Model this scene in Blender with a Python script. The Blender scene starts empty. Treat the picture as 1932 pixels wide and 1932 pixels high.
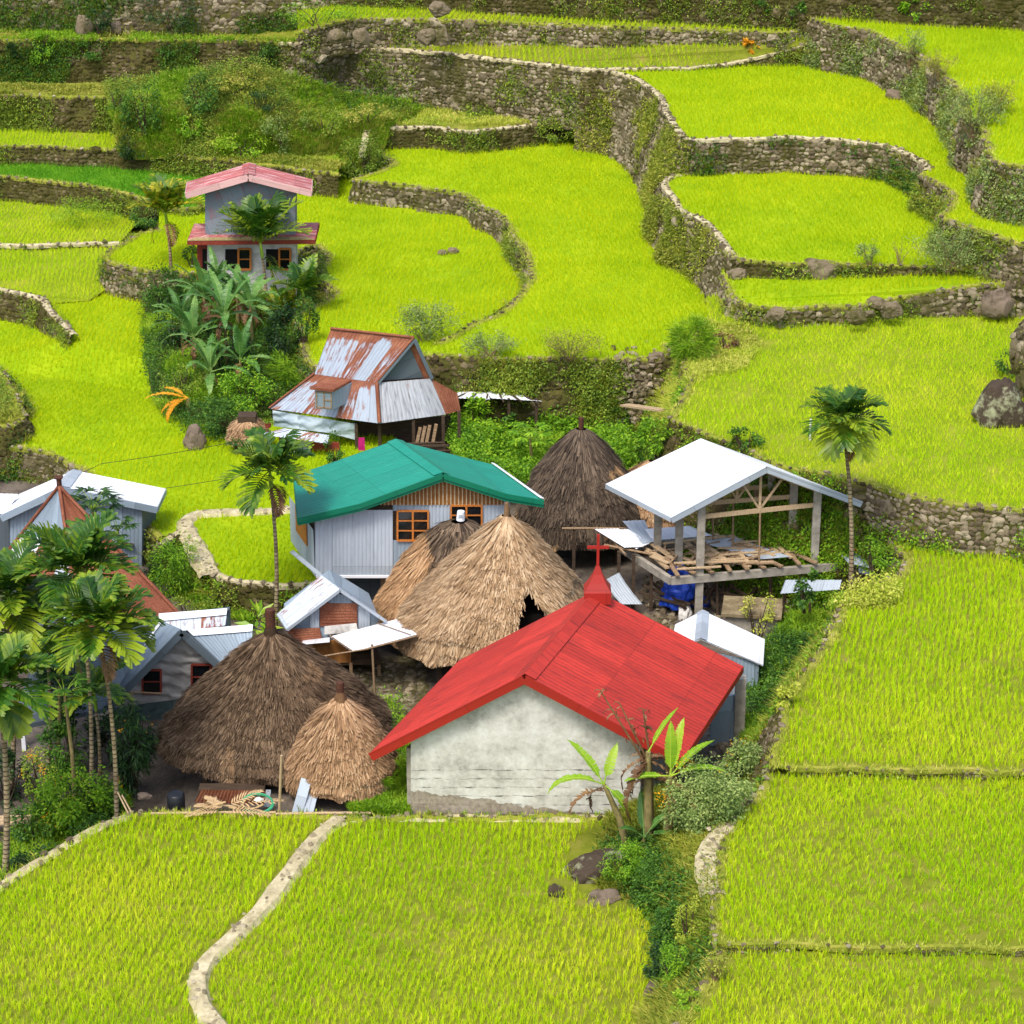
import bpy, bmesh, math, random
import numpy as np
from mathutils import Vector, Matrix
from mathutils.bvhtree import BVHTree
from mathutils.geometry import tessellate_polygon
R = math.radians
sc = bpy.context.scene
rng = np.random.default_rng(11)
random.seed(5)
# ------------------------------------------------------------------ camera, sky, sun, exposure
CH, PITCH, FP, CC = 42.0, R(23.0), 4830.0, 966.0      # eye height, tilt, focal length and centre on a 1932 px wide picture
cam = bpy.data.objects.new('camera', bpy.data.cameras.new('camera'))
sc.collection.objects.link(cam)
cam.location = (0, 0, CH); cam.rotation_euler = (R(90) - PITCH, 0, 0)
cam.data.sensor_width = 36; cam.data.lens = 36 * FP / (2 * CC); cam.data.clip_end = 3000; cam.data.clip_start = 1
sc.camera = cam
world = bpy.data.worlds.new('World'); sc.world = world; world.use_nodes = True
wn = world.node_tree; bg = wn.nodes['Background']
sky = wn.nodes.new('ShaderNodeTexSky'); sky.sky_type = 'NISHITA'; sky.sun_disc = False
SUN_EL, SUN_AZ = R(58), R(205)
sky.sun_elevation = SUN_EL; sky.sun_rotation = SUN_AZ; sky.air_density = 1.0; sky.dust_density = 3.5; sky.ozone_density = 1.0
wn.links.new(sky.outputs[0], bg.inputs[0]); bg.inputs[1].default_value = 0.13
sun = bpy.data.objects.new('sun', bpy.data.lights.new('sun', 'SUN')); sc.collection.objects.link(sun)
sun.data.energy = 1.5; sun.data.angle = R(14); sun.data.color = (1, .95, .87)
sd = Vector((math.sin(SUN_AZ) * math.cos(SUN_EL), math.cos(SUN_AZ) * math.cos(SUN_EL), math.sin(SUN_EL)))
sun.rotation_euler = sd.to_track_quat('Z', 'Y').to_euler(); sun.location = (0, 60, 80)
sc.view_settings.view_transform = 'Standard'; sc.view_settings.look = 'None'
sc.view_settings.gamma = 1; sc.view_settings.exposure = 1.08
# ------------------------------------------------------------------ turning a direction seen from the hillside into a place on the land
SP, CP = math.sin(PITCH), math.cos(PITCH)
def pt(u, v, z):
    k = (v - CC) / FP
    d = (CH - z) / (SP + k * CP)
    return Vector(((u - CC) / FP * d, (d - (CH - z) * SP) / CP, z))
def py(u, v, y):
    k = (v - CC) / FP
    # y*SP... : image row gives ratio of drop h to y
    h = y * (SP + k * CP) / (CP - k * SP)
    d = y * CP + h * SP
    return Vector(((u - CC) / FP * d, y, CH - h))
def dep(p): return p[1] * CP + (CH - p[2]) * SP
# ------------------------------------------------------------------ noise
def _h(ix, iy, iz, s):
    n = (ix * 374761393 + iy * 668265263 + iz * 2147483647 + s * 974711) & 0xffffffff
    n = ((n ^ (n >> 13)) * 1274126177) & 0xffffffff
    return ((n ^ (n >> 16)) & 0xffff) / 65535.0
def vnoise(P, f=1.0, s=0):
    P = np.asarray(P, float) * f
    i = np.floor(P).astype(np.int64); t = P - i; t = t * t * (3 - 2 * t)
    r = 0
    for a in (0, 1):
        for b in (0, 1):
            for c in (0, 1):
                w = (t[:, 0] if a else 1 - t[:, 0]) * (t[:, 1] if b else 1 - t[:, 1]) * (t[:, 2] if c else 1 - t[:, 2])
                r = r + w * _h(i[:, 0] + a, i[:, 1] + b, i[:, 2] + c, s)
    return r
# ------------------------------------------------------------------ mesh making
def link(o, parent=None):
    sc.collection.objects.link(o)
    if parent is not None: o.parent = parent
    return o
def rootloc(o):
    v = Vector((0, 0, 0))
    while o is not None: v = v + o.location; o = o.parent
    return v
def mk(name, V, F, mat, parent=None, rnd=None, midx=None, uv=None, smooth=False, loc=None):
    """F: list of integer arrays (n,3) or (n,4); V in world coordinates"""
    V = np.asarray(V, float)
    off = rootloc(parent) if parent is not None else Vector((0, 0, 0))
    if loc is not None: off = off + Vector(loc)
    me = bpy.data.meshes.new(name)
    me.vertices.add(len(V)); me.vertices.foreach_set('co', (V - np.array(off)).astype(np.float32).ravel())
    if isinstance(F, np.ndarray): F = [F]
    F = [np.asarray(f, np.int32) for f in F if len(f)]
    loops = np.concatenate([f.ravel() for f in F]); tot = np.concatenate([np.full(len(f), f.shape[1], np.int32) for f in F])
    st = np.concatenate([[0], np.cumsum(tot)[:-1]]).astype(np.int32)
    me.loops.add(len(loops)); me.loops.foreach_set('vertex_index', loops)
    me.polygons.add(len(tot)); me.polygons.foreach_set('loop_start', st); me.polygons.foreach_set('loop_total', tot)
    if uv is not None:
        l = me.uv_layers.new(name='UVMap'); l.data.foreach_set('uv', np.asarray(uv, np.float32).ravel())
    if rnd is not None:
        a = me.attributes.new('rnd', 'FLOAT', 'FACE'); a.data.foreach_set('value', np.asarray(rnd, np.float32))
    for m in (mat if isinstance(mat, (list, tuple)) else [mat]): me.materials.append(m)
    if midx is not None: me.polygons.foreach_set('material_index', np.asarray(midx, np.int32))
    me.polygons.foreach_set('use_smooth', np.full(len(tot), smooth, bool))
    me.update(calc_edges=True); me.validate()
    o = bpy.data.objects.new(name, me)
    if loc is not None: o.location = loc
    return link(o, parent)
class MB:
    """collects shapes; build() makes one mesh object.  every face keeps a uv in metres"""
    def __init__(s): s.v = []; s.f = []; s.uv = []; s.mi = []; s.sm = []
    def add(s, vs, fs, uvs=None, mi=0, sm=False):
        b = len(s.v); s.v += [tuple(p) for p in vs]
        for k, f in enumerate(fs):
            s.f.append([b + i for i in f]); s.mi.append(mi); s.sm.append(sm)
            if uvs: s.uv.append(uvs[k])
            else:
                p = [Vector(vs[i]) for i in f]; n = (p[1] - p[0]).cross(p[2] - p[0])
                e = (p[1] - p[0]); e = e.normalized() if e.length > 1e-9 else Vector((1, 0, 0))
                g = n.cross(e); g = g.normalized() if g.length > 1e-9 else Vector((0, 0, 1))
                s.uv.append([((q).dot(e), (q).dot(g)) for q in p])
        return s
    def quad(s, a, b, c, d, mi=0): return s.add([a, b, c, d], [(0, 1, 2, 3)], mi=mi)
    def slab(s, a, b, c, d, th=.04, mi=0):
        """plate through four corners, thickness th towards the back of its normal"""
        a, b, c, d = map(Vector, (a, b, c, d)); n = ((b - a).cross(d - a)).normalized() * th
        vs = [a, b, c, d, a - n, b - n, c - n, d - n]
        return s.add(vs, [(0, 1, 2, 3), (7, 6, 5, 4), (0, 4, 5, 1), (1, 5, 6, 2), (2, 6, 7, 3), (3, 7, 4, 0)], mi=mi)
    def prism(s, poly, ext, mi=0):
        """flat polygon (list of points) swept along ext"""
        p = [Vector(q) for q in poly]; e = Vector(ext); n = len(p)
        fs = [tuple(range(n))[::-1], tuple(range(n, 2 * n))] + [(i, (i + 1) % n, n + (i + 1) % n, n + i) for i in range(n)]
        return s.add(p + [q + e for q in p], fs, mi=mi)
    def bar(s, p, q, w, h, up=(0, 0, 1), mi=0):
        p, q = Vector(p), Vector(q); t = (q - p).normalized(); u = Vector(up)
        if abs(t.dot(u)) > .95: u = Vector((0, 1, 0))
        a = t.cross(u).normalized() * w / 2; b = a.cross(t).normalized() * h / 2
        vs = [p + a + b, p - a + b, p - a - b, p + a - b, q + a + b, q - a + b, q - a - b, q + a - b]
        return s.add(vs, [(3, 2, 1, 0), (4, 5, 6, 7), (0, 1, 5, 4), (1, 2, 6, 5), (2, 3, 7, 6), (3, 0, 4, 7)], mi=mi)
    def box(s, c, sx, sy, sz, rz=0, mi=0):
        c = Vector(c); M = Matrix.Rotation(rz, 3, 'Z')
        vs = [c + M @ Vector((x * sx / 2, y * sy / 2, z * sz / 2)) for z in (-1, 1) for y in (-1, 1) for x in (-1, 1)]
        return s.add(vs, [(0, 2, 3, 1), (4, 5, 7, 6), (0, 1, 5, 4), (1, 3, 7, 5), (3, 2, 6, 7), (2, 0, 4, 6)], mi=mi)
    def tube(s, pts, rad, n=8, mi=0, cap=True, sm=True):
        pts = [Vector(p) for p in pts]; m = len(pts)
        if not hasattr(rad, '__len__'): rad = [rad] * m
        vs = []; ref = None
        for i, p in enumerate(pts):
            t = (pts[min(i + 1, m - 1)] - pts[max(i - 1, 0)]).normalized()
            if ref is None: ref = Vector((1, 0, 0)) if abs(t.x) < .8 else Vector((0, 1, 0))
            a = (ref - t * ref.dot(t)).normalized(); b = t.cross(a); ref = a
            for k in range(n):
                w = 2 * math.pi * k / n; vs.append(p + (a * math.cos(w) + b * math.sin(w)) * rad[i])
        fs = [(i * n + k, i * n + (k + 1) % n, (i + 1) * n + (k + 1) % n, (i + 1) * n + k) for i in range(m - 1) for k in range(n)]
        s.add(vs, fs, sm=sm, mi=mi)
        if cap: s.add(vs[:n], [tuple(range(n))[::-1]], mi=mi); s.add(vs[-n:], [tuple(range(n))], mi=mi)
        return s
    def corr(s, a, b, c, d, pitch=.16, amp=.018, mi=0, rows=3, sag=0.0, th=.0):
        """corrugated sheet: a-b along the ridge side, d-c along the eave side; ribs run from a to d"""
        a, b, c, d = map(Vector, (a, b, c, d)); W = max((b - a).length, (c - d).length); H = ((d - a).length + (c - b).length) / 2
        nw = max(1, round(W / pitch)); n = nw * 4
        nor = ((b - a).cross(d - a));
        if nor.length < 1e-6: nor = (c - d).cross(a - d) * -1
        nor.normalize()
        vs = []; uvs = []; prof = (0, .9, 0, -.35)
        for j in range(rows + 1):
            t = j / rows; p0 = a.lerp(d, t); p1 = b.lerp(c, t)
            for i in range(n + 1):
                q = p0.lerp(p1, i / n) + nor * (amp * prof[i % 4] - sag * 4 * t * (1 - t)); vs.append(q)
        fs = []; fu = []
        for j in range(rows):
            for i in range(n):
                fs.append((j * (n + 1) + i, j * (n + 1) + i + 1, (j + 1) * (n + 1) + i + 1, (j + 1) * (n + 1) + i))
                u0, u1, v0, v1 = i / n * W, (i + 1) / n * W, -j / rows * H, -(j + 1) / rows * H
                fu.append([(u0, v0), (u1, v0), (u1, v1), (u0, v1)])
        return s.add(vs, fs, fu, mi=mi)
    def build(s, name, mat, parent=None, bevel=0):
        off = rootloc(parent) if parent is not None else Vector((0, 0, 0))
        me = bpy.data.meshes.new(name); me.from_pydata([tuple(Vector(p) - off) for p in s.v], [], s.f)
        l = me.uv_layers.new(name='UVMap'); l.data.foreach_set('uv', np.array([c for f in s.uv for c in f], np.float32).ravel())
        for m in (mat if isinstance(mat, (list, tuple)) else [mat]): me.materials.append(m)
        me.polygons.foreach_set('material_index', s.mi); me.polygons.foreach_set('use_smooth', s.sm)
        me.update(); o = bpy.data.objects.new(name, me); link(o, parent)
        if bevel:
            m = o.modifiers.new('bevel', 'BEVEL'); m.width = bevel; m.segments = 2; m.limit_method = 'ANGLE'
        return o
def tag(o, label=None, cat=None, group=None, kind=None):
    if label: o['label'] = label
    if cat: o['category'] = cat
    if group: o['group'] = group
    if kind: o['kind'] = kind
    return o
def thing(name, label, cat, loc, group=None):
    o = bpy.data.objects.new(name, None); o.empty_display_size = .3; o.location = loc; link(o)
    bpy.context.view_layer.update() if False else None
    return tag(o, label, cat, group)
# ------------------------------------------------------------------ materials
def srgb(r, g, b): return tuple(((c / 255 + .055) / 1.055) ** 2.4 if c > 10 else c / 255 / 12.92 for c in (r, g, b)) + (1,)
class NT:
    def __init__(s, name):
        s.m = bpy.data.materials.new(name); s.m.use_nodes = True; s.t = s.m.node_tree; s.t.nodes.clear()
        s.out = s.t.nodes.new('ShaderNodeOutputMaterial')
    def n(s, typ, **kw):
        x = s.t.nodes.new('ShaderNode' + typ)
        for k, v in kw.items():
            if k.startswith('i_'):
                key = k[2:]; key = int(key) if key.isdigit() else key.replace('_', ' ')
                if hasattr(v, 'bl_idname') or isinstance(v, bpy.types.NodeSocket): s.t.links.new(v, x.inputs[key])
                else: x.inputs[key].default_value = v
            else: setattr(x, k, v)
        return x
    def noise(s, vec, scale, detail=3, rough=.55): return s.n('TexNoise', i_Vector=vec, i_Scale=scale, i_Detail=detail, i_Roughness=rough).outputs['Fac']
    def ramp(s, fac, stops, interp='LINEAR'):
        r = s.n('ValToRGB', i_0=fac); e = r.color_ramp.elements; r.color_ramp.interpolation = interp
        while len(e) < len(stops): e.new(.5)
        for q, (p, c) in zip(e, stops):
            q.position = p; q.color = c if hasattr(c, '__len__') else (c, c, c, 1)
        return r.outputs[0]
    def mix(s, f, a, b, typ='MIX'):
        x = s.n('Mix', data_type='RGBA', blend_type=typ)
        for k, v in ((0, f), (6, a), (7, b)):
            if isinstance(v, bpy.types.NodeSocket): s.t.links.new(v, x.inputs[k])
            else: x.inputs[k].default_value = v
        return x.outputs[2]
    def math(s, op, a, b=0.0, clamp=False):
        x = s.n('Math', operation=op, use_clamp=clamp)
        for k, v in ((0, a), (1, b)):
            if isinstance(v, bpy.types.NodeSocket): s.t.links.new(v, x.inputs[k])
            else: x.inputs[k].default_value = v
        return x.outputs[0]
    def pos(s): return s.n('NewGeometry').outputs['Position']
    def uv(s, sx=1, sy=1): return s.n('Mapping', i_Vector=s.n('UVMap').outputs[0], i_Scale=(sx, sy, 1)).outputs[0]
    def bump(s, h, strength=.5, dist=.02): return s.n('Bump', i_Height=h, i_Strength=strength, i_Distance=dist).outputs[0]
    def pbsdf(s, col, rough=.8, metal=0.0, bump=None, spec=.3):
        b = s.n('BsdfPrincipled')
        for k, v in (('Base Color', col), ('Roughness', rough), ('Metallic', metal), ('Specular IOR Level', spec)):
            if isinstance(v, bpy.types.NodeSocket): s.t.links.new(v, b.inputs[k])
            else: b.inputs[k].default_value = v
        if bump is not None: s.t.links.new(bump, b.inputs['Normal'])
        s.t.links.new(b.outputs[0], s.out.inputs[0]); return s.m
def leafmat(name, cols, trans=.35, patch=.6, rough=.55, spec=.25):
    """cols: three srgb colours; varies leaf by leaf ('rnd') and patch by patch over the land"""
    t = NT(name)
    a = t.n('Attribute', attribute_name='rnd').outputs['Fac']
    n = t.noise(t.pos(), patch, 3)
    f = t.math('ADD', t.math('MULTIPLY', a, .6), t.math('MULTIPLY', t.math('SUBTRACT', n, .3), .9), True)
    c = t.ramp(f, [(.12, srgb(*cols[0])), (.5, srgb(*cols[1])), (.88, srgb(*cols[2]))])
    b = t.n('BsdfPrincipled', i_Roughness=rough); t.t.links.new(c, b.inputs['Base Color']); b.inputs['Specular IOR Level'].default_value = spec
    tr = t.n('BsdfTranslucent'); t.t.links.new(c, tr.inputs[0])
    x = t.n('MixShader', i_0=trans); t.t.links.new(b.outputs[0], x.inputs[1]); t.t.links.new(tr.outputs[0], x.inputs[2])
    t.t.links.new(x.outputs[0], t.out.inputs[0]); return t.m
M = {}
M['rice'] = leafmat('rice', [(156, 204, 8), (202, 226, 16), (240, 238, 66)], .48, .12)
M['rice_dense'] = leafmat('rice_dense', [(156, 190, 5), (192, 210, 7), (224, 222, 26)], .45, .08)
M['rice_dark'] = leafmat('rice_dark', [(84, 140, 30), (104, 165, 28), (138, 184, 34)], .4, .2)
M['leaf_mid'] = leafmat('leaf_mid', [(34, 66, 24), (66, 108, 32), (112, 150, 44)], .3, .5)
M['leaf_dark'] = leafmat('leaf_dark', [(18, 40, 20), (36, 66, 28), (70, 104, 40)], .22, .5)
M['leaf_bright'] = leafmat('leaf_bright', [(72, 118, 26), (116, 164, 32), (166, 200, 50)], .4, .5)
M['leaf_weed'] = leafmat('leaf_weed', [(70, 98, 28), (116, 144, 42), (168, 180, 66)], .3, .5)
M['leaf_grey'] = leafmat('leaf_grey', [(86, 112, 56), (128, 152, 78), (176, 188, 112)], .3, .8)
M['grass_dry'] = leafmat('grass_dry', [(118, 128, 44), (164, 164, 66), (206, 192, 104)], .35, .4)
M['grass_green'] = leafmat('grass_green', [(88, 130, 26), (134, 176, 34), (180, 200, 62)], .38, .4)
M['grass_yellow'] = leafmat('grass_yellow', [(158, 178, 50), (192, 200, 76), (222, 214, 118)], .4, .4)
M['grass_olive'] = leafmat('grass_olive', [(92, 112, 30), (142, 154, 48), (190, 180, 84)], .3, .35)
M['banana_leaf'] = leafmat('banana_leaf', [(48, 90, 38), (84, 132, 58), (146, 178, 96)], .35, .7, .4, .4)
M['banana_bright'] = leafmat('banana_bright', [(110, 160, 40), (150, 192, 44), (196, 216, 80)], .5, .7, .4, .4)
M['dead_leaf'] = leafmat('dead_leaf', [(74, 52, 34), (118, 88, 60), (164, 128, 88)], .2, 1.5)
M['orange_leaf'] = leafmat('orange_leaf', [(170, 110, 20), (214, 146, 20), (226, 176, 60)], .3, 1.5)
M['palm_leaf'] = leafmat('palm_leaf', [(24, 54, 14), (52, 94, 20), (138, 158, 34)], .25, .9, .4, .4)
M['palm_yellow'] = leafmat('palm_yellow', [(34, 70, 16), (76, 116, 22), (190, 178, 38)], .28, .9, .4, .4)
M['flower'] = leafmat('flower', [(210, 140, 10), (232, 170, 16), (240, 196, 50)], .3, 1)
M['red_flower'] = leafmat('red_flower', [(170, 30, 20), (200, 50, 30), (210, 80, 50)], .3, 1)
def mat_soil(name, c0, c1, c2, sc1=1.2, bump=.5):
    t = NT(name); p = t.pos(); n = t.noise(p, sc1, 6, .65); n2 = t.noise(p, 9, 4, .7)
    c = t.ramp(t.math('ADD', t.math('MULTIPLY', n, .7), t.math('MULTIPLY', n2, .3)), [(.35, srgb(*c0)), (.5, srgb(*c1)), (.66, srgb(*c2))])
    return t.pbsdf(c, .95, 0, t.bump(n2, bump, .06), .1)
M['mud'] = mat_soil('mud', (88, 100, 24), (110, 118, 34), (128, 120, 58))
M['mud_far'] = mat_soil('mud_far', (112, 142, 10), (130, 156, 12), (148, 166, 20), .4, .2)
M['mud_mid'] = mat_soil('mud_mid', (98, 118, 22), (118, 134, 28), (138, 140, 50), .6, .3)
M['mud_dark'] = mat_soil('mud_dark', (60, 110, 16), (80, 126, 22), (96, 136, 30), .8, .3)
M['turf'] = mat_soil('turf', (84, 96, 30), (122, 128, 44), (156, 146, 78))
M['soil'] = mat_soil('soil', (58, 46, 30), (84, 68, 46), (108, 90, 66))
M['village_soil'] = mat_soil('village_soil', (62, 56, 50), (90, 82, 74), (120, 110, 98), .8)
M['bank_soil'] = mat_soil('bank_soil', (52, 54, 24), (74, 74, 34), (98, 90, 50), .9)
M['path'] = mat_soil('path', (138, 128, 96), (174, 163, 130), (202, 192, 160), 2.5)
M['clay'] = mat_soil('clay', (150, 120, 84), (184, 156, 112), (206, 184, 140), 1.5)
def mat_stone(name, cols, moss=(66, 72, 30), mossamt=.5, mossc2=None):
    t = NT(name); p = t.pos(); a = t.n('Attribute', attribute_name='rnd').outputs['Fac']
    n = t.noise(p, 9, 8, .78)
    c = t.ramp(t.math('ADD', t.math('MULTIPLY', a, .55), t.math('MULTIPLY', n, .45)), [(.15, srgb(*cols[0])), (.5, srgb(*cols[1])), (.85, srgb(*cols[2]))])
    m = t.noise(p, .55, 4, .65); m2 = t.noise(p, 4.5, 3, .6)
    k = t.ramp(t.math('ADD', t.math('MULTIPLY', m, .65), t.math('MULTIPLY', m2, .35)), [(.56 - mossamt * .16, 0.0), (.66 - mossamt * .16, .85)])
    c = t.mix(k, c, srgb(*moss))
    return t.pbsdf(c, .95, 0, t.bump(n, .9, .08), .1)
M['stone'] = mat_stone('stone', [(66, 58, 44), (112, 102, 80), (168, 156, 132)], (72, 70, 34), .48)
M['stone_mossy'] = mat_stone('stone_mossy', [(54, 46, 30), (88, 78, 54), (136, 124, 96)], (64, 62, 26), .85)
M['stone_pale'] = mat_stone('stone_pale', [(72, 62, 48), (120, 108, 88), (174, 162, 138)], (74, 72, 36), .42)
M['path_stone'] = mat_stone('path_stone', [(110, 100, 78), (150, 138, 112), (188, 177, 150)], (120, 120, 70), .1)
M['boulder'] = mat_stone('boulder', [(84, 74, 64), (120, 106, 92), (150, 138, 122)], (60, 54, 40), .4)
M['lichen'] = mat_stone('lichen', [(48, 42, 34), (72, 62, 52), (100, 88, 74)], (160, 164, 130), .42)
# ------------------------------------------------------------------ scatter shapes (numpy)
ICO_V = None
def _ico():
    bm = bmesh.new(); bmesh.ops.create_icosphere(bm, subdivisions=1, radius=1)
    v = np.array([p.co[:] for p in bm.verts]); f = np.array([[q.index for q in x.verts] for x in bm.faces]); bm.free(); return v, f
ICO_V, ICO_F = _ico()
def frames(n, t=None):
    """orthonormal frames from normals n (N,3)"""
    n = n / np.linalg.norm(n, axis=1, keepdims=True)
    ref = np.tile([0, 0, 1.], (len(n), 1)); ref[np.abs(n[:, 2]) > .9] = (1, 0, 0)
    a = np.cross(ref, n); a /= np.linalg.norm(a, axis=1, keepdims=True); b = np.cross(n, a)
    return a, b, n
def stones(P, N, size, flat=.55, jit=.3):
    """lumps at P facing N, size (N,) -> V,F,rnd"""
    k = len(P); nv, nf = len(ICO_V), len(ICO_F)
    a, b, n = frames(N)
    th = rng.uniform(-.5, .5, k)[:, None]; a2 = a * np.cos(th) + b * np.sin(th); b2 = -a * np.sin(th) + b * np.cos(th)
    sx = (size * rng.uniform(.75, 1.35, k))[:, None, None]; sy = (size * rng.uniform(.55, .95, k))[:, None, None]; sz = (size * flat * rng.uniform(.7, 1.2, k))[:, None, None]
    L = ICO_V[None] * (1 + rng.uniform(-jit, jit, (k, nv, 1)))
    V = P[:, None] + a2[:, None] * L[..., 0:1] * sx + b2[:, None] * L[..., 1:2] * sy + n[:, None] * L[..., 2:3] * sz
    F = ICO_F[None] + (np.arange(k) * nv)[:, None, None]
    return V.reshape(-1, 3), F.reshape(-1, 3), np.repeat(rng.random(k), nf)
def leaves(P, size, nrm=None, droop=.3, width=.45, fold=True):
    """leaf quads: P (N,3), size (N,), nrm preferred outward direction (N,3)"""
    k = len(P); size = np.asarray(size)
    d = rng.normal(size=(k, 3)); d[:, 2] = d[:, 2] * .6 - droop
    if nrm is not None: d += nrm * 1.2
    d /= np.linalg.norm(d, axis=1, keepdims=True)
    up = np.tile([0, 0, 1.], (k, 1)) + rng.normal(size=(k, 3)) * .55
    if nrm is not None: up += nrm * .5
    s = np.cross(d, up); s /= np.linalg.norm(s, axis=1, keepdims=True) + 1e-9
    n = np.cross(s, d)
    L = size[:, None]; w = L * width / 2
    tip = P + d * L - np.array([0, 0, 1]) * L * .15
    V = np.stack([P, P + d * L * .45 + s * w - n * w * .25, tip, P + d * L * .45 - s * w - n * w * .25], 1).reshape(-1, 3)
    i = np.arange(k) * 4
    F = np.concatenate([np.stack([i, i + 1, i + 2], 1), np.stack([i, i + 2, i + 3], 1)])
    r = rng.random(k)
    return V, F, np.concatenate([r, r])
def blades(P, h, n=6, spread=.08, lean=.35, w=.012, seg=2, leanv=None):
    """grass blades: n at each P, height h (N,)"""
    k = len(P); P = np.repeat(P, n, 0); h = np.repeat(np.asarray(h), n) * rng.uniform(.6, 1.15, k * n); K = k * n
    an = rng.uniform(0, 2 * np.pi, K); o = np.stack([np.cos(an), np.sin(an), np.zeros(K)], 1)
    ln = rng.uniform(.1, 1, K)[:, None] * lean
    base = P + o * spread * rng.random(K)[:, None]
    D = o * ln
    if leanv is not None: D = D + np.repeat(leanv, n, 0)
    s = np.stack([-np.sin(an + rng.normal(size=K) * .8), np.cos(an), np.zeros(K)], 1) * w * (h / h.mean())[:, None] ** .5
    H = h[:, None]; z = np.array([0, 0, 1.])
    mid = base + z * H * .6 + D * H * .45; tip = base + z * H * (1 - .35 * ln) + D * H * 1.25
    if seg == 2:
        V = np.stack([base - s, base + s, mid + s * .85, mid - s * .85, tip], 1).reshape(-1, 3); i = np.arange(K) * 5
        r = rng.random(K)
        return V, [np.stack([i, i + 1, i + 2, i + 3], 1), np.stack([i + 3, i + 2, i + 4], 1)], np.concatenate([r, r])
    V = np.stack([base - s, base + s, tip], 1).reshape(-1, 3); i = np.arange(K) * 3
    return V, [np.stack([i, i + 1, i + 2], 1)], rng.random(K)
class Arr:
    def __init__(s): s.V = []; s.F3 = []; s.F4 = []; s.r3 = []; s.r4 = []; s.m3 = []; s.m4 = []; s.n = 0
    def add(s, V, F, r=None, mi=0):
        if isinstance(F, np.ndarray): F = [F]
        o = 0
        for f in F:
            if not len(f): continue
            rr = (r[o:o + len(f)] if r is not None else np.full(len(f), .5)); o += len(f)
            (s.F3 if f.shape[1] == 3 else s.F4).append(f + s.n)
            (s.r3 if f.shape[1] == 3 else s.r4).append(rr); (s.m3 if f.shape[1] == 3 else s.m4).append(np.full(len(f), mi))
        s.V.append(V); s.n += len(V)
    def build(s, name, mat, parent=None, smooth=False, loc=None):
        if not s.V: return None
        F = []; r = []; m = []
        for a, b, c in ((s.F3, s.r3, s.m3), (s.F4, s.r4, s.m4)):
            if a: F.append(np.concatenate(a)); r.append(np.concatenate(b)); m.append(np.concatenate(c))
        return mk(name, np.concatenate(s.V), F, mat, parent, np.concatenate(r), np.concatenate(m), smooth=smooth, loc=loc)
# ------------------------------------------------------------------ the land: rice terraces held by dry stone walls
def crom(P, step):
    """smooth a control line and cut it at even steps; also returns the control parameter"""
    P = np.array(P, float); n = len(P); out = []; par = []
    for i in range(n - 1):
        p0, p1, p2, p3 = P[max(i - 1, 0)], P[i], P[i + 1], P[min(i + 2, n - 1)]
        k = max(2, int(np.linalg.norm(p2 - p1) / step))
        for j in range(k):
            t = j / k
            c = .5 * (2 * p1 + (p2 - p0) * t + (2 * p0 - 5 * p1 + 4 * p2 - p3) * t * t + (3 * p1 - p0 - 3 * p2 + p3) * t ** 3)
            out.append(.35 * (p1 + (p2 - p1) * t) + .65 * c); par.append(i + t)
    out.append(P[-1]); par.append(n - 1)
    return np.array(out), np.array(par)
SHEETS = []            # (name, verts, tris, rice kind, front line)
WFACES = []
def line(pts, z, step=.45):
    W = [pt(p[0], p[1], p[2] if len(p) > 2 else z) for p in pts]
    L, par = crom(W, step)
    nz = vnoise(L, .7, 3) - .5
    t = np.gradient(L[:, :2], axis=0); t /= np.linalg.norm(t, axis=1, keepdims=True) + 1e-9
    o = np.stack([t[:, 1], -t[:, 0]], 1)
    L[:, :2] += o * (nz * .35)[:, None]
    return L, par, o
def terrace(name, front, z, back, rice=None, mat='mud', margin=.45, sheet=True):
    L, par, o = line(front, z)
    W = [Vector(p) for p in L] + [pt(p[0], p[1], p[2] if len(p) > 2 else z) for p in back]
    tri = tessellate_polygon([[Vector((p.x, p.y, 0)) for p in W]])
    V = np.array([p[:] for p in W]); F = np.array(tri)
    a = V[F[:, 1]] - V[F[:, 0]]; b = V[F[:, 2]] - V[F[:, 0]]; fl = (a[:, 0] * b[:, 1] - a[:, 1] * b[:, 0]) < 0
    F[fl] = F[fl][:, ::-1]
    if mat == 'mud' and rice in ('far', 'mid', 'dark'): mat = {'far': 'mud_far', 'mid': 'mud_mid', 'dark': 'mud_dark'}[rice]
    ob = mk('paddy_ground', V, F, M[mat]); tag(ob, kind='structure')
    SHEETS.append((name, V, F, rice, L[:, :2], margin))
    return L, par, o
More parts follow.
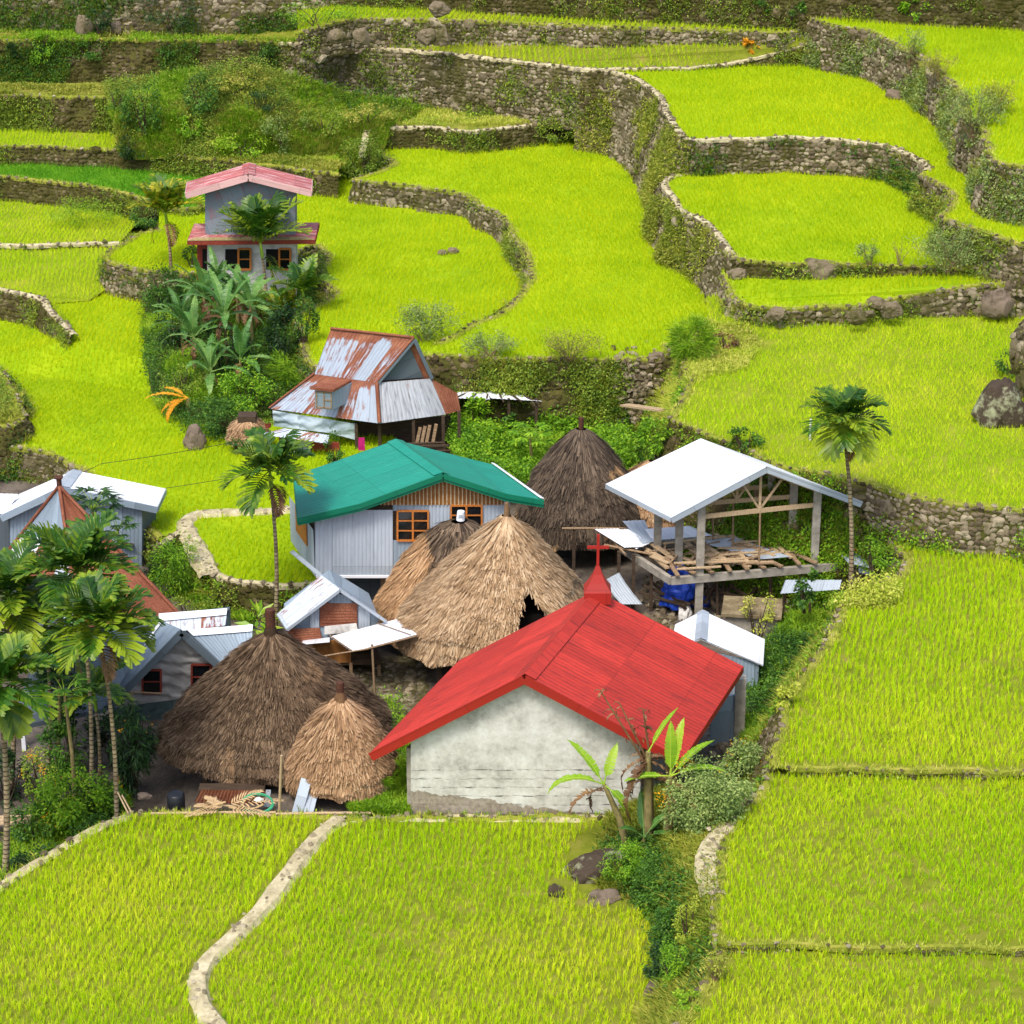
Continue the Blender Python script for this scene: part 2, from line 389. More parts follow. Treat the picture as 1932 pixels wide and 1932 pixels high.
def wall(L, par, o, zb, label, style='stone', ssize=.17, batter=.18, weeds=.25, rim='grass', dens=1.0, name='terrace_wall', cat='stone wall', wleaf='leaf_weed', span=None, rw=None):
    zb = np.interp(par, range(len(zb)), zb) if hasattr(zb, '__len__') else np.full(len(L), zb)
    if span is not None:
        k = (par >= span[0]) & (par <= span[1]); L, par, o, zb = L[k], par[k], o[k], zb[k]
    oo = o.copy()
    for _ in range(4): oo[1:-1] = (oo[:-2] + oo[1:-1] + oo[2:]) / 3
    oo /= np.linalg.norm(oo, axis=1, keepdims=True)
    h = np.maximum(L[:, 2] - zb, .05); n = len(L); rows = max(2, int(math.ceil(h.max() / .3)))
    O3 = np.concatenate([oo, np.zeros((n, 1))], 1)
    G = np.zeros((rows + 1, n, 3)); ssize = ssize * .74
    for j in range(rows + 1):
        t = j / rows; q = L + O3 * (batter * h * t ** .85)[:, None]; q[:, 2] = L[:, 2] - (h + .15) * t
        if j: q += O3 * ((vnoise(q, 1.1, 5) - .5) * .3)[:, None]
        G[j] = q
    c = L.mean(0); th = thing(name, label, cat, (c[0], c[1], zb.min()))
    A = Arr(); V = G.reshape(-1, 3)
    i = np.arange(n - 1); F = np.concatenate([np.stack([j * n + i, (j + 1) * n + i, (j + 1) * n + i + 1, j * n + i + 1], 1) for j in range(rows)])
    A.add(V, F, rng.random(len(F)), 0); WFACES.append((V, F))
    # stones laid in rough courses
    seg = np.linalg.norm(np.diff(L, axis=0), axis=1); S = np.concatenate([[0], np.cumsum(seg)])
    P = []; N = []; sz = []
    if dens > 0:
        rh = ssize * 1.15; K = int(h.max() / rh) + 1
        for r in range(K):
            s = np.arange(rng.uniform(0, ssize), S[-1], ssize * 1.75) ; s = s + rng.uniform(-.3, .3, len(s)) * ssize
            s = s[rng.random(len(s)) < dens]; hh = np.interp(s, S, h); t = (r + .45 + rng.uniform(-.25, .25, len(s))) * rh / hh; s = s[t < 1.0]; t = t[t < 1.0]
            idx = np.interp(s, S, range(n)); tr = t * rows; i0 = np.minimum(idx.astype(int), n - 2); j0 = np.minimum(tr.astype(int), rows - 1); fi = (idx - i0)[:, None]; fj = (tr - j0)[:, None]
            q = (G[j0, i0] * (1 - fi) + G[j0, i0 + 1] * fi) * (1 - fj) + (G[j0 + 1, i0] * (1 - fi) + G[j0 + 1, i0 + 1] * fi) * fj
            P.append(q); N.append(O3[i0] + np.array([0, 0, .15])); sz.append(ssize * rng.uniform(.7, 1.25, len(q)) * (1 + .9 * (rng.random(len(q)) < .04)))
        P = np.concatenate(P); N = np.concatenate(N); sz = np.concatenate(sz)
        v, f, r = stones(P, N, sz, .5); A.add(v, f, r, 1)
    A.build('stonework', [M['bank_soil'], M[style]], th)
    # capping along the top
    if rim:
        B = Arr(); w = rw or (.24 if rim != 'path' else .34)
        inn = L - O3 * w; up = np.array([0, 0, .07]); e = L + O3 * .04
        mid = (inn + e) / 2 + up + np.array([0, 0, .03]); st = np.concatenate([e - up * 1.5, e + up * .7, mid, inn + up * .4, inn - up]); i = np.arange(n - 1)
        F = np.concatenate([np.stack([j * n + i, j * n + i + 1, (j + 1) * n + i + 1, (j + 1) * n + i], 1)[:, ::-1] for j in range(4)])
        st += (vnoise(st, 2.2, 8)[:, None] - .5) * np.array([.1, .1, .08])
        B.add(st, F, rng.random(len(F)), 0)
        kk = int(S[-1] * ((2.5 if rw else 5) if rim == 'grass' else 9)); s = rng.uniform(0, S[-1], kk); idx = np.interp(s, S, range(n)).astype(int)
        lat = rng.uniform(0, 1, kk)[:, None] * (.35 if rim == 'grass' else 1)
        q = e[idx] * (1 - lat) + inn[idx] * lat + up * .9 + (rng.random((kk, 3)) - .5) * .12
        v, f, r = stones(q, np.tile([0, 0, 1.], (kk, 1)) + rng.normal(size=(kk, 3)) * .15, rng.uniform(.07, .16, kk) * (.6 if rw else 1), .4)
        B.add(v, f, r, 1)
        if rim == 'grass':
            kk = int(S[-1] * 26); idx = rng.integers(0, n, kk); lat = rng.random((kk, 1))
            q = e[idx] * (1 - lat) + inn[idx] * lat + (rng.random((kk, 3)) - .5) * np.array([.3, .3, 0])
            v, f, r = blades(q, rng.uniform(.08, .24, kk), 6, .12, .6, .016, 1); B.add(v, f, r, 2)
        B.build('coping', [M['turf'] if rim == 'grass' else M['path'], M['stone_pale'], M['grass_yellow']], th)
    # weeds growing out of the joints
    if weeds > 0:
        area = float((seg * (h[:-1] + h[1:]) / 2).sum()); kk = int(area * 26 * weeds)
        s = rng.uniform(0, S[-1], kk * 3); t = rng.random(kk * 3) ** .8; idx = np.interp(s, S, range(n)); i0 = np.minimum(idx.astype(int), n - 2); j0 = np.minimum((t * rows).astype(int), rows - 1)
        q = G[j0, i0] + (G[j0 + 1, i0 + 1] - G[j0, i0]) * rng.random((kk * 3, 1)); m = vnoise(q, .5, 21); keep = np.argsort(-(m + rng.random(len(m)) * .35))[:kk]; q = q[keep]; nn = O3[i0[keep]]
        C = Arr(); lp = np.repeat(q, 9, 0) + rng.normal(size=(len(q) * 9, 3)) * .12 + np.repeat(nn, 9, 0) * .08
        v, f, r = leaves(lp, rng.uniform(.07, .17, len(lp)), np.repeat(nn, 9, 0) * .6, .4, .5); C.add(v, f, r, 0)
        g = q[::3]; v, f, r = blades(g + nn[::3] * .05, rng.uniform(.2, .45, len(g)), 9, .1, .7, .014, 2, nn[::3] * .5); C.add(v, f, r, 1)
        tag(C.build('wall_weeds', [M[wleaf], M['grass_olive']]), 'weeds rooted in the joints of the ' + label, 'weeds', kind='stuff')
    return th
def loft(lines, name, mat, nu=24, nv=12, bulge=.0, noise=.25):
    L = [crom([pt(*p) for p in l], .5)[0] for l in lines]
    L = [np.stack([np.interp(np.linspace(0, 1, nu), np.linspace(0, 1, len(l)), l[:, k]) for k in range(3)], 1) for l in L]
    G = []
    for a, b in zip(L[:-1], L[1:]):
        for j in range(nv): G.append(a + (b - a) * j / nv)
    G.append(L[-1]); G = np.array(G); r = G.shape[0]; V = G.reshape(-1, 3)
    V[:, 2] += (vnoise(V, .6, 9) - .5) * noise * 2
    j, i = np.meshgrid(np.arange(r - 1), np.arange(nu - 1), indexing='ij'); j = j.ravel(); i = i.ravel()
    F = np.stack([j * nu + i, j * nu + i + 1, (j + 1) * nu + i + 1, (j + 1) * nu + i], 1)
    o = mk(name, V, F, M[mat], smooth=True); tag(o, kind='structure')
    tri = np.concatenate([F[:, :3], F[:, [0, 2, 3]]])
    return V, tri, F
# general ground: the village floor in front, the mountainside behind
def ground_z(x, y):
    s = lambda t: np.clip(t, 0, 1) ** 2 * (3 - 2 * np.clip(t, 0, 1))
    z = -.35 - .85 * s((y - 76) / 8) - 1.5 * s((-9 - x) / 4) * (1 - s((y - 76) / 8))
    z = z + 1.0 * s((y - 103) / 8) * s((x + 5) / 6)
    z = z - 2.2 * s((y - 112) / 6) * (1 - s((y - 118) / 20))
    z = z + np.clip(y - 150, 0, None) * .42 * s((y - 150) / 12)
    z = z - 8 * s((66 - y) / 12)
    return z
gx = np.concatenate([np.linspace(-500, -45, 16), np.arange(-42, 42, .8), np.linspace(45, 500, 16)])
gy = np.concatenate([np.linspace(-400, 55, 10), np.arange(58, 135, .8), np.linspace(140, 600, 20)])
X, Y = np.meshgrid(gx, gy); Z = ground_z(X, Y) + (vnoise(np.stack([X.ravel(), Y.ravel(), X.ravel() * 0], 1), .5, 1).reshape(X.shape) - .5) * .16
nx, ny = len(gx), len(gy); j, i = np.meshgrid(np.arange(ny - 1), np.arange(nx - 1), indexing='ij'); j = j.ravel(); i = i.ravel()
GF = np.stack([j * nx + i, j * nx + i + 1, (j + 1) * nx + i + 1, (j + 1) * nx + i], 1)
GV = np.stack([X.ravel(), Y.ravel(), Z.ravel()], 1)
tag(mk('ground', GV, GF, M['village_soil'], smooth=True), kind='structure')
def gz(x, y): return float(ground_z(np.float64(x), np.float64(y)))
def gp(u, v):
    """place on the village floor seen at (u,v)"""
    z = -1.0
    for _ in range(12): p = pt(u, v, z); z = gz(p.x, p.y)
    return pt(u, v, z)
# --- terraces, low to high -------------------------------------------------------------
T = terrace('stub', [(-80, 815), (0, 810), (30, 803), (47, 788), (36, 762), (20, 728), (0, 700), (-80, 688)], 1.0, [(-90, 750)], None, 'turf')
wall(*T, -.9, 'grassy stub of an upper terrace poking in at the left edge', 'stone_mossy', .2, .5, 1.3, 'grass', wleaf='leaf_mid')
T = terrace('front', [(1150, 1541), (900, 1541), (640, 1541), (420, 1536), (240, 1537), (150, 1577), (60, 1627), (0, 1672), (-40, 1710), (-140, 1790)], 0, [(-140, 2150), (1420, 2150), (1420, 1541)], 'near', margin=.25)
wall(*T, [-.25, -.3, -.3, -.3, -.5, -1.7, -1.8, -1.8, -1.8, -1.8], 'low stone rim of the front paddy beside the palms', 'stone_pale', .13, .3, .4, 'path', span=(4, 9))
wall(*T, [-.25, -.3, -.3, -.3, -.5, -1.7, -1.8, -1.8, -1.8, -1.8], 'low grassy rim between the front paddies and the village yard', 'stone', .13, .3, .5, 'grass', span=(0, 4.05))
T = terrace('right_low', [(1352, 1786), (1338, 1840), (1290, 1905), (1255, 1960), (1230, 2080)], 1.7, [(2100, 2150), (2150, 1786)], 'near', margin=.5)
wall(*T, 0, 'overgrown bank under the bottom right paddy', 'stone', .2, .55, 1.2, 'grass', .5, wleaf='leaf_mid')
T = terrace('right_mid', [(1462, 1447), (1432, 1490), (1372, 1560), (1352, 1620), (1342, 1700), (1350, 1782), (1500, 1786), (1700, 1787), (1932, 1790), (2100, 1792)], 1.9, [(2100, 1440), ], 'near', margin=.3)
wall(*T, [0, 0, 0, 0, 0, 0, 1.65, 1.65, 1.65, 1.65], 'overgrown stone bank with ferns right of the front paddy', 'stone', .2, .55, 1.2, 'grass', .6, wleaf='leaf_bright', span=(0, 5.2))
wall(*T, 1.65, 'thin straight bund between the two lowest paddies at the right', 'stone', ssize=.09, rw=.1, batter=.1, weeds=.3, rim= 'grass', dens=.6, span=(5.0, 9), cat='field bund', name='field_bund')
T = terrace('right_up', [(1692, 1038), (1714, 1060), (1694, 1088), (1642, 1112), (1592, 1146), (1566, 1200), (1512, 1280), (1480, 1330), (1471, 1400), (1462, 1447), (1560, 1449), (1700, 1453), (1932, 1457), (2100, 1462)], 2.2, [(2100, 1000), (1692, 1000)], 'near', margin=.35)
wall(*T, [-1, -1, -1, -.9, -.8, -.6, -.4, -.2, -.1, 0, 1.9, 1.9, 1.9, 1.9], 'rubble and grass bank between the village and the big right paddy', 'stone', .2, .5, 1.1, 'grass', .7, wleaf='leaf_bright', span=(0, 9.2))
wall(*T, 1.85, 'narrow bund crossing the right paddies below the big boulder', 'stone', ssize=.09, rw=.1, batter=.1, weeds=.3, rim= 'grass', dens=.6, span=(9.1, 13), cat='field bund', name='field_bund')
T = terrace('six', [(1332, 606), (1304, 655), (1294, 700), (1302, 722), (1286, 755), (1266, 790), (1320, 815), (1400, 848), (1470, 880), (1560, 897), (1640, 912), (1700, 935), (1800, 952), (1932, 966), (2100, 985)], 4.1, [(2100, 560), (1332, 560)], 'mid', margin=.3)
wall(*T, [3, 2, .6, .2, 0, -.6, -.9, -1, -1, -1, 0, 2.2, 2.2, 2.2, 2.2], 'high stone wall behind the open pavilion', 'stone_mossy', .22, .3, 1.5, 'grass', .8, wleaf='leaf_bright', span=(0, 10))
wall(*T, [3, 2, .6, .2, 0, -.6, -.9, -1, -1, -1, 0, 2.2, 2.2, 2.2, 2.2], 'wall of rounded pale stones right of the tall palm', 'stone_pale', .2, .2, .7, 'grass', 1.0, span=(10, 14), wleaf='leaf_bright')
T = terrace('left_long', [(-60, 835), (0, 842), (60, 850), (110, 862), (145, 884), (210, 935), (285, 1005), (305, 1032), (342, 1008), (356, 1003), (375, 1045), (403, 1090), (450, 1103), (520, 1106), (600, 1102)], .2,
    [(900, 1000), (720, 800), (560, 560), (300, 530), (172, 560), (100, 571), (80, 573), (84, 582), (105, 602), (131, 634), (134, 641), (90, 628, -.4), (40, 605, -.8), (-60, 575, -.9), (-60, 690, -.9), (0, 700, -.8), (20, 730, -.4), (35, 765, 0), (-60, 800, .2)], 'far', margin=.3)
wall(*T, [-1.1] * 4 + [-1.2] * 11, 'stone wall at the left edge above the white roof', 'stone', .2, .25, .35, 'grass', span=(0, 6.5))
wall(*T, [-1.1] * 4 + [-1.2] * 11, 'ivy covered stone wall with a pale stone path on top, behind the dark thatched hut', 'stone_mossy', .2, .3, 1.6, 'path', .9, span=(6.5, 14), wleaf='leaf_bright')
T = terrace('left_b', [(-60, 535), (0, 547), (50, 557), (78, 570), (84, 582), (105, 602), (131, 634)], .6, [(140, 620, .3), (105, 572, .26), (168, 567, .26), (240, 520), (300, 440), (-60, 440)], 'mid', margin=.25)
wall(*T, [-1.0, -1.0, -.9, -.7, -.5, -.2, .1], 'curved stone wall at the far left above a sunken green field', 'stone_mossy', .2, .4, .6, 'path')
T = terrace('left_a', [(-60, 465), (0, 464), (60, 465), (130, 462), (225, 459)], .8, [(300, 375), (-60, 370)], 'mid', margin=.2)
wall(*T, .58, 'low mossy bund between two small paddies at the left', 'stone_mossy', .12, .1, .3, 'path', cat='field bund', name='field_bund')
T = terrace('seventeen', [(300, 436), (270, 441), (232, 462), (205, 478), (196, 492), (240, 505), (300, 516), (380, 520), (480, 510), (560, 480), (592, 462), (622, 480), (612, 505), (606, 530), (632, 555), (610, 575), (566, 590), (570, 640), (585, 690, 2.0), (640, 702, 2.3), (720, 692, 2.6), (806, 672, 2.9)], 1.8,
    [(900, 612, 2.75), (975, 560, 2.2), (1010, 510), (960, 400), (660, 330), (600, 315), (300, 340)], 'far', margin=.3)
wall(*T, [.7, .7, .6, .3, .2, .2, .2, .2, .2, .3, .4, .5, .6, .6, .6, .5, .4, .2, 0, 0, 0, 0], 'curving wall around the banana knoll below the pink roofed house', 'stone', .2, .25, .7, 'grass', wleaf='leaf_mid')
T = terrace('three', [(-60, 333), (0, 335), (80, 342), (150, 350), (220, 362), (268, 376), (300, 388), (352, 396), (430, 378), (510, 340)], 2.1, [(510, 320), (350, 285), (-60, 270)], 'dark', margin=.25)
wall(*T, [.9] * 5 + [1.1, 1.8, 1.8, 1.8, 1.8], 'stone wall left of the slim palm by the pink roofed house', 'stone_mossy', .2, .25, .8, 'grass')
T = terrace('two', [(-60, 277), (60, 277), (170, 283), (260, 288), (350, 297), (450, 307), (560, 320), (640, 330)], 3.1, [(640, 250), (-60, 240)], 'mid', margin=.2)
wall(*T, [2.0] * 5 + [1.8, 1.8, 1.8], 'long low brown wall behind the pink roofed house', 'stone_mossy', .2, .2, 1.3, 'grass')
T = terrace('one', [(-60, 180), (0, 181), (120, 183), (240, 187), (340, 192), (440, 210)], 5.1, [(440, 130), (-60, 130)], None, 'turf')
wall(*T, 3.1, 'weedy brown wall second from the top at the left edge', 'stone_mossy', .22, .2, 1.3, 'grass', .9, wleaf='leaf_weed')
T = terrace('seven', [(706, 284), (745, 309), (700, 331), (668, 342), (760, 352), (880, 368), (905, 388), (950, 412), (966, 442), (985, 468), (1003, 500), (998, 540), (962, 582), (890, 617), (830, 650), (802, 673), (1000, 678), (1236, 678), (1262, 650)], 3.0, [(1440, 560), (1440, 300), (1300, 240), (1100, 230), (706, 240)], 'far', margin=.3)
wall(*T, [1.8] * 11 + [2.0, 2.3, 2.7, 2.8, 0, -.3, -.5, -.5], 'winding rubble wall through the large fields right of the pink roofed house', 'stone', .22, .25, .5, 'grass', span=(0, 14.2))
wall(*T, [1.8] * 11 + [2.0, 2.3, 2.7, 2.8, .1, -.1, -.2, -.2], 'dark weed grown wall behind the rusty roofed house', 'stone_mossy', .22, .3, 2.2, 'grass', .6, span=(14.8, 18), wleaf='leaf_weed')
T = terrace('fourteen', [(690, 300, 3.2), (697, 270, 3.8), (703, 244), (800, 242), (890, 249), (980, 240), (1070, 223)], 4.2, [(1070, 150), (690, 150)], None, 'turf')
wall(*T, [2, 2.5, 3, 3, 3, 3, 3], 'short dark wall under a yellow grass strip above the centre field', 'stone_mossy', .2, .2, .8, 'path')
T = terrace('eight', [(1362, 520), (1370, 545), (1398, 572), (1440, 582), (1520, 583), (1600, 579), (1660, 571), (1720, 558, 5.1), (1800, 546, 5.4), (1932, 531, 5.7), (2100, 520, 5.7)], 4.9, [(2100, 440, 5.6), (1800, 470, 5.3), (1362, 480)], 'far', margin=.3)
wall(*T, [3, 3, 3.3, 4.1] + [4.1] * 7, 'boulder strewn wall under the narrow paddy at the right', 'stone_pale', .24, .2, .5, 'grass')
T = terrace('nine', [(1296, 326), (1266, 334), (1252, 347), (1257, 367), (1286, 400), (1332, 424), (1352, 456), (1386, 489), (1440, 497), (1560, 501), (1700, 503), (1810, 508), (1900, 512)], 5.7, [(1900, 300), (1296, 300)], 'far', margin=.3)
wall(*T, [3] * 8 + [4.9] * 5, 'steep weedy wall left of the middle right paddy with a chalky rim', 'stone', .22, .3, 1.1, 'path', wleaf='grass_olive', span=(0, 7.2))
wall(*T, [3] * 8 + [4.9] * 5, 'low mossy wall with one big boulder between the two right paddies', 'stone_mossy', .2, .15, .9, 'grass', span=(6.6, 12))
T = terrace('ten', [(1104, 131), (1150, 137), (1190, 147), (1225, 168), (1250, 200), (1262, 230), (1286, 262), (1330, 266), (1400, 264), (1500, 261), (1600, 268), (1680, 280), (1735, 303), (1747, 318), (1742, 332), (1770, 345), (1798, 370), (1790, 395), (1778, 412), (1830, 430), (1880, 448), (1932, 462), (2100, 495)], 7.5, [(2100, 60), (1104, 100)], 'far', margin=.3)
wall(*T, [3] * 6 + [3.4, 5.7] + [5.7] * 15, 'tall stone wall with a pale path along its curved top at the upper centre', 'stone', .22, .3, .9, 'path', wleaf='grass_olive', span=(0, 6.6))
wall(*T, [3] * 5 + [3.4, 4.2, 5.7] + [5.7] * 13 + [5.4, 5.2], 'half mossy half bare wall behind the middle right paddy', 'stone_pale', .22, .15, .7, 'path', wleaf='leaf_mid', span=(5.6, 13.5))
wall(*T, [3] * 6 + [3.4, 5.7] + [5.7] * 11 + [5.4, 5.3, 5.3, 5.3], 'wall bending toward the right edge behind wispy grey shrubs', 'stone', .22, .2, .8, 'grass', span=(13.5, 22))
T = terrace('thirteen', [(-60, 79), (0, 78), (200, 76), (430, 80), (580, 84), (700, 92), (850, 103), (1000, 120), (1100, 132), (1250, 131), (1340, 127), (1400, 116, 7.8), (1480, 98, 8.3), (1540, 76, 8.9)], 7.6, [(1560, 40), (-60, 40)], 'strip', margin=.3)
wall(*T, [5.1] * 4 + [4.6, 4.2, 4.2, 4.2, 4.2, 7.3, 7.3, 7.4, 7.5, 7.5], 'tall weedy wall topped with bushes at the upper left', 'stone_mossy', .24, .2, 1.7, 'grass', .9, span=(0, 3.6), wleaf='leaf_mid')
wall(*T, [5.1] * 4 + [4.6, 4.2, 4.2, 4.2, 4.2, 7.3, 7.3, 7.4, 7.5, 7.5], 'great long grey stone wall above the yellow grass strip', 'stone', .22, .1, .4, 'path', span=(3.6, 8))
wall(*T, [5.1] * 4 + [4.6, 4.2, 4.2, 4.2, 4.2, 7.3, 7.3, 7.4, 7.5, 7.5], 'curved bund rising to the right at the head of the upper paddy', 'stone_mossy', .2, .2, .5, 'path', span=(8, 13))
T = terrace('fifteen', [(560, 64, 9.0), (630, 44), (700, 37), (900, 42), (1100, 50), (1300, 57), (1480, 64), (1535, 50)], 9.3, [(1535, -30), (560, -30)], 'strip', margin=.3)
wall(*T, 7.55, 'pale stone wall of the second highest terrace with large boulders', 'stone_pale', .22, .15, .35, 'grass')
T = terrace('eleven', [(1526, 32), (1560, 48), (1640, 60), (1700, 88), (1745, 112), (1800, 158), (1815, 190), (1818, 218), (1850, 245), (1872, 300), (1932, 318), (2100, 350)], 10.1, [(2100, -30), (1526, -20)], 'far', margin=.4)
wall(*T, 7.5, 'grey rubble wall under the top right field with brown shrubs', 'stone_pale', .24, .2, .8, 'grass', wleaf='leaf_grey')
T = terrace('sixteen', [(540, -80), (800, -70), (1000, -58), (1300, -44), (1500, -34), (1560, -46, 12.6), (1700, -44, 12.8), (1932, -32, 12.8), (2100, -22, 12.8)], 12.1, [(2100, -220), (540, -220)], None, 'turf')
wall(*T, [9.2] * 5 + [9.6, 10, 10, 10], 'highest brown stone wall along the top edge of the picture', 'stone_mossy', .24, .08, .4, 'grass')
T = terrace('nineteen', [(-80, -38), (200, -34), (400, -28), (560, -26), (640, -30)], 10.6, [(640, -200), (-80, -200)], None, 'turf')
wall(*T, 7.55, 'rough overgrown wall with pale boulders in the top left corner', 'stone', .26, .25, 1.1, 'grass', .9, wleaf='leaf_mid')
# --- slopes
SL1 = loft([[(200, 168, 5.2), (330, 138, 6.3), (430, 132, 6.9), (560, 140, 6.6), (660, 178, 5.2), (800, 208, 4.25)],
            [(215, 235, 4.6), (330, 215, 5.2), (430, 220, 5.2), (560, 235, 4.6), (650, 245, 4.2), (740, 238, 4.24)],
            [(230, 296, 3.0), (330, 304, 2.8), (430, 322, 2.4), (540, 334, 2.0), (640, 334, 2.0), (700, 326, 2.3)]], 'grass_slope', 'turf', noise=.35)
SL2 = loft([[(276, 520, .3), (268, 600, .22), (276, 680, .2), (292, 760, .1), (350, 830, 0), (430, 870, -.5), (510, 905, -1.1)],
            [(400, 520, 1.3), (400, 600, 1.3), (405, 680, 1.2), (420, 740, .9), (450, 800, .3), (500, 840, -.6), (560, 880, -1.1)],
            [(604, 490, .6), (600, 560, .5), (590, 640, .6), (600, 710, .6), (625, 760, .0), (650, 820, -.8), (690, 900, -1.2)]], 'knoll', 'bank_soil', noise=.2)
SL3 = loft([[(1215, 690, 1.2), (1180, 750, .2), (1165, 800, -.6), (1180, 860, -1.1)],
            [(1290, 690, 2.6), (1260, 760, 1.6), (1230, 820, .2), (1240, 890, -1)],
            [(1310, 705, 4.0), (1290, 760, 4.0), (1285, 805, 3.7), (1340, 900, .5)]], 'gully_bank', 'bank_soil', noise=.2)
SL4 = loft([[(1150, 1545, -.05), (1135, 1600, 0), (1130, 1680, -.02), (1225, 1720, -.02), (1245, 1800, -.02), (1235, 1880, -.02), (1190, 1990, -.02)],
            [(1240, 1500, .3), (1230, 1580, .5), (1210, 1660, .5), (1270, 1720, .7), (1285, 1800, .7), (1270, 1870, .7), (1225, 1990, .7)],
            [(1385, 1540, 1.85), (1362, 1600, 1.85), (1348, 1680, 1.85), (1345, 1740, 1.85), (1355, 1800, 1.65), (1325, 1870, 1.65), (1255, 1990, 1.65)]], 'bank', 'bank_soil', noise=.2)
# --- paths: trodden pale strips a hand above the paddies
def path(pts, z, w, label=None, h=.1, st=6, grass=8):
    W = [pt(p[0], p[1], p[2] if len(p) > 2 else z) for p in pts]; L, par = crom(W, .35); n = len(L)
    t = np.gradient(L[:, :2], axis=0); t /= np.linalg.norm(t, axis=1, keepdims=True) + 1e-9; o = np.concatenate([np.stack([t[:, 1], -t[:, 0]], 1), np.zeros((n, 1))], 1)
    w_ = (w * (.8 + .5 * vnoise(L, .8, 4)))[:, None] / 2; hz = np.array([0, 0, h])
    cols = [L - o * (w_ + .15) - hz * .2, L - o * w_ + hz, L + hz * 1.15, L + o * w_ + hz, L + o * (w_ + .15) - hz * .2]
    V = np.concatenate(cols); V += (vnoise(V, 2.5, 6)[:, None] - .5) * np.array([.14, .14, .06])
    i = np.arange(n - 1); F = np.concatenate([np.stack([j * n + i, j * n + i + 1, (j + 1) * n + i + 1, (j + 1) * n + i], 1) for j in range(4)])
    A = Arr(); A.add(V, F[:, ::-1], rng.random(len(F)), 0)
    k = int(n * .35 * st); q = L[rng.integers(0, n, k)] + hz * 1.1 + np.concatenate([rng.normal(size=(k, 2)) * w * .3, np.zeros((k, 1))], 1)
    v, f, r = stones(q, np.tile([0, 0, 1.], (k, 1)), rng.uniform(.05, .13, k), .25); A.add(v, f, r, 1)
    k = int(n * .35 * grass); idx = rng.integers(0, n, k); sgn = rng.choice([-1, 1], (k, 1)); q = L[idx] + o[idx] * sgn * (w_[idx] + rng.uniform(-.1, .12, (k, 1)))
    v, f, r = blades(q, rng.uniform(.1, .25, k), 6, .1, .5, .014, 1); A.add(v, f, r, 2)
    tag(A.build('path', [M['path'], M['path_stone'], M['grass_green']]), kind='structure')
    return L
PL = []
PL.append(path([(640, 1549), (600, 1580), (545, 1650), (492, 1720), (440, 1770), (395, 1810), (375, 1850), (382, 1900), (420, 1960), (450, 2040)], 0, .42, h=.16))
PL.append(path([(352, 1000), (350, 985), (372, 972), (430, 968), (500, 966), (560, 962)], .2, .5, h=.1))
PL.append(path([(352, 1000), (372, 1040), (398, 1088)], .2, .55, h=.12, st=10))
PL.append(path([(1240, 1546), (900, 1544), (660, 1545)], 0, .2, h=.05, st=4, grass=30))
PL.append(path([(1345, 1690, 1.9), (1332, 1640, 1.9), (1345, 1590, 1.9), (1372, 1560, 1.9)], 1.9, .4, h=.1, st=12))
# --- rice: rows of small clumps wherever a paddy lies open
allV = []; allF = []; own = []; off = 0
for k, (nm, V, F, rice, fl, mg) in enumerate(SHEETS):
    allV.append(V); allF.append(F + off); own += [k] * len(F); off += len(V)
for (V, F, _) in (SL1, SL2, SL3, SL4): allV.append(V); allF.append(F + off); own += [-1] * len(F); off += len(V)
BV = BVHTree.FromPolygons([tuple(p) for p in np.concatenate(allV)], [tuple(int(q) for q in f) for f in np.concatenate(allF)])
def top(x, y):
    h = BV.ray_cast(Vector((x, y, 60)), Vector((0, 0, -1)))
    return (h[0], own[h[2]]) if h[0] is not None else (None, -2)
T_ = None
def _all():
    V_ = list(allV); F_ = list(allF); o_ = off
    for V, F in WFACES:
        F_.append(np.concatenate([F[:, :3], F[:, [0, 2, 3]]]) + o_); V_.append(V); o_ += len(V)
    F_.append(np.concatenate([GF[:, :3], GF[:, [0, 2, 3]]]) + o_); V_.append(GV)
    return BVHTree.FromPolygons([tuple(p) for p in np.concatenate(V_)], [tuple(int(q) for q in f) for f in np.concatenate(F_)])
BALL = _all()
def surf(u, v):
    a = Vector((0, 0, CH)); d = (pt(u, v, 0) - a).normalized(); h = BALL.ray_cast(a, d)
    return h[0] if h[0] is not None else gp(u, v)
def surf_old(u, v):
    """first piece of land met by the line of sight through (u,v)"""
    a = Vector((0, 0, CH)); d = (pt(u, v, 0) - a).normalized(); h = BV.ray_cast(a, d)
    g = gp(u, v)
    if h[0] is None: return g
    return h[0] if h[0].z > g.z - .4 and (h[0] - a).length < (g - a).length + 1 else g
NORICE = []       # (centre, radius)
def keepout(u, v, z, r): p = pt(u, v, z); NORICE.append((p.x, p.y, r))
keepout(1115, 1625, 0, .9); keepout(1145, 1650, 0, 1.0); keepout(1055, 1672, 0, .4); keepout(1135, 1680, 0, .8); keepout(1170, 1600, 0, 1.5); keepout(1190, 1690, 0, .9)
keepout(1900, 780, 4.1, 1.3); keepout(1370, 640, 4.1, 1.5); keepout(1350, 690, 4.1, 1.3); keepout(1420, 650, 4.1, .9); keepout(1640, 1130, 2.2, 1.1); keepout(1600, 1135, 2.2, .9)
keepout(1520, 1320, 2.2, .2); keepout(1640, 1540, 1.9, .25); keepout(838, 490, 1.8, .4)
pathpts = np.concatenate([p[:, :2] for p in PL])
KIND = dict(near=('rice', .15, .27, 10, 2, .0075), mid=('rice', .17, .26, 7, 1, .011), far=('rice_dense', .175, .25, 8, 1, .012), dark=('rice_dark', .2, .3, 8, 1, .014), strip=('rice', .22, .28, 7, 1, .014))
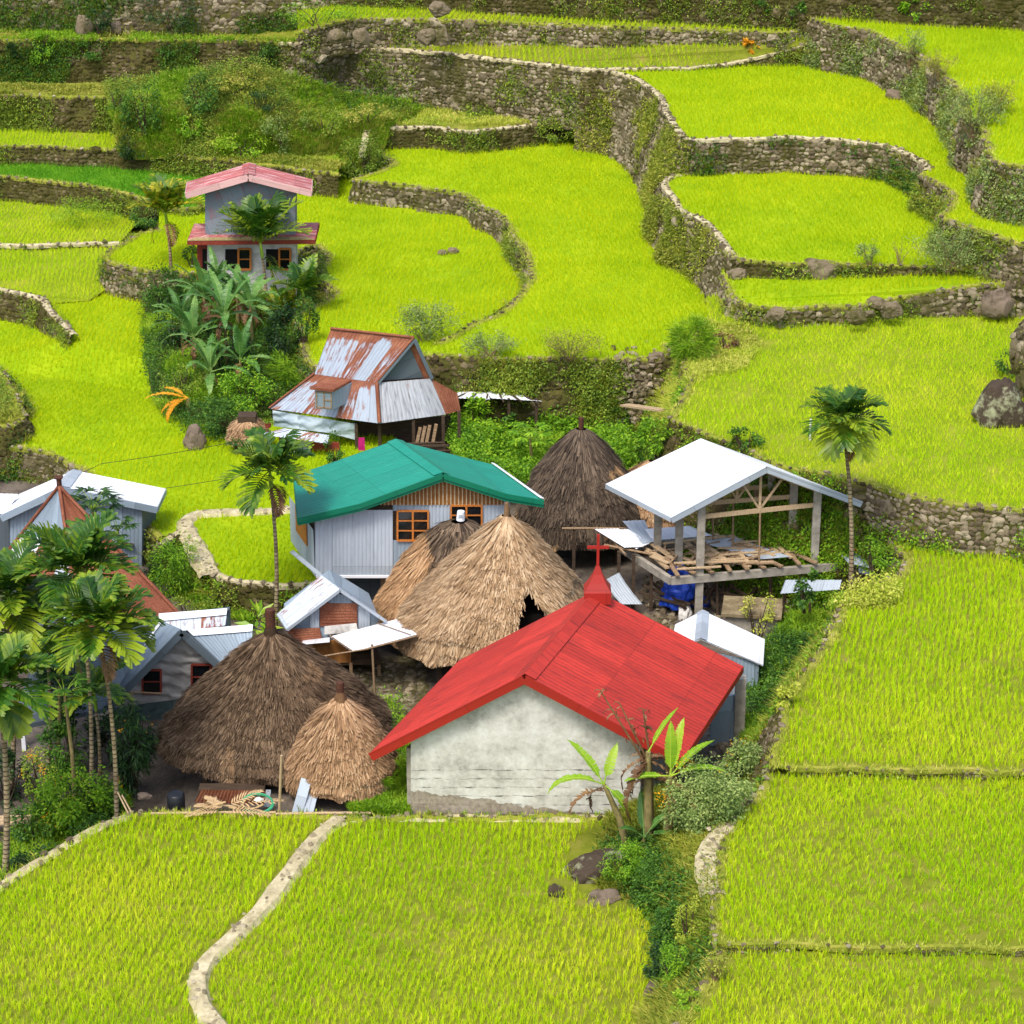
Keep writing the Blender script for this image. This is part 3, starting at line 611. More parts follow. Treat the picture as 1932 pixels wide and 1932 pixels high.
def seg_dist(P, L):
    D = np.full(len(P), 1e9)
    for s in range(0, len(P), 4000):
        d = np.sqrt(((P[s:s + 4000, None] - L[None]) ** 2).sum(2)); D[s:s + 4000] = d.min(1)
    return D
RICE_LABEL = {}
for k, (nm, V, F, rice, fl, mg) in enumerate(SHEETS):
    if not rice: continue
    mat, sp, hh, nb, seg, bw = KIND[rice]
    x0, x1, y0, y1 = V[:, 0].min(), V[:, 0].max(), V[:, 1].min(), V[:, 1].max()
    an = rng.uniform(-.25, .25); ca, sa = math.cos(an), math.sin(an); Rr = max(x1 - x0, y1 - y0) / 2 + 3; g = np.arange(-Rr, Rr, sp)
    A, B = np.meshgrid(g * 1.45, g * .95); A = A.ravel(); B = B.ravel() ; A = A + np.sin(B * .35) * .25
    P = np.stack([(x0 + x1) / 2 + A * ca - B * sa, (y0 + y1) / 2 + A * sa + B * ca], 1) + rng.normal(size=(len(A), 2)) * .035
    # only what the valley side opposite can see, with a margin
    m = (P[:, 1] > y0) & (P[:, 1] < y1) & (P[:, 0] > x0) & (P[:, 0] < x1) & (np.abs(P[:, 0]) < P[:, 1] * .2 * 1.12 + 3.5)
    P = P[m]
    m = rng.random(len(P)) > np.clip((.42 - vnoise(np.c_[P, P[:, 0] * 0], .35, 31)) * 1.2, .03, .35); P = P[m]
    P = P[seg_dist(P, fl) > mg]
    if rice in ('near', 'far'): P = P[seg_dist(P, pathpts) > .38]
    for (cx, cy, r) in NORICE: P = P[(P[:, 0] - cx) ** 2 + (P[:, 1] - cy) ** 2 > r * r]
    Q = []
    for x, y in P:
        h, w = top(x, y)
        if w == k: Q.append(h[:])
    if not Q: continue
    Q = np.array(Q)
    if nm == 'thirteen': Q = Q[Q[:, 0] > pt(600, 84, 7.6).x]
    if nm == 'two': Q = Q[Q[:, 0] < pt(230, 280, 3.1).x]
    hs = hh * (.85 + .4 * vnoise(Q, .5, 12))
    v, f, r = blades(Q, hs, nb, .07, .42, bw, seg)
    A = Arr(); A.add(v, f, r); ob = A.build('rice', M[mat])
    tag(ob, 'young green rice growing in the ' + nm + ' paddy', 'rice', kind='stuff'); RICE_LABEL[nm] = ob
for nm, lb in dict(front='bright rice in rows filling the front paddies either side of the pale path', right_low='yellow green rice in the bottom right paddy', right_mid='rice in the right paddy below the straight bund',
    right_up='rice in the large right paddy level with the red roofed chapel', six='rice in the wide paddy around the big boulder and tall palm', left_long='smooth rice in the long field left of the banana knoll',
    left_b='thin rice in the lower small paddy at the left', left_a='thin rice in the upper small paddy at the left', seventeen='rice in the field around the pink roofed house', three='dark green rice behind the slim palm',
    two='thin line of rice on the narrow terrace at the left', seven='smooth rice in the long centre field below the tall wall', eight='rice in the narrow paddy above the pale boulders', nine='rice in the middle right paddy with two bare saplings',
    ten='rice in the upper right paddy with the pale curved rim', thirteen='sparse rice on the strip below the second highest wall', fifteen='thin strip of rice on the second highest terrace', eleven='rice in the top right corner field').items():
    if nm in RICE_LABEL: RICE_LABEL[nm]['label'] = lb
# ------------------------------------------------------------------ building materials
def mat_metal(name, base, var=.06, rust=0.0, rustc=((86, 46, 32), (122, 68, 46), (158, 108, 80)), rough=.55, metal=.0, streak=1.0, sheet=.8, top=0.0, dirt=(90, 92, 92), dirtamt=.3, spec=.35):
    t = NT(name); uv = t.uv(); 
    sep = t.n('SeparateXYZ', i_0=uv); sx = t.math('FLOOR', t.math('MULTIPLY', sep.outputs[0], 1 / sheet)); sy = t.math('FLOOR', t.math('MULTIPLY', sep.outputs[1], 1 / 2.4))
    wn_ = t.n('TexWhiteNoise', noise_dimensions='2D', i_Vector=t.n('CombineXYZ', i_0=sx, i_1=sy).outputs[0]).outputs[0]
    st = t.noise(t.uv(5, .9 * streak), 1.3, 5, .65); bl = t.noise(uv, .9, 4, .6); fine = t.noise(uv, 22, 2, .6)
    b = srgb(*base); dk = tuple(c * (1 - var * 3) for c in b[:3]) + (1,); lt = tuple(min(1, c * (1 + var)) for c in b[:3]) + (1,)
    c = t.mix(wn_, dk, lt); c = t.mix(t.ramp(st, [(.5, 0.0), (.75, dirtamt)]), c, srgb(*dirt))
    jl = t.math('MAXIMUM', t.ramp(t.math('FRACT', t.math('MULTIPLY', sep.outputs[0], 1 / sheet)), [(.0, 1.0), (.035, 1.0), (.05, 0.0)]), t.ramp(t.math('FRACT', t.math('MULTIPLY', sep.outputs[1], 1 / 2.4)), [(.0, 1.0), (.012, 1.0), (.02, 0.0)])); c = t.mix(t.math('MULTIPLY', jl, .38), c, tuple(q * .35 for q in b[:3]) + (1,))
    if rust > 0:
        f = t.math('ADD', t.math('MULTIPLY', st, .55), t.math('ADD', t.math('MULTIPLY', bl, .3), t.math('MULTIPLY', wn_, .25)))
        if top: f = t.math('ADD', f, t.math('MULTIPLY', t.ramp(t.math('MULTIPLY', sep.outputs[1], -1), [(0, 1.0), (.5, 0.0)]), top))
        k = t.ramp(f, [(.78 - rust * .5, 0.0), (.86 - rust * .5, 1.0)])
        rc = t.ramp(t.math('ADD', t.math('MULTIPLY', fine, .5), t.math('MULTIPLY', bl, .5)), [(.35, srgb(*rustc[0])), (.5, srgb(*rustc[1])), (.66, srgb(*rustc[2]))])
        c = t.mix(k, c, rc)
    return t.pbsdf(c, rough, metal, t.bump(bl, .25, .05), spec)
M['tin_white'] = mat_metal('tin_white', (222, 225, 230), .03, 0, rough=.4, dirtamt=.25, dirt=(170, 178, 186))
M['tin_grey'] = mat_metal('tin_grey', (164, 174, 184), .07, 0, rough=.45, dirtamt=.25)
M['tin_blue'] = mat_metal('tin_blue', (136, 152, 166), .09, .05, rough=.45, dirtamt=.3)
M['tin_dark'] = mat_metal('tin_dark', (92, 104, 112), .1, .05, rough=.6)
M['tin_mixed'] = mat_metal('tin_mixed', (158, 170, 186), .05, .40, rough=.5, top=.34, dirt=(120, 116, 116), dirtamt=.4)
M['tin_stained'] = mat_metal('tin_stained', (164, 168, 174), .05, .1, rough=.45, dirt=(70, 68, 66), dirtamt=.95)
M['tin_rust'] = mat_metal('tin_rust', (150, 90, 66), .1, .85, rough=.8)
M['tin_pale_rust'] = mat_metal('tin_pale_rust', (190, 200, 210), .06, .33, rough=.5)
M['red_roof'] = mat_metal('red_roof', (172, 50, 40), .08, 0, rough=.6, streak=.8, dirt=(92, 34, 32), dirtamt=.85, spec=.3)
M['red_trim'] = mat_metal('red_trim', (150, 36, 28), .03, 0, rough=.5, dirtamt=.15, dirt=(110, 30, 26))
M['green_roof'] = mat_metal('green_roof', (22, 124, 104), .025, 0, rough=.4, dirt=(70, 160, 140), dirtamt=.25, spec=.5)
M['green_trim'] = mat_metal('green_trim', (8, 106, 78), .03, 0, rough=.45, dirtamt=.1)
M['pink_roof'] = mat_metal('pink_roof', (160, 84, 82), .08, 0, rough=.6, streak=.5, dirt=(226, 204, 200), dirtamt=1.0, sheet=.6)
M['pink_trim'] = mat_metal('pink_trim', (206, 166, 162), .05, 0, rough=.6, dirt=(150, 90, 80), dirtamt=.5)
M['mossy_edge'] = mat_metal('mossy_edge', (150, 134, 92), .08, 0, rough=.8, dirt=(120, 60, 50), dirtamt=.7)
M['grey_paint'] = mat_metal('grey_paint', (112, 126, 136), .05, 0, rough=.8, dirt=(150, 76, 84), dirtamt=.75, sheet=1.2)
def mat_plain(name, c0, c1, scale=3, rough=.85, bump=.3, spec=.2, stretch=(1, 1)):
    t = NT(name); u = t.uv(*stretch); n = t.noise(u, scale, 5, .65)
    return t.pbsdf(t.ramp(n, [(.32, srgb(*c0)), (.68, srgb(*c1))]), rough, 0, t.bump(n, bump, .02), spec)
M['concrete'] = mat_plain('concrete', (118, 112, 100), (164, 158, 146), 2.5)
M['timber'] = mat_plain('timber', (96, 76, 56), (166, 140, 110), 3, stretch=(.6, 9))
M['timber_pale'] = mat_plain('timber_pale', (146, 122, 92), (196, 172, 138), 3, stretch=(.6, 9))
M['timber_dark'] = mat_plain('timber_dark', (44, 36, 28), (84, 68, 54), 3, stretch=(.6, 9))
M['wood_orange'] = mat_plain('wood_orange', (150, 86, 36), (196, 124, 60), 3, .6, stretch=(.8, 7))
M['wood_red'] = mat_plain('wood_red', (104, 44, 34), (142, 62, 48), 3, .7, stretch=(.8, 6))
M['wood_brown'] = mat_plain('wood_brown', (112, 72, 36), (156, 108, 58), 2, .8, stretch=(2, 1))
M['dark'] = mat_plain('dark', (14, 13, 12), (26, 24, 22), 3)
M['glass'] = mat_plain('glass', (10, 12, 14), (22, 26, 30), 1, .12, 0, .6)
M['brick'] = None
def _brick():
    t = NT('brick'); b = t.n('TexBrick', i_Vector=t.uv(), i_Scale=6.0, i_Color1=srgb(122, 60, 44), i_Color2=srgb(98, 48, 38), i_Mortar=srgb(150, 140, 124)); return t.pbsdf(b.outputs[0], .9)
M['brick'] = _brick()
def _tarp(name, c0, c1):
    t = NT(name); u = t.uv(); n = t.noise(u, 1.2, 3, .5); w = t.n('TexWave', i_Vector=u, i_Scale=.7, i_Distortion=9.0, i_Detail=3.0).outputs['Fac']
    return t.pbsdf(t.ramp(n, [(.3, srgb(*c0)), (.7, srgb(*c1))]), .55, 0, t.bump(t.math('ADD', w, n), .7, .08), .4)
M['tarp_grey'] = _tarp('tarp_grey', (126, 124, 120), (164, 162, 158)); M['tarp_green'] = _tarp('tarp_green', (52, 70, 72), (76, 94, 94)); M['foil'] = _tarp('foil', (138, 156, 166), (176, 190, 198))
M['tarp_blue'] = _tarp('tarp_blue', (10, 40, 130), (26, 74, 190)); M['sack'] = _tarp('sack', (176, 172, 166), (220, 218, 212))
M['plastic_black'] = mat_plain('plastic_black', (22, 24, 28), (40, 42, 46), 2, .4); M['hose'] = mat_plain('hose', (40, 130, 96), (70, 160, 120), 2, .5)
M['rust_iron'] = mat_plain('rust_iron', (54, 34, 28), (92, 58, 44), 8)
def _chapelwall():
    t = NT('chapel_wall'); g = t.n('TexCoord').outputs['Object']; sp = t.n('SeparateXYZ', i_0=g); x, z = sp.outputs[0], sp.outputs[2]
    n = t.noise(g, .9, 6, .68); n2 = t.noise(g, 6, 4, .7); hs = t.noise(t.n('Mapping', i_Vector=g, i_Scale=(1.2, 1, 14)).outputs[0], 1.6, 4, .7)
    c = t.ramp(t.math('ADD', t.math('MULTIPLY', n, .7), t.math('MULTIPLY', n2, .3)), [(.34, srgb(140, 138, 130)), (.5, srgb(186, 184, 176)), (.64, srgb(208, 208, 202))])
    # thin dark courses where the shuttering boards met
    lines = t.math('MULTIPLY', t.ramp(hs, [(.50, 0.0), (.58, .9)]), t.ramp(t.math('FRACT', t.math('MULTIPLY', z, 3.1)), [(.0, 1.0), (.16, 1.0), (.24, 0.0)]))
    low = t.ramp(z, [(.0, 1.0), (.62, 1.0), (.66, 0.0)]) if False else t.math('LESS_THAN', z, 1.9)
    c = t.mix(t.math('MULTIPLY', lines, low), c, srgb(74, 70, 66))
    # plaster fallen off along the foot, left side
    edge = t.math('ADD', t.math('MULTIPLY', t.noise(g, 1.3, 5, .6), .9), t.math('MULTIPLY', x, -.14))
    m = t.math('LESS_THAN', z, t.math('ADD', edge, .42))
    c = t.mix(t.math('MULTIPLY', m, .8), c, t.ramp(n2, [(.35, srgb(98, 84, 66)), (.65, srgb(146, 132, 112))]))
    return t.pbsdf(c, .9, 0, t.bump(n2, .35, .03), .15)
M['chapel_wall'] = _chapelwall()
M['white_wall'] = mat_plain('white_wall', (168, 164, 158), (212, 210, 206), 2.2, .85)
def mat_thatch(name, c0, c1, c2, patch=None):
    t = NT(name); a = t.n('Attribute', attribute_name='rnd').outputs['Fac']; g = t.n('TexCoord').outputs['Object']; n = t.noise(g, .8, 4, .65); n2 = t.noise(g, 3.5, 3, .6)
    f = t.math('ADD', t.math('MULTIPLY', a, .45), t.math('ADD', t.math('MULTIPLY', n, .4), t.math('MULTIPLY', n2, .25)), True)
    c = t.ramp(f, [(.28, srgb(*c0)), (.52, srgb(*c1)), (.78, srgb(*c2))])
    if patch:
        k = t.ramp(t.noise(t.n('Mapping', i_Vector=g, i_Location=(3.1, 1.7, 0), i_Scale=(1, 1, .45)).outputs[0], .75, 4, .6), [(.62, 0.0), (.70, 1.0)])
        c = t.mix(t.math('MULTIPLY', k, .9), c, t.ramp(a, [(.1, srgb(*patch[0])), (.9, srgb(*patch[1]))]))
    return t.pbsdf(c, .95, 0, None, .08)
M['thatch_gold'] = mat_thatch('thatch_gold', (104, 81, 58), (156, 128, 96), (196, 172, 140))
M['thatch_tan'] = mat_thatch('thatch_tan', (94, 70, 50), (144, 113, 83), (186, 156, 122))
M['thatch_dark'] = mat_thatch('thatch_dark', (46, 36, 27), (82, 66, 51), (126, 106, 85), ((124, 98, 72), (160, 130, 98)))
M['thatch_old'] = mat_thatch('thatch_old', (40, 34, 29), (72, 62, 53), (114, 99, 83), ((166, 128, 88), (204, 168, 124)))

def _twotone():
    t = NT('thatch_twotone'); a = t.n('Attribute', attribute_name='rnd').outputs['Fac']; g = t.n('TexCoord').outputs['Object']; n = t.noise(g, 1.1, 5, .65); sp = t.n('SeparateXYZ', i_0=g)
    f = t.math('ADD', t.math('MULTIPLY', a, .6), t.math('MULTIPLY', n, .4)); d = t.ramp(f, [(.25, srgb(44, 36, 30)), (.5, srgb(80, 68, 56)), (.8, srgb(124, 106, 88))]); l = t.ramp(f, [(.25, srgb(124, 94, 66)), (.5, srgb(168, 132, 96)), (.8, srgb(202, 168, 128))])
    m = t.ramp(t.math('ADD', t.math('MULTIPLY', sp.outputs[0], .5), n), [(.02, 1.0), (.1, 0.0)]); m2 = t.ramp(sp.outputs[2], [(.0, 1.0), (.5, 1.0)]); return t.pbsdf(t.mix(m, d, l), .95, 0, None, .08)
M['thatch_twotone'] = _twotone()
# ------------------------------------------------------------------ chapel with the red roof
def mid(a, b, t=.5): return Vector(a).lerp(Vector(b), t)
def plane_poly(pts, y): return [py(u, v, y) for u, v in pts]
def window(root, u0, v0, u1, v1, y, cols, rows, fm, depth=.06, name='window', label=None, fw=.07, proud=.05):
    a, b, c, d = py(u0, v1, y), py(u1, v1, y), py(u1, v0, y), py(u0, v0, y); o = Vector((0, -proud, 0))
    a, b, c, d = a + o, b + o, c + o, d + o
    m = MB()
    for p, q in ((a, b), (d, c)): m.bar(p, q, depth, fw, up=(0, 0, 1))
    for p, q in ((a, d), (b, c)): m.bar(p, q, fw, depth, up=(0, 1, 0)) if False else m.bar(p + Vector((0, -.004, 0)), q + Vector((0, -.004, 0)), fw, depth, up=(0, 1, 0))
    for i in range(1, cols): m.bar(mid(a, b, i / cols) + Vector((0, -.002, .01)), mid(d, c, i / cols) + Vector((0, -.002, -.01)), fw * .7 * (1.5 if i == cols / 2 else 1), depth * .8, up=(0, 1, 0))
    for j in range(1, rows): m.bar(mid(a, d, j / rows) + Vector((.01, 0, 0)), mid(b, c, j / rows) - Vector((.01, 0, 0)), depth * .7, fw * .55)
    f = m.build(name, fm, root)
    if label: f['label'] = label
    p = MB(); k = Vector((0, proud - .012, 0)); p.slab(a + k, b + k, c + k, d + k, .008); p.build('pane', M['glass'], f)
    return f
def gable_roof(root, rf, rb, el, elb, er, erb, mat, pitch=.2, amp=.012, th=.05, name='roof', capm=None, capw=.25, trim=None, trimh=.2):
    """two slopes from the ridge rf-rb to the eaves; ribs run down the slope; returns parts"""
    m = MB()
    m.corr(rb, rf, el, elb, pitch, amp); m.corr(rf, rb, erb, er, pitch, amp)
    dz = Vector((0, 0, -th)); m.quad(rf + dz, rb + dz, elb + dz, el + dz); m.quad(rb + dz, rf + dz, er + dz, erb + dz)
    r = m.build(name, mat, root)
    if capm:
        c = MB(); up = Vector((0, 0, .035)); 
        for e, eb in ((el, elb), (er, erb)):
            a = mid(rf, e, capw / (rf - e).length); b = mid(rb, eb, capw / (rb - eb).length)
            c.slab(rf + up, rb + up, b + up, a + up, .012) if e is er else c.slab(rb + up, rf + up, a + up, b + up, .012)
        c.build('ridge_cap', capm, r)
    if trim:
        t = MB(); d = Vector((0, 0, -trimh / 2))
        ax = (rf - rb).normalized() * .03
        for e in (el, er): t.bar(rf + d + ax, e + d + ax, .05, trimh)
        for e, eb in ((el, elb), (er, erb)): t.bar(e + d * .8, eb + d * .8, .05, trimh * .8)
        t.build('fascia', trim, root)
    return r
yw = 73.65
base = py(775, 1536, yw)
ch = thing('chapel', 'pale concrete chapel with a big red metal roof and a red cross', 'chapel', base)
rf, rb = pt(990, 1273, 5.25), pt(1124, 1114, 5.25)
el, elb, er, erb = pt(700, 1420, 2.4), pt(868, 1245, 2.4), pt(1288, 1432, 2.4), pt(1402, 1257, 2.4)
gable_roof(ch, rf, rb, el, elb, er, erb, M['red_roof'], .2, .02, .06, capm=M['red_roof'], capw=.4, trim=M['red_trim'], trimh=.3)
ax = (rb - rf); ax.z = 0; axn = ax.normalized(); L_ = ax.length
g = plane_poly([(775, 1537), (1208, 1537), (1208, 1398), (992, 1287), (775, 1399)], yw)
m = MB(); m.prism(g, (0, .18, 0)); m.build('front_wall', M['chapel_wall'], ch)
m = MB()
for i, (k, s) in enumerate(((0, 1), (1, -1))):
    a = g[k] + Vector((.02 * s, .2, 0)); b = a + ax * .9; h = Vector((0, 0, 2.35)); m.slab(a, b, b + h, a + h, .15)
b0, b1 = g[0] + ax * .92, g[1] + ax * .92; h = Vector((0, 0, 2.3)); m.prism([b0, b1, b1 + h, mid(b0, b1) + Vector((0, 0, 4.7)), b0 + h], axn * .15)
m.build('side_wall', M['concrete'], ch)
q = py(1393, 1400, yw + 6.0)
m = MB(); m.bar(gp(1393, 1402), pt(1393, 1402, gz(q.x, q.y)) * 0 + gp(1393, 1402) + Vector((0, 0, 2.6)), .36, .36, up=(0, 1, 0)); m.build('column', M['concrete'], ch)
m = MB(); p0 = gp(1340, 1408); p1 = gp(1388, 1402); m.slab(p0, p1, p1 + Vector((0, 0, 1.9)), p0 + Vector((0, 0, 1.9)), .1); m.build('back_panel', M['tin_blue'], ch)
# cross on its flared metal base
c0 = rb + Vector((.05, -.25, -.25)); s = MB(); W_ = .46; prof = [(W_, 0), (W_, .42), (W_ * .62, .72), (W_ * .34, 1.0), (.06, 1.3)]
vs = []; fs = []
for r_, z_ in prof: vs += [c0 + Vector((sx * r_, sy * r_ * .8, z_)) for sx, sy in ((-1, -1), (1, -1), (1, 1), (-1, 1))]
for j in range(len(prof) - 1): fs += [(4 * j + k, 4 * j + (k + 1) % 4, 4 * j + 4 + (k + 1) % 4, 4 * j + 4 + k) for k in range(4)]
s.add(vs, fs); sb = s.build('steeple', M['red_trim'], ch)
s = MB(); z0 = c0 + Vector((0, 0, 1.2)); s.bar(z0, z0 + Vector((0, 0, 1.25)), .09, .09, up=(0, 1, 0)); zc = z0 + Vector((0, 0, .78)); s.bar(zc - Vector((.37, 0, 0)), zc + Vector((.37, 0, 0)), .088, .09); s.build('cross', M['red_trim'], sb)
# ------------------------------------------------------------------ green roofed house
Y = 90.5; base = gp(640, 1170); base = Vector((base.x, Y, gz(base.x, Y)))
gh = thing('green_roofed_house', 'grey corrugated house on stilts with a bright green metal roof', 'house', base)
zr = py(836, 893, Y - .5).z
rf, rb = py(836, 893, Y - .5), pt(747, 830, zr)
k1, c1 = py(679, 950, Y - .5), py(561, 977, Y - .5); k2, c2 = py(955, 931, Y - .5), py(1026, 943, Y - .5)
k1b, c1b, k2b, c2b = pt(596, 883, k1.z), pt(554, 894, c1.z), pt(880, 864, k2.z), pt(933, 877, c2.z)
m = MB(); 
for (a, b, c, d) in ((rb, rf, k1, k1b), (k1b, k1, c1, c1b), (rf, rb, k2b, k2), (k2, k2b, c2b, c2)): m.corr(a, b, c, d, .2, .012)
dz = Vector((0, 0, -.06))
for (a, b, c, d) in ((rb, rf, k1, k1b), (k1b, k1, c1, c1b), (rf, rb, k2b, k2), (k2, k2b, c2b, c2)): m.quad(d + dz, c + dz, b + dz, a + dz)
r = m.build('roof', M['green_roof'], gh)
m = MB(); up = Vector((0, 0, .04)); a = mid(rf, k1, .11); b = mid(rb, k1b, .11); m.slab(rb + up, rf + up, a + up, b + up, .015); a = mid(rf, k2, .1); b = mid(rb, k2b, .1); m.slab(rf + up, rb + up, b + up, a + up, .015); m.build('ridge_cap', M['green_roof'], r)
m = MB(); up = Vector((0, 0, .05)); a = mid(c2, k2, .1); b = mid(c2b, k2b, .12); m.slab(a + up, b + up, c2b + up, c2 + up, .02); m.build('eave_flashing', M['tin_white'], r)
m = MB(); d = Vector((0, -.03, -.1))
for p, q in ((rf, k1), (k1, c1), (rf, k2), (k2, c2)): m.bar(p + d, q + d, .05, .2); m.bar(p + d * 2.6 + Vector((0, .1, 0)), q + d * 2.6 + Vector((0, .1, 0)), .05, .14)
m.bar(c1 + d, c1b + d, .05, .2); m.build('fascia', M['green_trim'], gh)
m = MB()
for (u0, u1, v0, v1) in ((594, 626, 975, 1087), (626, 741, 962, 1087), (808, 850, 945, 1087), (905, 962, 942, 1087)):
    vt = v0 - (18 if u0 > 700 else 0); a, b, c, d_ = py(u0, vt, Y), py(u1, vt, Y), py(u1, v1, Y), py(u0, v1, Y); m.corr(a, b, c, d_, .15, .014)
m.build('front_wall', M['tin_grey'], gh)
for (u0, u1, v0, v1) in ((741, 808, 1019, 1087), (850, 905, 1010, 1087), (741, 808, 944, 964), (850, 905, 940, 956)):
    m = MB(); m.corr(py(u0, v0, Y + .02), py(u1, v0, Y + .02), py(u1, v1, Y + .02), py(u0, v1, Y + .02), .15, .014); m.build('patch_wall', M['tin_blue'], gh)
fl = py(594, 1087, Y); m = MB(); a = py(594, 1087, Y); b = a + Vector((-1.2, 3.4, 0)); h = Vector((0, 0, 1.95)); m.corr(b + h, a + h, a, b, .15, .014); m.build('side_wall', M['tin_grey'], gh)
m = MB(); dd = Vector((0, .15, 0)); m.prism([p + dd for p in plane_poly([(594, 1087), (962, 1087), (962, 948), (836, 925), (690, 965), (594, 985)], Y)], (-.5, 1.6, 0)); m.build('inner_wall', M['timber_dark'], gh)
m = MB(); ga = plane_poly([(700, 952), (836, 900), (950, 937)], Y - .05); x = ga[0].x
n_ = 34; zt = lambda x: (ga[0].z + (ga[1].z - ga[0].z) * (x - ga[0].x) / (ga[1].x - ga[0].x)) if x < ga[1].x else (ga[1].z + (ga[2].z - ga[1].z) * (x - ga[1].x) / (ga[2].x - ga[1].x))
zb_ = py(836, 952, Y).z
m.prism([Vector((ga[0].x, Y - .02, zb_)), Vector((ga[2].x, Y - .02, zb_)), ga[2] + Vector((0, .03, 0)), ga[1] + Vector((0, .03, 0)), ga[0] + Vector((0, .03, 0))], (0, .04, 0)); m.build('gable_boards', M['wood_brown'], gh)
for i in range(n_):
    xx = ga[0].x + (ga[2].x - ga[0].x) * (i + .5) / n_; zz = zt(xx)
    if zz - zb_ > .05: m = MB(); m.bar((xx, Y - .05, zb_), (xx, Y - .05, zz), .05, .03, up=(0, 1, 0)); m.build('batten', M['timber_pale'], gh)
window(gh, 750, 963, 808, 1019, Y, 2, 3, M['wood_orange']); window(gh, 851, 953, 909, 1008, Y, 2, 3, M['wood_orange'])
w = MB(); a = a = py(590, 1060, Y); sd_ = Vector((-1.2, 3.4, 0)); q0 = fl + sd_ * .25 + Vector((-.05, -.02, .9)); q1 = fl + sd_ * .7 + Vector((-.05, -.02, .9)); w.slab(q1, q0, q0 + Vector((0, 0, 1.05)), q1 + Vector((0, 0, 1.05)), .03); w.build('window', M['wood_orange'], gh)
m = MB(); m.bar(py(596, 1088, Y - .03), py(745, 1088, Y - .03), .06, .1); m.build('sill_strip', M['tin_white'], gh)
m = MB(); m.slab(py(604, 1160, Y + 1.3), py(760, 1160, Y + 1.3), py(760, 1082, Y + 1.3), py(604, 1082, Y + 1.3), .05); m.build('under_wall', M['tin_dark'], gh)
for u in (606, 655, 722, 800): p = py(u, 1088, Y + .5); m = MB(); m.bar((p.x, p.y, gz(p.x, p.y) - .1), p, .16, .16, up=(0, 1, 0)); m.build('stilt', M['timber'], gh)
m = MB(); m.bar(py(550, 1040, Y - .3), py(622, 1100, Y - 1.2), .22, .03); m.build('gutter', M['tin_grey'], gh)
# ------------------------------------------------------------------ rusty hip roofed house
E1, E0, E2 = pt(716, 799, 1.65), pt(508, 771, 1.65), pt(841, 782, 1.65); B1, B0, B2 = pt(711, 722, 3.25), pt(593, 706, 3.25), pt(813, 714, 3.25)
R1, R0 = pt(781, 638, 5.25), pt(624, 621, 5.25); g0 = Vector((mid(E0, E1).x + .6, 106.5, 0)); g0.z = gz(g0.x, g0.y)
rh = thing('rusty_roofed_house', 'old house with a steep streaked rusty tin roof and small dormer', 'house', g0)
m = MB(); m.corr(R0, R1, B1, B0, .18, .014, rows=5); m.corr(B0, B1, E1, E0, .18, .014, rows=4)
m.build('roof', M['tin_mixed'], rh)
m = MB(); m.corr(B1, B2, E2, E1, .18, .014, rows=4); m.build('gable_apron', M['tin_stained'], rh)
X1, X2 = pt(863, 742, 2.4), pt(869, 774, 1.65); m = MB(); m.corr(B2, X1, X2, E2, .18, .014); B3 = B0 + (B2 - B1); m.corr(R1, R0, B3, B2, .3, .014); E3 = E0 + (E2 - E1) + Vector((.5, 1.6, 0)); m.corr(B2, B3, E3, X2, .3, .014); m.corr(B3, B0, E0, E3, .3, .014); m.build('rear_roof', M['tin_rust'], rh)
up = Vector((0, -.03, .05))
for a_, b_, r_ in ((R0, R1, .06), (B1, E1, .09), (R1, B1, .05), (B0, E0, .05)): m = MB(); m.tube([a_ + up, b_ + up], r_, 6); m.build('hip_cap', M['tin_rust'], rh)
ins = Vector((-.12, .18, 0)); m = MB(); m.prism([B1 + ins, B2 + ins, R1 + ins + Vector((0, 0, -.12))], (0, .05, 0)); m.build('gable', M['tin_dark'], rh)
m = MB(); m.bar(R1 + Vector((.03, -.05, -.06)), B2 + Vector((.05, -.05, 0)), .06, .16); m.bar(R1 + Vector((.03, -.05, -.08)), B1 + Vector((.08, -.06, 0)), .06, .1); m.build('bargeboard', M['tin_dark'], rh)
yd = 105.1; a, b, c, d = [py(*p, yd) for p in ((594, 770), (627, 773), (627, 738), (594, 736))]
m = MB(); m.slab(a, b, c, d, -.04); bk = Vector((1.1, 1.5, 0)); m.slab(b, b + bk * .6, c + bk, c, .03); m.slab(a + bk * .5, a, d, d + bk, .03); dm = m.build('dormer', M['tin_blue'], rh)
m = MB(); rr = [py(584, 730, yd - .15), py(628, 735, yd - .15), py(663, 716, yd + 1.2), py(618, 712, yd + 1.2)]; m.corr(rr[3], rr[2], rr[1], rr[0], .18, .012); m.bar(rr[0] + Vector((0, 0, -.06)), rr[1] + Vector((0, 0, -.06)), .05, .1); m.bar(rr[1] + Vector((0, 0, -.06)), rr[2] + Vector((0, 0, -.06)), .05, .1); m.build('dormer_roof', M['tin_rust'], dm)
wf = MB(); q = [py(*p, yd - .05) for p in ((597, 768), (625, 770), (625, 741), (597, 739))]
for i in range(4): wf.bar(q[i], q[(i + 1) % 4], .05, .05, up=(0, 1, 0))
wf.bar(mid(q[0], q[1]), mid(q[3], q[2]), .05, .05, up=(0, 1, 0)); wf.bar(mid(q[1], q[2]), mid(mid(q[0], q[1]), mid(q[3], q[2])), .05, .05, up=(0, 1, 0)); wd = wf.build('window', M['timber'], rh)
p_ = MB(); p_.slab(mid(q[0], q[1]) + Vector((0, .02, 0)), q[1] + Vector((0, .02, 0)), q[2] + Vector((0, .02, 0)), mid(q[3], q[2]) + Vector((0, .02, 0)), .01); p_.build('pane', M['glass'], wd)
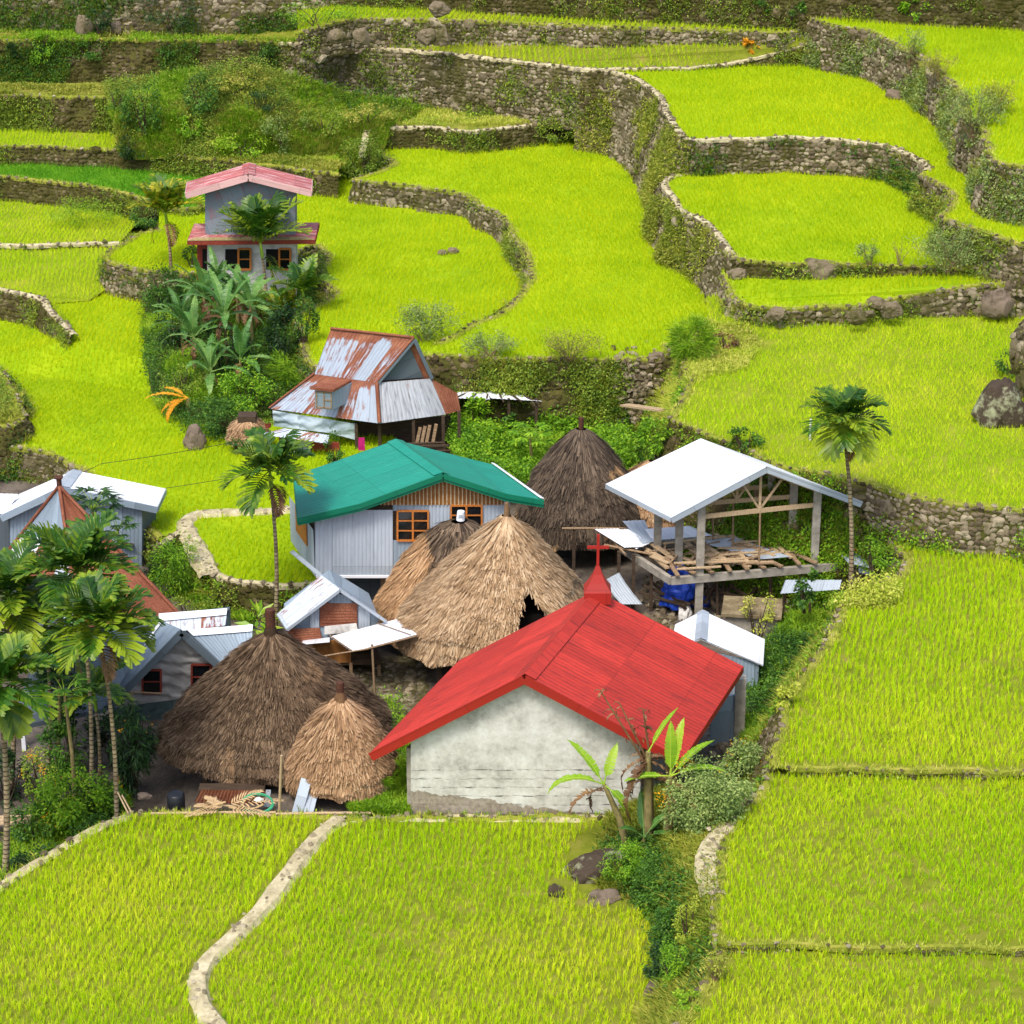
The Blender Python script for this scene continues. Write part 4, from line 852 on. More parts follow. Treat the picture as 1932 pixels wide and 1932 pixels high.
m = MB(); v_ = [(514, 774), (560, 782), (620, 791), (674, 800), (674, 831), (622, 817), (565, 810), (516, 804)]; pv = [py(*p, 105.7 + .12 * math.sin(i * 2.1)) for i, p in enumerate(v_)]
m.add(pv, [(0, 7, 6, 1), (1, 6, 5, 2), (2, 5, 4, 3)]); m.build('foil_wall', M['foil'], rh)
m = MB(); a, b, c, d = py(536, 808, 105.5), py(622, 821, 105.2), py(618, 837, 104.4), py(489, 819, 104.6); m.corr(a, b, c, d, .18, .014); m.build('awning', M['tin_pale_rust'], rh)
m = MB(); m.slab(py(526, 885, 105.3), py(551, 886, 105.3), py(551, 828, 105.3), py(526, 826, 105.3), .15); m.build('brick_wall', M['brick'], rh)
m = MB(); m.corr(py(551, 830, 105.2), py(586, 832, 105.2), py(586, 890, 105.2), py(551, 888, 105.2), .15, .012); m.build('door', M['tin_grey'], rh)
m = MB(); m.slab(py(586, 890, 105.3), py(640, 892, 105.3), py(640, 836, 105.3), py(586, 832, 105.3), .1); m.build('plank_wall', M['wood_red'], rh)
m = MB(); m.slab(py(640, 900, 107.2), py(850, 895, 107.2), py(850, 785, 107.2), py(640, 800, 107.2), .1); m.build('rear_wall', M['timber_dark'], rh)
for u, v in ((672, 800), (716, 800), (780, 792), (836, 785), (866, 776)): p = py(u, v, 105.7); m = MB(); m.bar((p.x, p.y, gz(p.x, p.y) - .2), p, .14, .14, up=(0, 1, 0)); m.build('post', M['timber_dark'], rh)
m = MB()
for i, u in enumerate((788, 797, 806, 818)): m.bar(py(u - 2, 838, 105.4), py(u + 5, 806 - i * 2, 105.5), .14, .05, up=(0, 1, 0))
m.build('planks', M['timber'], rh)
# ------------------------------------------------------------------ pink roofed two storey house
Y = 124.5; b0 = py(468, 556, Y); b0.z = .4
ph = thing('pink_roofed_house', 'two storey house with a faded pink roof and a red painted skirt roof', 'house', b0)
yf = Y - .6
rf = py(468, 329, yf); rb = pt(470, 308, rf.z); el, er = py(350, 363, yf), py(588, 359, yf); elb, erb = pt(353, 343, el.z), pt(589, 338, er.z)
gable_roof(ph, rf, rb, el, elb, er, erb, M['pink_roof'], .25, .015, .05, capm=M['pink_roof'], capw=.35, trim=M['pink_trim'], trimh=.32)
D = max(1.2, rb.y - rf.y - 1.3)
g = plane_poly([(387, 446), (557, 446), (557, 354), (469, 334), (387, 360)], Y); m = MB(); m.prism(g, (0, D, 0)); m.build('upper_wall', M['grey_paint'], ph)
ou = plane_poly([(354, 454), (594, 452)], Y - .9); iu = [g[0] + Vector((0, -.02, -.02)), g[1] + Vector((0, -.02, -.02))]
ob_ = [Vector((ou[0].x, Y + D + .9, ou[0].z)), Vector((ou[1].x, Y + D + .9, ou[1].z))]; ib = [Vector((iu[0].x, Y + D, iu[0].z)), Vector((iu[1].x, Y + D, iu[1].z))]
m = MB(); up_ = Vector((0, 0, .12)); m.corr(iu[0] + up_, iu[1] + up_, ou[1], ou[0], .22, .012); m.corr(iu[1] + up_, ib[1] + up_, ob_[1], ou[1], .22, .012); m.corr(ib[0] + up_, iu[0] + up_, ou[0], ob_[0], .22, .012); m.corr(ib[1] + up_, ib[0] + up_, ob_[0], ob_[1], .22, .012); sk = m.build('skirt_roof', M['pink_roof'], ph)
m = MB(); up_ = Vector((0, -.02, .02)); m.slab(ou[0] + up_, ou[1] + up_, mid(ou[1], iu[1], .45) + up_ + Vector((0, 0, .07)), mid(ou[0], iu[0], .45) + up_ + Vector((0, 0, .07)), .03); m.build('mossy_edge', M['mossy_edge'], sk)
m = MB(); d_ = Vector((0, .02, -.13)); m.bar(ou[0] + d_, ou[1] + d_, .06, .2); m.bar(ou[1] + d_, ob_[1] + d_, .06, .2); m.bar(ou[0] + d_, ob_[0] + d_, .06, .2); m.build('skirt_fascia', M['wood_red'], ph)
g = plane_poly([(391, 556), (559, 556), (559, 458), (391, 458)], Y + .05); m = MB(); m.prism(g, (0, D - .2, 0)); m.build('lower_wall', M['white_wall'], ph)
m = MB(); g = plane_poly([(372, 556), (391, 556), (391, 460), (372, 460)], Y + .4); m.prism(g, (0, D - 1, 0)); pr = m.build('porch', M['wood_red'], ph)
m = MB(); g = plane_poly([(382, 520), (390, 520), (390, 470), (382, 470)], Y + .36); m.prism(g, (0, .02, 0)); m.build('doorway', M['dark'], pr)
for (a, b, c) in ((425, 449, 473), (502, 526, 548)):
    m = MB(); m.slab(*[p + Vector((0, -.02, 0)) for p in plane_poly([(a, 508), (b, 508), (b, 470), (a, 470)], Y)], .02); w = m.build('window', M['dark'], ph)
    window(w, b + 1, 469, c, 508, Y - .03, 1, 2, M['wood_orange'], name='shutter', fw=.1).name = 'shutter'
# ------------------------------------------------------------------ white roofed house at the left and its neighbours
def simple_house(name, label, base, **k): return thing(name, label, 'house', base)
Y = 96.0; b0 = py(150, 1070, Y); b0.z = gz(b0.x, b0.y)
wh = thing('white_roofed_house', 'tall grey tin house with a white roof at the edge of the long rice field', 'house', b0)
rf, rb = pt(116, 918, 2.6), pt(139, 887, 2.6); er, erb = pt(297, 956, 1.54), pt(313, 922, 1.54); el, elb = pt(2, 972, 1.2), pt(36, 932, 1.2)
gable_roof(wh, rf, rb, el, elb, er, erb, M['tin_white'], .2, .012, .05, capm=M['tin_grey'], capw=.35, trim=M['tin_blue'], trimh=.28)
m = MB(); m.corr(py(18, 965, Y), py(120, 930, Y), py(120, 1075, Y), py(18, 1075, Y), .16, .014); m.corr(py(120, 930, Y), py(268, 955, Y), py(268, 1075, Y), py(120, 1075, Y), .16, .014); m.build('front_wall', M['tin_blue'], wh)
m = MB(); a, b = py(268, 1075, Y), py(268, 957, Y); s_ = Vector((.35, 1.7, 0)); m.corr(b, b + s_, a + s_, a, .16, .014); m.build('side_wall', M['tin_dark'], wh)
m = MB(); m.slab(py(226, 1026, Y - .25), py(252, 1029, Y - .25), py(252, 1025, Y), py(226, 1022, Y), .04); m.build('shelf', M['timber_dark'], wh)
b0 = py(-30, 1060, 97); b0.z = gz(b0.x, b0.y); sh = thing('side_shed', 'low dark shed with a flat white roof at the left edge', 'shed', b0)
m = MB(); m.corr(pt(-60, 930, 1.6), pt(34, 932, 1.6), py(10, 970, 96.3), py(-70, 968, 96.3), .2, .012); m.build('roof', M['tin_white'], sh)
m = MB(); m.prism(plane_poly([(-70, 1070), (17, 1070), (17, 975), (-70, 972)], 96.4), (0, 2, 0)); m.build('wall', M['tin_dark'], sh)
A_, Lc, Fc, Rc = py(112, 918, 90), pt(-14, 1078, .3), pt(150, 1186, .3), pt(336, 1157, .3); b0 = Vector((mid(Lc, Rc).x, 90, 0)); b0.z = gz(b0.x, 90)
py_h = thing('pyramid_roofed_house', 'house with a pyramid roof of patched tin and red rust behind the palms', 'house', b0)
P1_, P2_ = mid(A_, Lc, .52), mid(A_, Fc, .40); P3_, P4_ = mid(Lc, Fc, .4), mid(A_, mid(Lc, Fc, .5), .48)
m = MB(); m.corr(A_, A_, mid(A_, Fc, .5), mid(A_, Lc, .5), .16, .014, rows=4); m.build('upper_roof', M['tin_blue'], py_h)
q0, q1 = mid(A_, Lc, .5), mid(A_, Fc, .5); m = MB(); m.corr(q0, mid(q0, q1, .38), mid(Lc, Fc, .3), Lc, .16, .014); m.build('roof_sheet', M['tin_white'], py_h)
m = MB(); m.corr(mid(q0, q1, .38), mid(q0, q1, .8), mid(Lc, Fc, .62), mid(Lc, Fc, .3), .16, .014); m.corr(A_, A_, Rc, Fc, .2, .014, rows=8); m.build('rusty_sheet', M['tin_rust'], py_h)
m = MB(); m.corr(mid(q0, q1, .8), q1, Fc, mid(Lc, Fc, .62), .16, .014); m.build('patch_sheet', M['tin_pale_rust'], py_h)
Bk = Lc + Rc - Fc; m = MB(); m.add([A_, Rc, Bk, Lc], [(0, 1, 2), (0, 2, 3)]); m.build('back_roof', M['tin_rust'], py_h)
m = MB(); up = Vector((0, -.03, .04)); m.tube([A_ + up, Lc + up], .07, 6); m.tube([A_ + up, Fc + up], .07, 6); m.tube([A_ + up, Rc + up], .07, 6); m.build('hip_caps', M['tin_rust'], py_h)
m = MB(); m.tube([A_ + Vector((0, 0, -.1)), A_ + Vector((0, 0, .35))], .1, 8); m.box(A_ + Vector((0, 0, .38)), .3, .3, .05); m.build('finial', M['rust_iron'], py_h)
c_ = mid(Lc, Rc); m = MB(); cs = [c_.lerp(p, .85) for p in (Lc, Fc, Rc, Bk)]
for p in cs: p.z = gz(p.x, p.y)
for i in range(4): a, b = cs[i], cs[(i + 1) % 4]; h = Vector((0, 0, .4 - a.z)); m.slab(a, b, b + h, a + h, .08)
m.build('wall', M['tin_dark'], py_h)
# grey tarpaulin gable house
Y = 82.5; b0 = py(300, 1390, Y); b0.z = gz(b0.x, b0.y)
tg = thing('tarp_walled_house', 'grey tin roofed house with crinkled grey tarpaulin on its gable and two brown windows', 'house', b0)
rf = py(341, 1187, Y - .35); rb = pt(303, 1170, rf.z); el, er = py(203, 1330, Y - .35), py(424, 1262, Y - .35); elb, erb = pt(186, 1330, el.z + .25), er + (rb - rf)
gable_roof(tg, rf, rb, el, elb, er, erb, M['tin_blue'], .18, .012, .05, trim=M['tin_dark'], trimh=.26)
m = MB(); up = Vector((0, -.03, .05)); m.slab(rb + up, mid(rb, rf, .15) + up, mid(elb, el, .5) + up, elb + up, .02); m.build('edge_flashing', M['tin_white'], tg)
top_ = plane_poly([(262, 1329), (420, 1308), (420, 1268), (341, 1198), (222, 1318), (222, 1334)], Y); m = MB(); m.prism(top_, (0, .08, 0)); m.build('gable_tarp', M['tarp_grey'], tg)
m = MB(); m.prism(plane_poly([(205, 1400), (420, 1395), (420, 1306), (262, 1329), (205, 1336)], Y + .04), (0, .08, 0)); m.build('lower_tarp', M['tarp_green'], tg)
m = MB(); m.prism(plane_poly([(214, 1400), (418, 1395), (418, 1285), (341, 1225), (232, 1325)], Y + .2), (-.5, 1.2, 0)); m.build('inner_wall', M['timber_dark'], tg)
window(tg, 269, 1263, 304, 1307, Y, 1, 2, M['wood_red']); window(tg, 362, 1253, 398, 1300, Y, 1, 2, M['wood_red'])
m = MB(); a = py(216, 1304, Y - .1); m.bar(a, py(305, 1308, Y - .1), .04, .04); m.bar(py(250, 1345, Y - .12), py(250, 1304, Y - .12), .05, .05, up=(0, 1, 0)); m.build('clothes_rail', M['timber_pale'], tg)
a, b = py(353, 1190, Y + .4), py(477, 1180, Y + .6); c, d = py(474, 1232, Y - .2), py(424, 1258, Y - .3)
m = MB(); m.corr(a, b, c, d, .16, .014); m.corr(b, a, a + Vector((0, 1.6, -.9)), b + Vector((0, 1.6, -.9)), .2, .014); wing = m.build('wing_roof', M['tin_blue'], tg)
m = MB(); up = Vector((0, -.02, .05)); m.slab(a + up, b + up, mid(b, c, .25) + up, mid(a, d, .17) + up, .02); m.build('ridge_cap', M['tin_white'], wing)
# long tin roofs further back
b0 = gp(360, 1215); b0 = Vector((b0.x, 86.2, gz(b0.x, 86.2))); lt = thing('long_tin_shed', 'low tin shed with a white capped ridge behind the tarpaulin house', 'shed', b0)
a, b, c, d = py(300, 1160, 86), py(429, 1150, 86.2), py(425, 1180, 85.2), py(300, 1196, 85); m = MB(); m.corr(a, b, c, d, .16, .014); m.corr(b, a, a + Vector((0, 1.4, -.7)), b + Vector((0, 1.4, -.7)), .2, .014); r_ = m.build('roof', M['tin_pale_rust'], lt)
up = Vector((0, -.02, .05)); m = MB(); m.slab(a + up, b + up, mid(b, c, .4) + up, mid(a, d, .4) + up, .02); m.build('ridge_cap', M['tin_white'], r_)
m = MB(); m.prism([(c.x, c.y + .1, gz(c.x, c.y)), (d.x, d.y + .1, gz(d.x, d.y)), (d.x, d.y + .1, d.z - .03), (c.x, c.y + .1, c.z - .03)], (0, 1.6, 0)); m.build('wall', M['tin_dark'], lt)
b0 = gp(100, 1400); lh = thing('left_tin_house', 'large blue grey tin roof on a white post half hidden by the front left palms', 'house', b0)
b, c, d = pt(300, 1168, 3.0), py(196, 1335, 81.6), py(18, 1372, 80.5); a = b + (d - c) * 1.25; m = MB(); m.corr(a, b, c, d, .16, .014, rows=5); m.slab(a + Vector((0, 0, -.06)), b + Vector((0, 0, -.06)), c + Vector((0, 0, -.06)), d + Vector((0, 0, -.06)), .02); m.build('roof', M['tin_blue'], lh)
m = MB(); m.bar(d + Vector((0, 0, -.1)), c + Vector((0, 0, -.1)), .06, .18); m.build('fascia', M['tin_dark'], lh)
p = py(43, 1378, 80.7); m = MB(); m.bar((p.x, p.y, -2.6), p, .14, .14, up=(0, 1, 0)); m.build('post', M['tin_white'], lh)
m = MB(); a_ = py(30, 1380, 82.5); b_ = py(195, 1345, 83.5); m.slab((a_.x, a_.y, -2.6), (b_.x, b_.y, -2.0), b_, a_, .1); m.build('wall', M['timber_dark'], lh)
m = MB(); m.slab(py(-20, 1435, 80.6), py(40, 1440, 80.6), py(34, 1412, 81.2), py(-20, 1405, 81.2), .03); m.build('lean_to', M['tin_white'], lh)
# ------------------------------------------------------------------ patchwork shack with the white awning
Y = 86.0; b0 = py(630, 1290, Y); b0.z = gz(b0.x, b0.y)
sk_ = thing('patchwork_shack', 'small shack patched with rusty and grey tin, with a bright awning on poles', 'shack', b0)
rf = py(641, 1111, Y - .4); rb = pt(606, 1085, rf.z); el, er = py(541, 1186, Y - .4), py(728, 1170, Y - .4); elb, erb = pt(523, 1158, el.z), er + (rb - rf)
gable_roof(sk_, rf, rb, el, elb, er, erb, M['tin_pale_rust'], .2, .014, .04, trim=M['tin_grey'], trimh=.1)
m = MB(); m.prism(plane_poly([(552, 1215), (715, 1215), (715, 1166), (640, 1120), (552, 1186)], Y), (-.5, 2.2, 0)); m.build('wall', M['tin_blue'], sk_)
def sheet(root, quad, y, mat, name='tin_patch', pitch=.12, horiz=False):
    m = MB(); q = [py(u, v, y) for u, v in quad]
    if horiz: q = q[1:] + q[:1]
    m.corr(q[0], q[1], q[2], q[3], pitch, .012); return m.build(name, mat, root)
sheet(sk_, [(603, 1136), (674, 1138), (674, 1180), (603, 1182)], Y - .06, M['tin_rust'], 'rusty_patch', horiz=True)
sheet(sk_, [(620, 1121), (664, 1121), (664, 1138), (620, 1138)], Y - .09, M['tin_blue']); sheet(sk_, [(584, 1150), (602, 1148), (602, 1199), (586, 1199)], Y - .12, M['tin_grey']); sheet(sk_, [(676, 1143), (698, 1150), (698, 1190), (676, 1184)], Y - .08, M['tin_grey'])
sheet(sk_, [(537, 1187), (603, 1184), (608, 1208), (560, 1214)], Y - .15, M['tin_rust'], 'rusty_patch', horiz=True)
m = MB(); m.slab(*plane_poly([(612, 1197), (676, 1193), (672, 1176), (612, 1182)], Y - .2), .02); m.build('plywood_plate', M['sack'], sk_)
m = MB(); m.slab(*plane_poly([(588, 1141), (606, 1146), (620, 1136), (606, 1128)][::-1], Y - .1), .02); m.build('loose_tin', M['tin_rust'], sk_)
m = MB(); m.slab(py(568, 1215, Y - .9), py(622, 1210, Y - .9), py(622, 1202, Y - .1), py(572, 1208, Y - .1), .03); m.build('ledge', M['tin_white'], sk_)
m = MB(); m.slab(*plane_poly([(572, 1252), (662, 1250), (662, 1206), (572, 1212)], Y - .25), .06); m.build('plank_wall', M['wood_brown'], sk_)
m = MB(); m.prism(plane_poly([(560, 1256), (720, 1254), (720, 1244), (560, 1248)], Y - .2), (-.5, 2.3, 0)); m.build('floor', M['timber_dark'], sk_)
for u, yy in ((575, Y), (662, Y - .2), (715, Y), (600, Y + 2), (700, Y + 2)): p = py(u, 1250, yy); m = MB(); m.bar((p.x, p.y, gz(p.x, p.y) - .1), p, .12, .12, up=(0, 1, 0)); m.build('stilt', M['timber'], sk_)
aw = [py(622, 1201, Y - .5), py(749, 1168, Y - .1), py(787, 1197, Y - 1.7), py(664, 1230, Y - 2.0)]; m = MB(); m.corr(aw[0], aw[3], aw[2], aw[1], .2, .012, rows=4, sag=-.0); m.build('awning', M['tin_white'], sk_)
m = MB(); dz = Vector((0, 0, .06)); m.tube([aw[0] + dz, mid(aw[0], aw[3], .5) + dz * .8, aw[3] + dz], .025, 5); m.tube([mid(aw[0], aw[1], .7) + dz, mid(aw[3], aw[2], .9) + dz], .02, 5); m.tube([py(585, 1242, Y - 2.1), py(690, 1225, Y - 2.1), aw[2] + Vector((0, 0, -.06))], .03, 6); m.build('awning_poles', M['timber'], sk_)
p = py(702, 1216, Y - 2.0); m = MB(); g_ = Vector((p.x + .06, p.y, gz(p.x, p.y))); m.tube([g_, p], .045, 6); m.build('awning_post', M['timber'], sk_)
# ------------------------------------------------------------------ open pavilion on concrete posts
pe = thing('unfinished_pavilion', 'unfinished open building with a bright white roof on bare concrete posts', 'pavilion', gp(1400, 1130))
rf, rb = pt(1446, 880, 5.35), pt(1322, 827, 5.35); el, elb, er = pt(1266, 976, 3.55), pt(1143, 913, 3.55), pt(1625, 946, 3.55); erb = er + (rb - rf)
gable_roof(pe, rf, rb, el, elb, er, erb, M['tin_white'], .25, .008, .05, trim=M['tin_grey'], trimh=.24)
F_, LB_, R_ = pt(1266, 1090, .9), pt(1171, 1028, .9), pt(1592, 1062, .9); RB_ = LB_ + R_ - F_
m = MB(); h = Vector((0, 0, -.13))
for a, b in ((F_, R_), (F_, LB_), (LB_, RB_), (R_, RB_)): m.bar(a + h, b + h, .18, .3)
m.build('ring_beam', M['concrete'], pe)
posts = [(1240, 1040), (1280, 1059), (1320, 1082), (1451, 1022), (1492, 1042), (1536, 1058)]
pp = [pt(u, v, .9) for u, v in posts]
def slope_z(p):
    # height of the roof underside over a place
    n = (rf - el).cross(rb - rf) if (p - rf).cross(rb - rf).z > 0 or True else None
    best = 9
    for a, b, c in ((rf, rb, el), (rf, rb, er)):
        n = (b - a).cross(c - a); z = a.z - (n.x * (p.x - a.x) + n.y * (p.y - a.y)) / n.z; best = min(best, z)
    return best - .16
for p in pp: m = MB(); m.bar((p.x, p.y, -1.4), (p.x, p.y, slope_z(p)), .3, .3, up=(0, 1, 0)); m.build('post', M['concrete'], pe)
m = MB()
for i in range(3):
    a, b = pp[i].copy(), pp[i + 3].copy(); a.z = b.z = 3.3; m.bar(a, b, .07, .18); c = mid(a, b); zt_ = slope_z(c); c.z = 3.3; m.bar(c, (c.x, c.y, zt_), .1, .1, up=(0, 1, 0)); t1 = mid(a, b, .3); m.bar(c + Vector((0, 0, .05)), (t1.x, t1.y, slope_z(t1)), .06, .08); t1 = mid(a, b, .7); m.bar(c + Vector((0, 0, .05)), (t1.x, t1.y, slope_z(t1)), .06, .08)
    for t0, t1 in ((0, .5), (1, .5)):
        s0, s1 = mid(pp[i], pp[i + 3], t0), mid(pp[i], pp[i + 3], t1); m.bar((s0.x, s0.y, slope_z(s0) - .1), (s1.x, s1.y, slope_z(s1) - .1), .06, .12)
m.build('truss', M['timber_pale'], pe)
for u1, v1, dx, r_ in ((1382, 1045, -.04, .04), (1345, 1030, -.04, .04), (1432, 1070, -.04, .04), (1437, 1020, -.3, .12)): m = MB(); a = pt(u1, v1, .95); m.tube([a, a + Vector((dx, 0, 2.3))], r_, 6); m.build('prop', M['timber'], pe)
rr_ = random.Random(4)
def on_pl(s, t, z=.98): p = F_ + (R_ - F_) * s + (LB_ - F_) * t; return Vector((p.x, p.y, z))
m = MB()
for i in range(44):
    s, t = rr_.uniform(.02, .9), rr_.uniform(.0, .55); ln = rr_.uniform(.25, .5); a = on_pl(s, t, 1.0 + rr_.uniform(0, .22)); b = on_pl(s + rr_.uniform(-.05, .05), min(1, t + ln), 1.0 + rr_.uniform(0, .22)); m.bar(a, b, rr_.choice((.1, .16, .2)), rr_.choice((.05, .08)))
for i in range(9):
    s, t = rr_.uniform(-.02, .6), rr_.uniform(.0, .8); m.bar(on_pl(s, t, 1.16 + rr_.uniform(0, .15)), on_pl(s + rr_.uniform(.2, .42), t + rr_.uniform(-.1, .1), 1.1 + rr_.uniform(0, .2)), .1, .05)
m.build('floor_joists', M['timber_pale'], pe)
m = MB()
for i in range(26):
    s, t = rr_.uniform(.05, .6), rr_.uniform(.1, .7); m.bar(on_pl(s, t, 1.1), on_pl(s + rr_.uniform(.05, .25), t + rr_.uniform(-.2, .2), 1.25), .08, .04)
m.build('loose_planks', M['timber'], pe)
m = MB(); a = on_pl(.35, .75, 1.22); b = on_pl(.6, .75, 1.2); c = on_pl(.72, .1, 1.2); d = on_pl(.55, .1, 1.2); m.corr(a, b, c, d, .12, .012); m.build('loose_sheet', M['tin_grey'], pe)
for i, (s_, t_) in enumerate(((.12, .3), (.3, .12), (.45, .5), (.62, .15), (.2, .75), (.75, .5), (.9, .2))):
    p = on_pl(s_, t_, .75); m = MB(); m.tube([(p.x + .1, p.y, gz(p.x, p.y) - .1), p], .07, 6); m.build('wood_prop', M['timber_dark'], pe)
m = MB()
for i in range(12): s_ = rr_.uniform(.1, .7); a = on_pl(s_, .1, -.75 + rr_.uniform(0, .3)); b = on_pl(s_ + rr_.uniform(-.2, .25), .6, -.7 + rr_.uniform(0, .5)); m.bar(a, b, .12, .08)
tag(m.build('lumber', M['timber_dark']), 'dark lumber stacked on the ground under the pavilion platform', 'lumber')
m = MB()
for i in range(9): s_ = .02 + i * .1; a = on_pl(s_, -.06, 1.05 + rr_.uniform(0, .06)); b = on_pl(s_ + rr_.uniform(-.03, .12), rr_.uniform(.2, .5), 1.08); m.bar(a, b, .16, .07)
m.build('overhanging_joists', M['timber'], pe)
# tin lean-to to the left of the platform
lt = thing('low_tin_lean_to', 'low lean-to of loose bright tin sheets beside the pavilion platform', 'lean-to', gp(1140, 1060))
for q, mt, nm in (([(1121, 998), (1167, 997), (1214, 1031), (1178, 1033)], 'tin_white', 'tin_sheet'), ([(1174, 983), (1216, 981), (1234, 1022), (1212, 1026)], 'tin_grey', 'tin_sheet'), ([(1150, 1000), (1186, 998), (1226, 1025), (1200, 1036)], 'tin_white', 'tin_sheet'), ([(1216, 998), (1300, 992), (1345, 1010), (1230, 1020)], 'tin_white', 'tin_sheet')):
    m = MB(); zz = 1.25 + .12 * rr_.random(); m.corr(*[pt(u, v, zz + (.15 if i < 2 else 0)) for i, (u, v) in enumerate(q)], .14, .012); m.build(nm, M[mt], lt)
m = MB(); 
for (u0, v0, u1, v1) in ((1060, 997, 1230, 997), (1140, 1028, 1230, 1046), (1150, 1014, 1180, 1046)): m.tube([pt(u0, v0, 1.22), pt(u1, v1, 1.15)], .05, 6)
m.build('rafters', M['timber'], lt)
for u, v in ((1083, 998), (1168, 1040), (1196, 1046), (1230, 1050)): p = pt(u, v, 1.15); m = MB(); m.bar((p.x, p.y, gz(p.x, p.y) - .1), p, .13, .13, up=(0, 1, 0)); m.build('post', M['timber_dark'], lt)
# white topped outhouse
Y = 83.2; b0 = py(1400, 1314, Y); b0.z = gz(b0.x, b0.y)
oh = thing('small_outhouse', 'small tin outhouse with a brilliant white roof behind the red roof', 'outhouse', b0)
rf = py(1322, 1205, Y); rb = pt(1326, 1152, rf.z); er = py(1440, 1255, Y); erb = pt(1443, 1206, er.z); el = py(1262, 1236, Y); elb = pt(1274, 1178, el.z)
gable_roof(oh, rf, rb, el, elb, er, erb, M['tin_white'], .2, .01, .04, capm=M['tin_grey'], capw=.25)
m = MB(); zb0 = -1.0; a, b = py(1300, 1300, Y + .12), py(1430, 1300, Y + .12); m.corr(Vector((a.x, a.y, 1.3)), Vector((b.x, b.y, .75)), Vector((b.x, b.y, zb0)), Vector((a.x, a.y, zb0)), .14, .012); s_ = Vector((.15, 1.9, 0)); m.corr(Vector((b.x, b.y, .7)), Vector((b.x, b.y, .7)) + s_, Vector((b.x, b.y, zb0)) + s_, Vector((b.x, b.y, zb0)), .14, .012); m.build('wall', M['tin_blue'], oh)
# low shed with vines
b0 = gp(930, 800); b0 = Vector((b0.x, 108.5, gz(b0.x, 108.5))); vs_ = thing('vine_shed', 'low shed roofed with warped white tin, green vines climbing its posts', 'shed', b0)
a, b, c, d = py(868, 739, 109.3), py(975, 738, 109.3), py(1026, 757, 107.8), py(824, 750, 107.8)
m = MB(); m.corr(a, mid(a, b, .5), mid(d, c, .5), d, .2, .014, sag=-.08); m.corr(mid(a, b, .48) + Vector((0, 0, .05)), b, c, mid(d, c, .52) + Vector((0, 0, .05)), .2, .014, sag=-.12); m.build('roof', M['tin_white'], vs_)
m = MB()
for i in range(7): t = i / 6; p = mid(d, c, t); m.bar(p + Vector((-.2, -.25, -.05 + .05 * (i % 3))), mid(a, b, t) + Vector((0, .2, -.08)), .07, .05)
m.build('rafters', M['timber_dark'], vs_)
for u, y_ in ((845, 108), (905, 108), (960, 108), (1012, 108), (870, 109.2), (965, 109.2)): p = py(u, 752, y_); m = MB(); m.bar((p.x, p.y, gz(p.x, p.y) - .3), (p.x, p.y, p.z), .13, .13, up=(0, 1, 0)); m.build('post', M['timber_dark'], vs_)
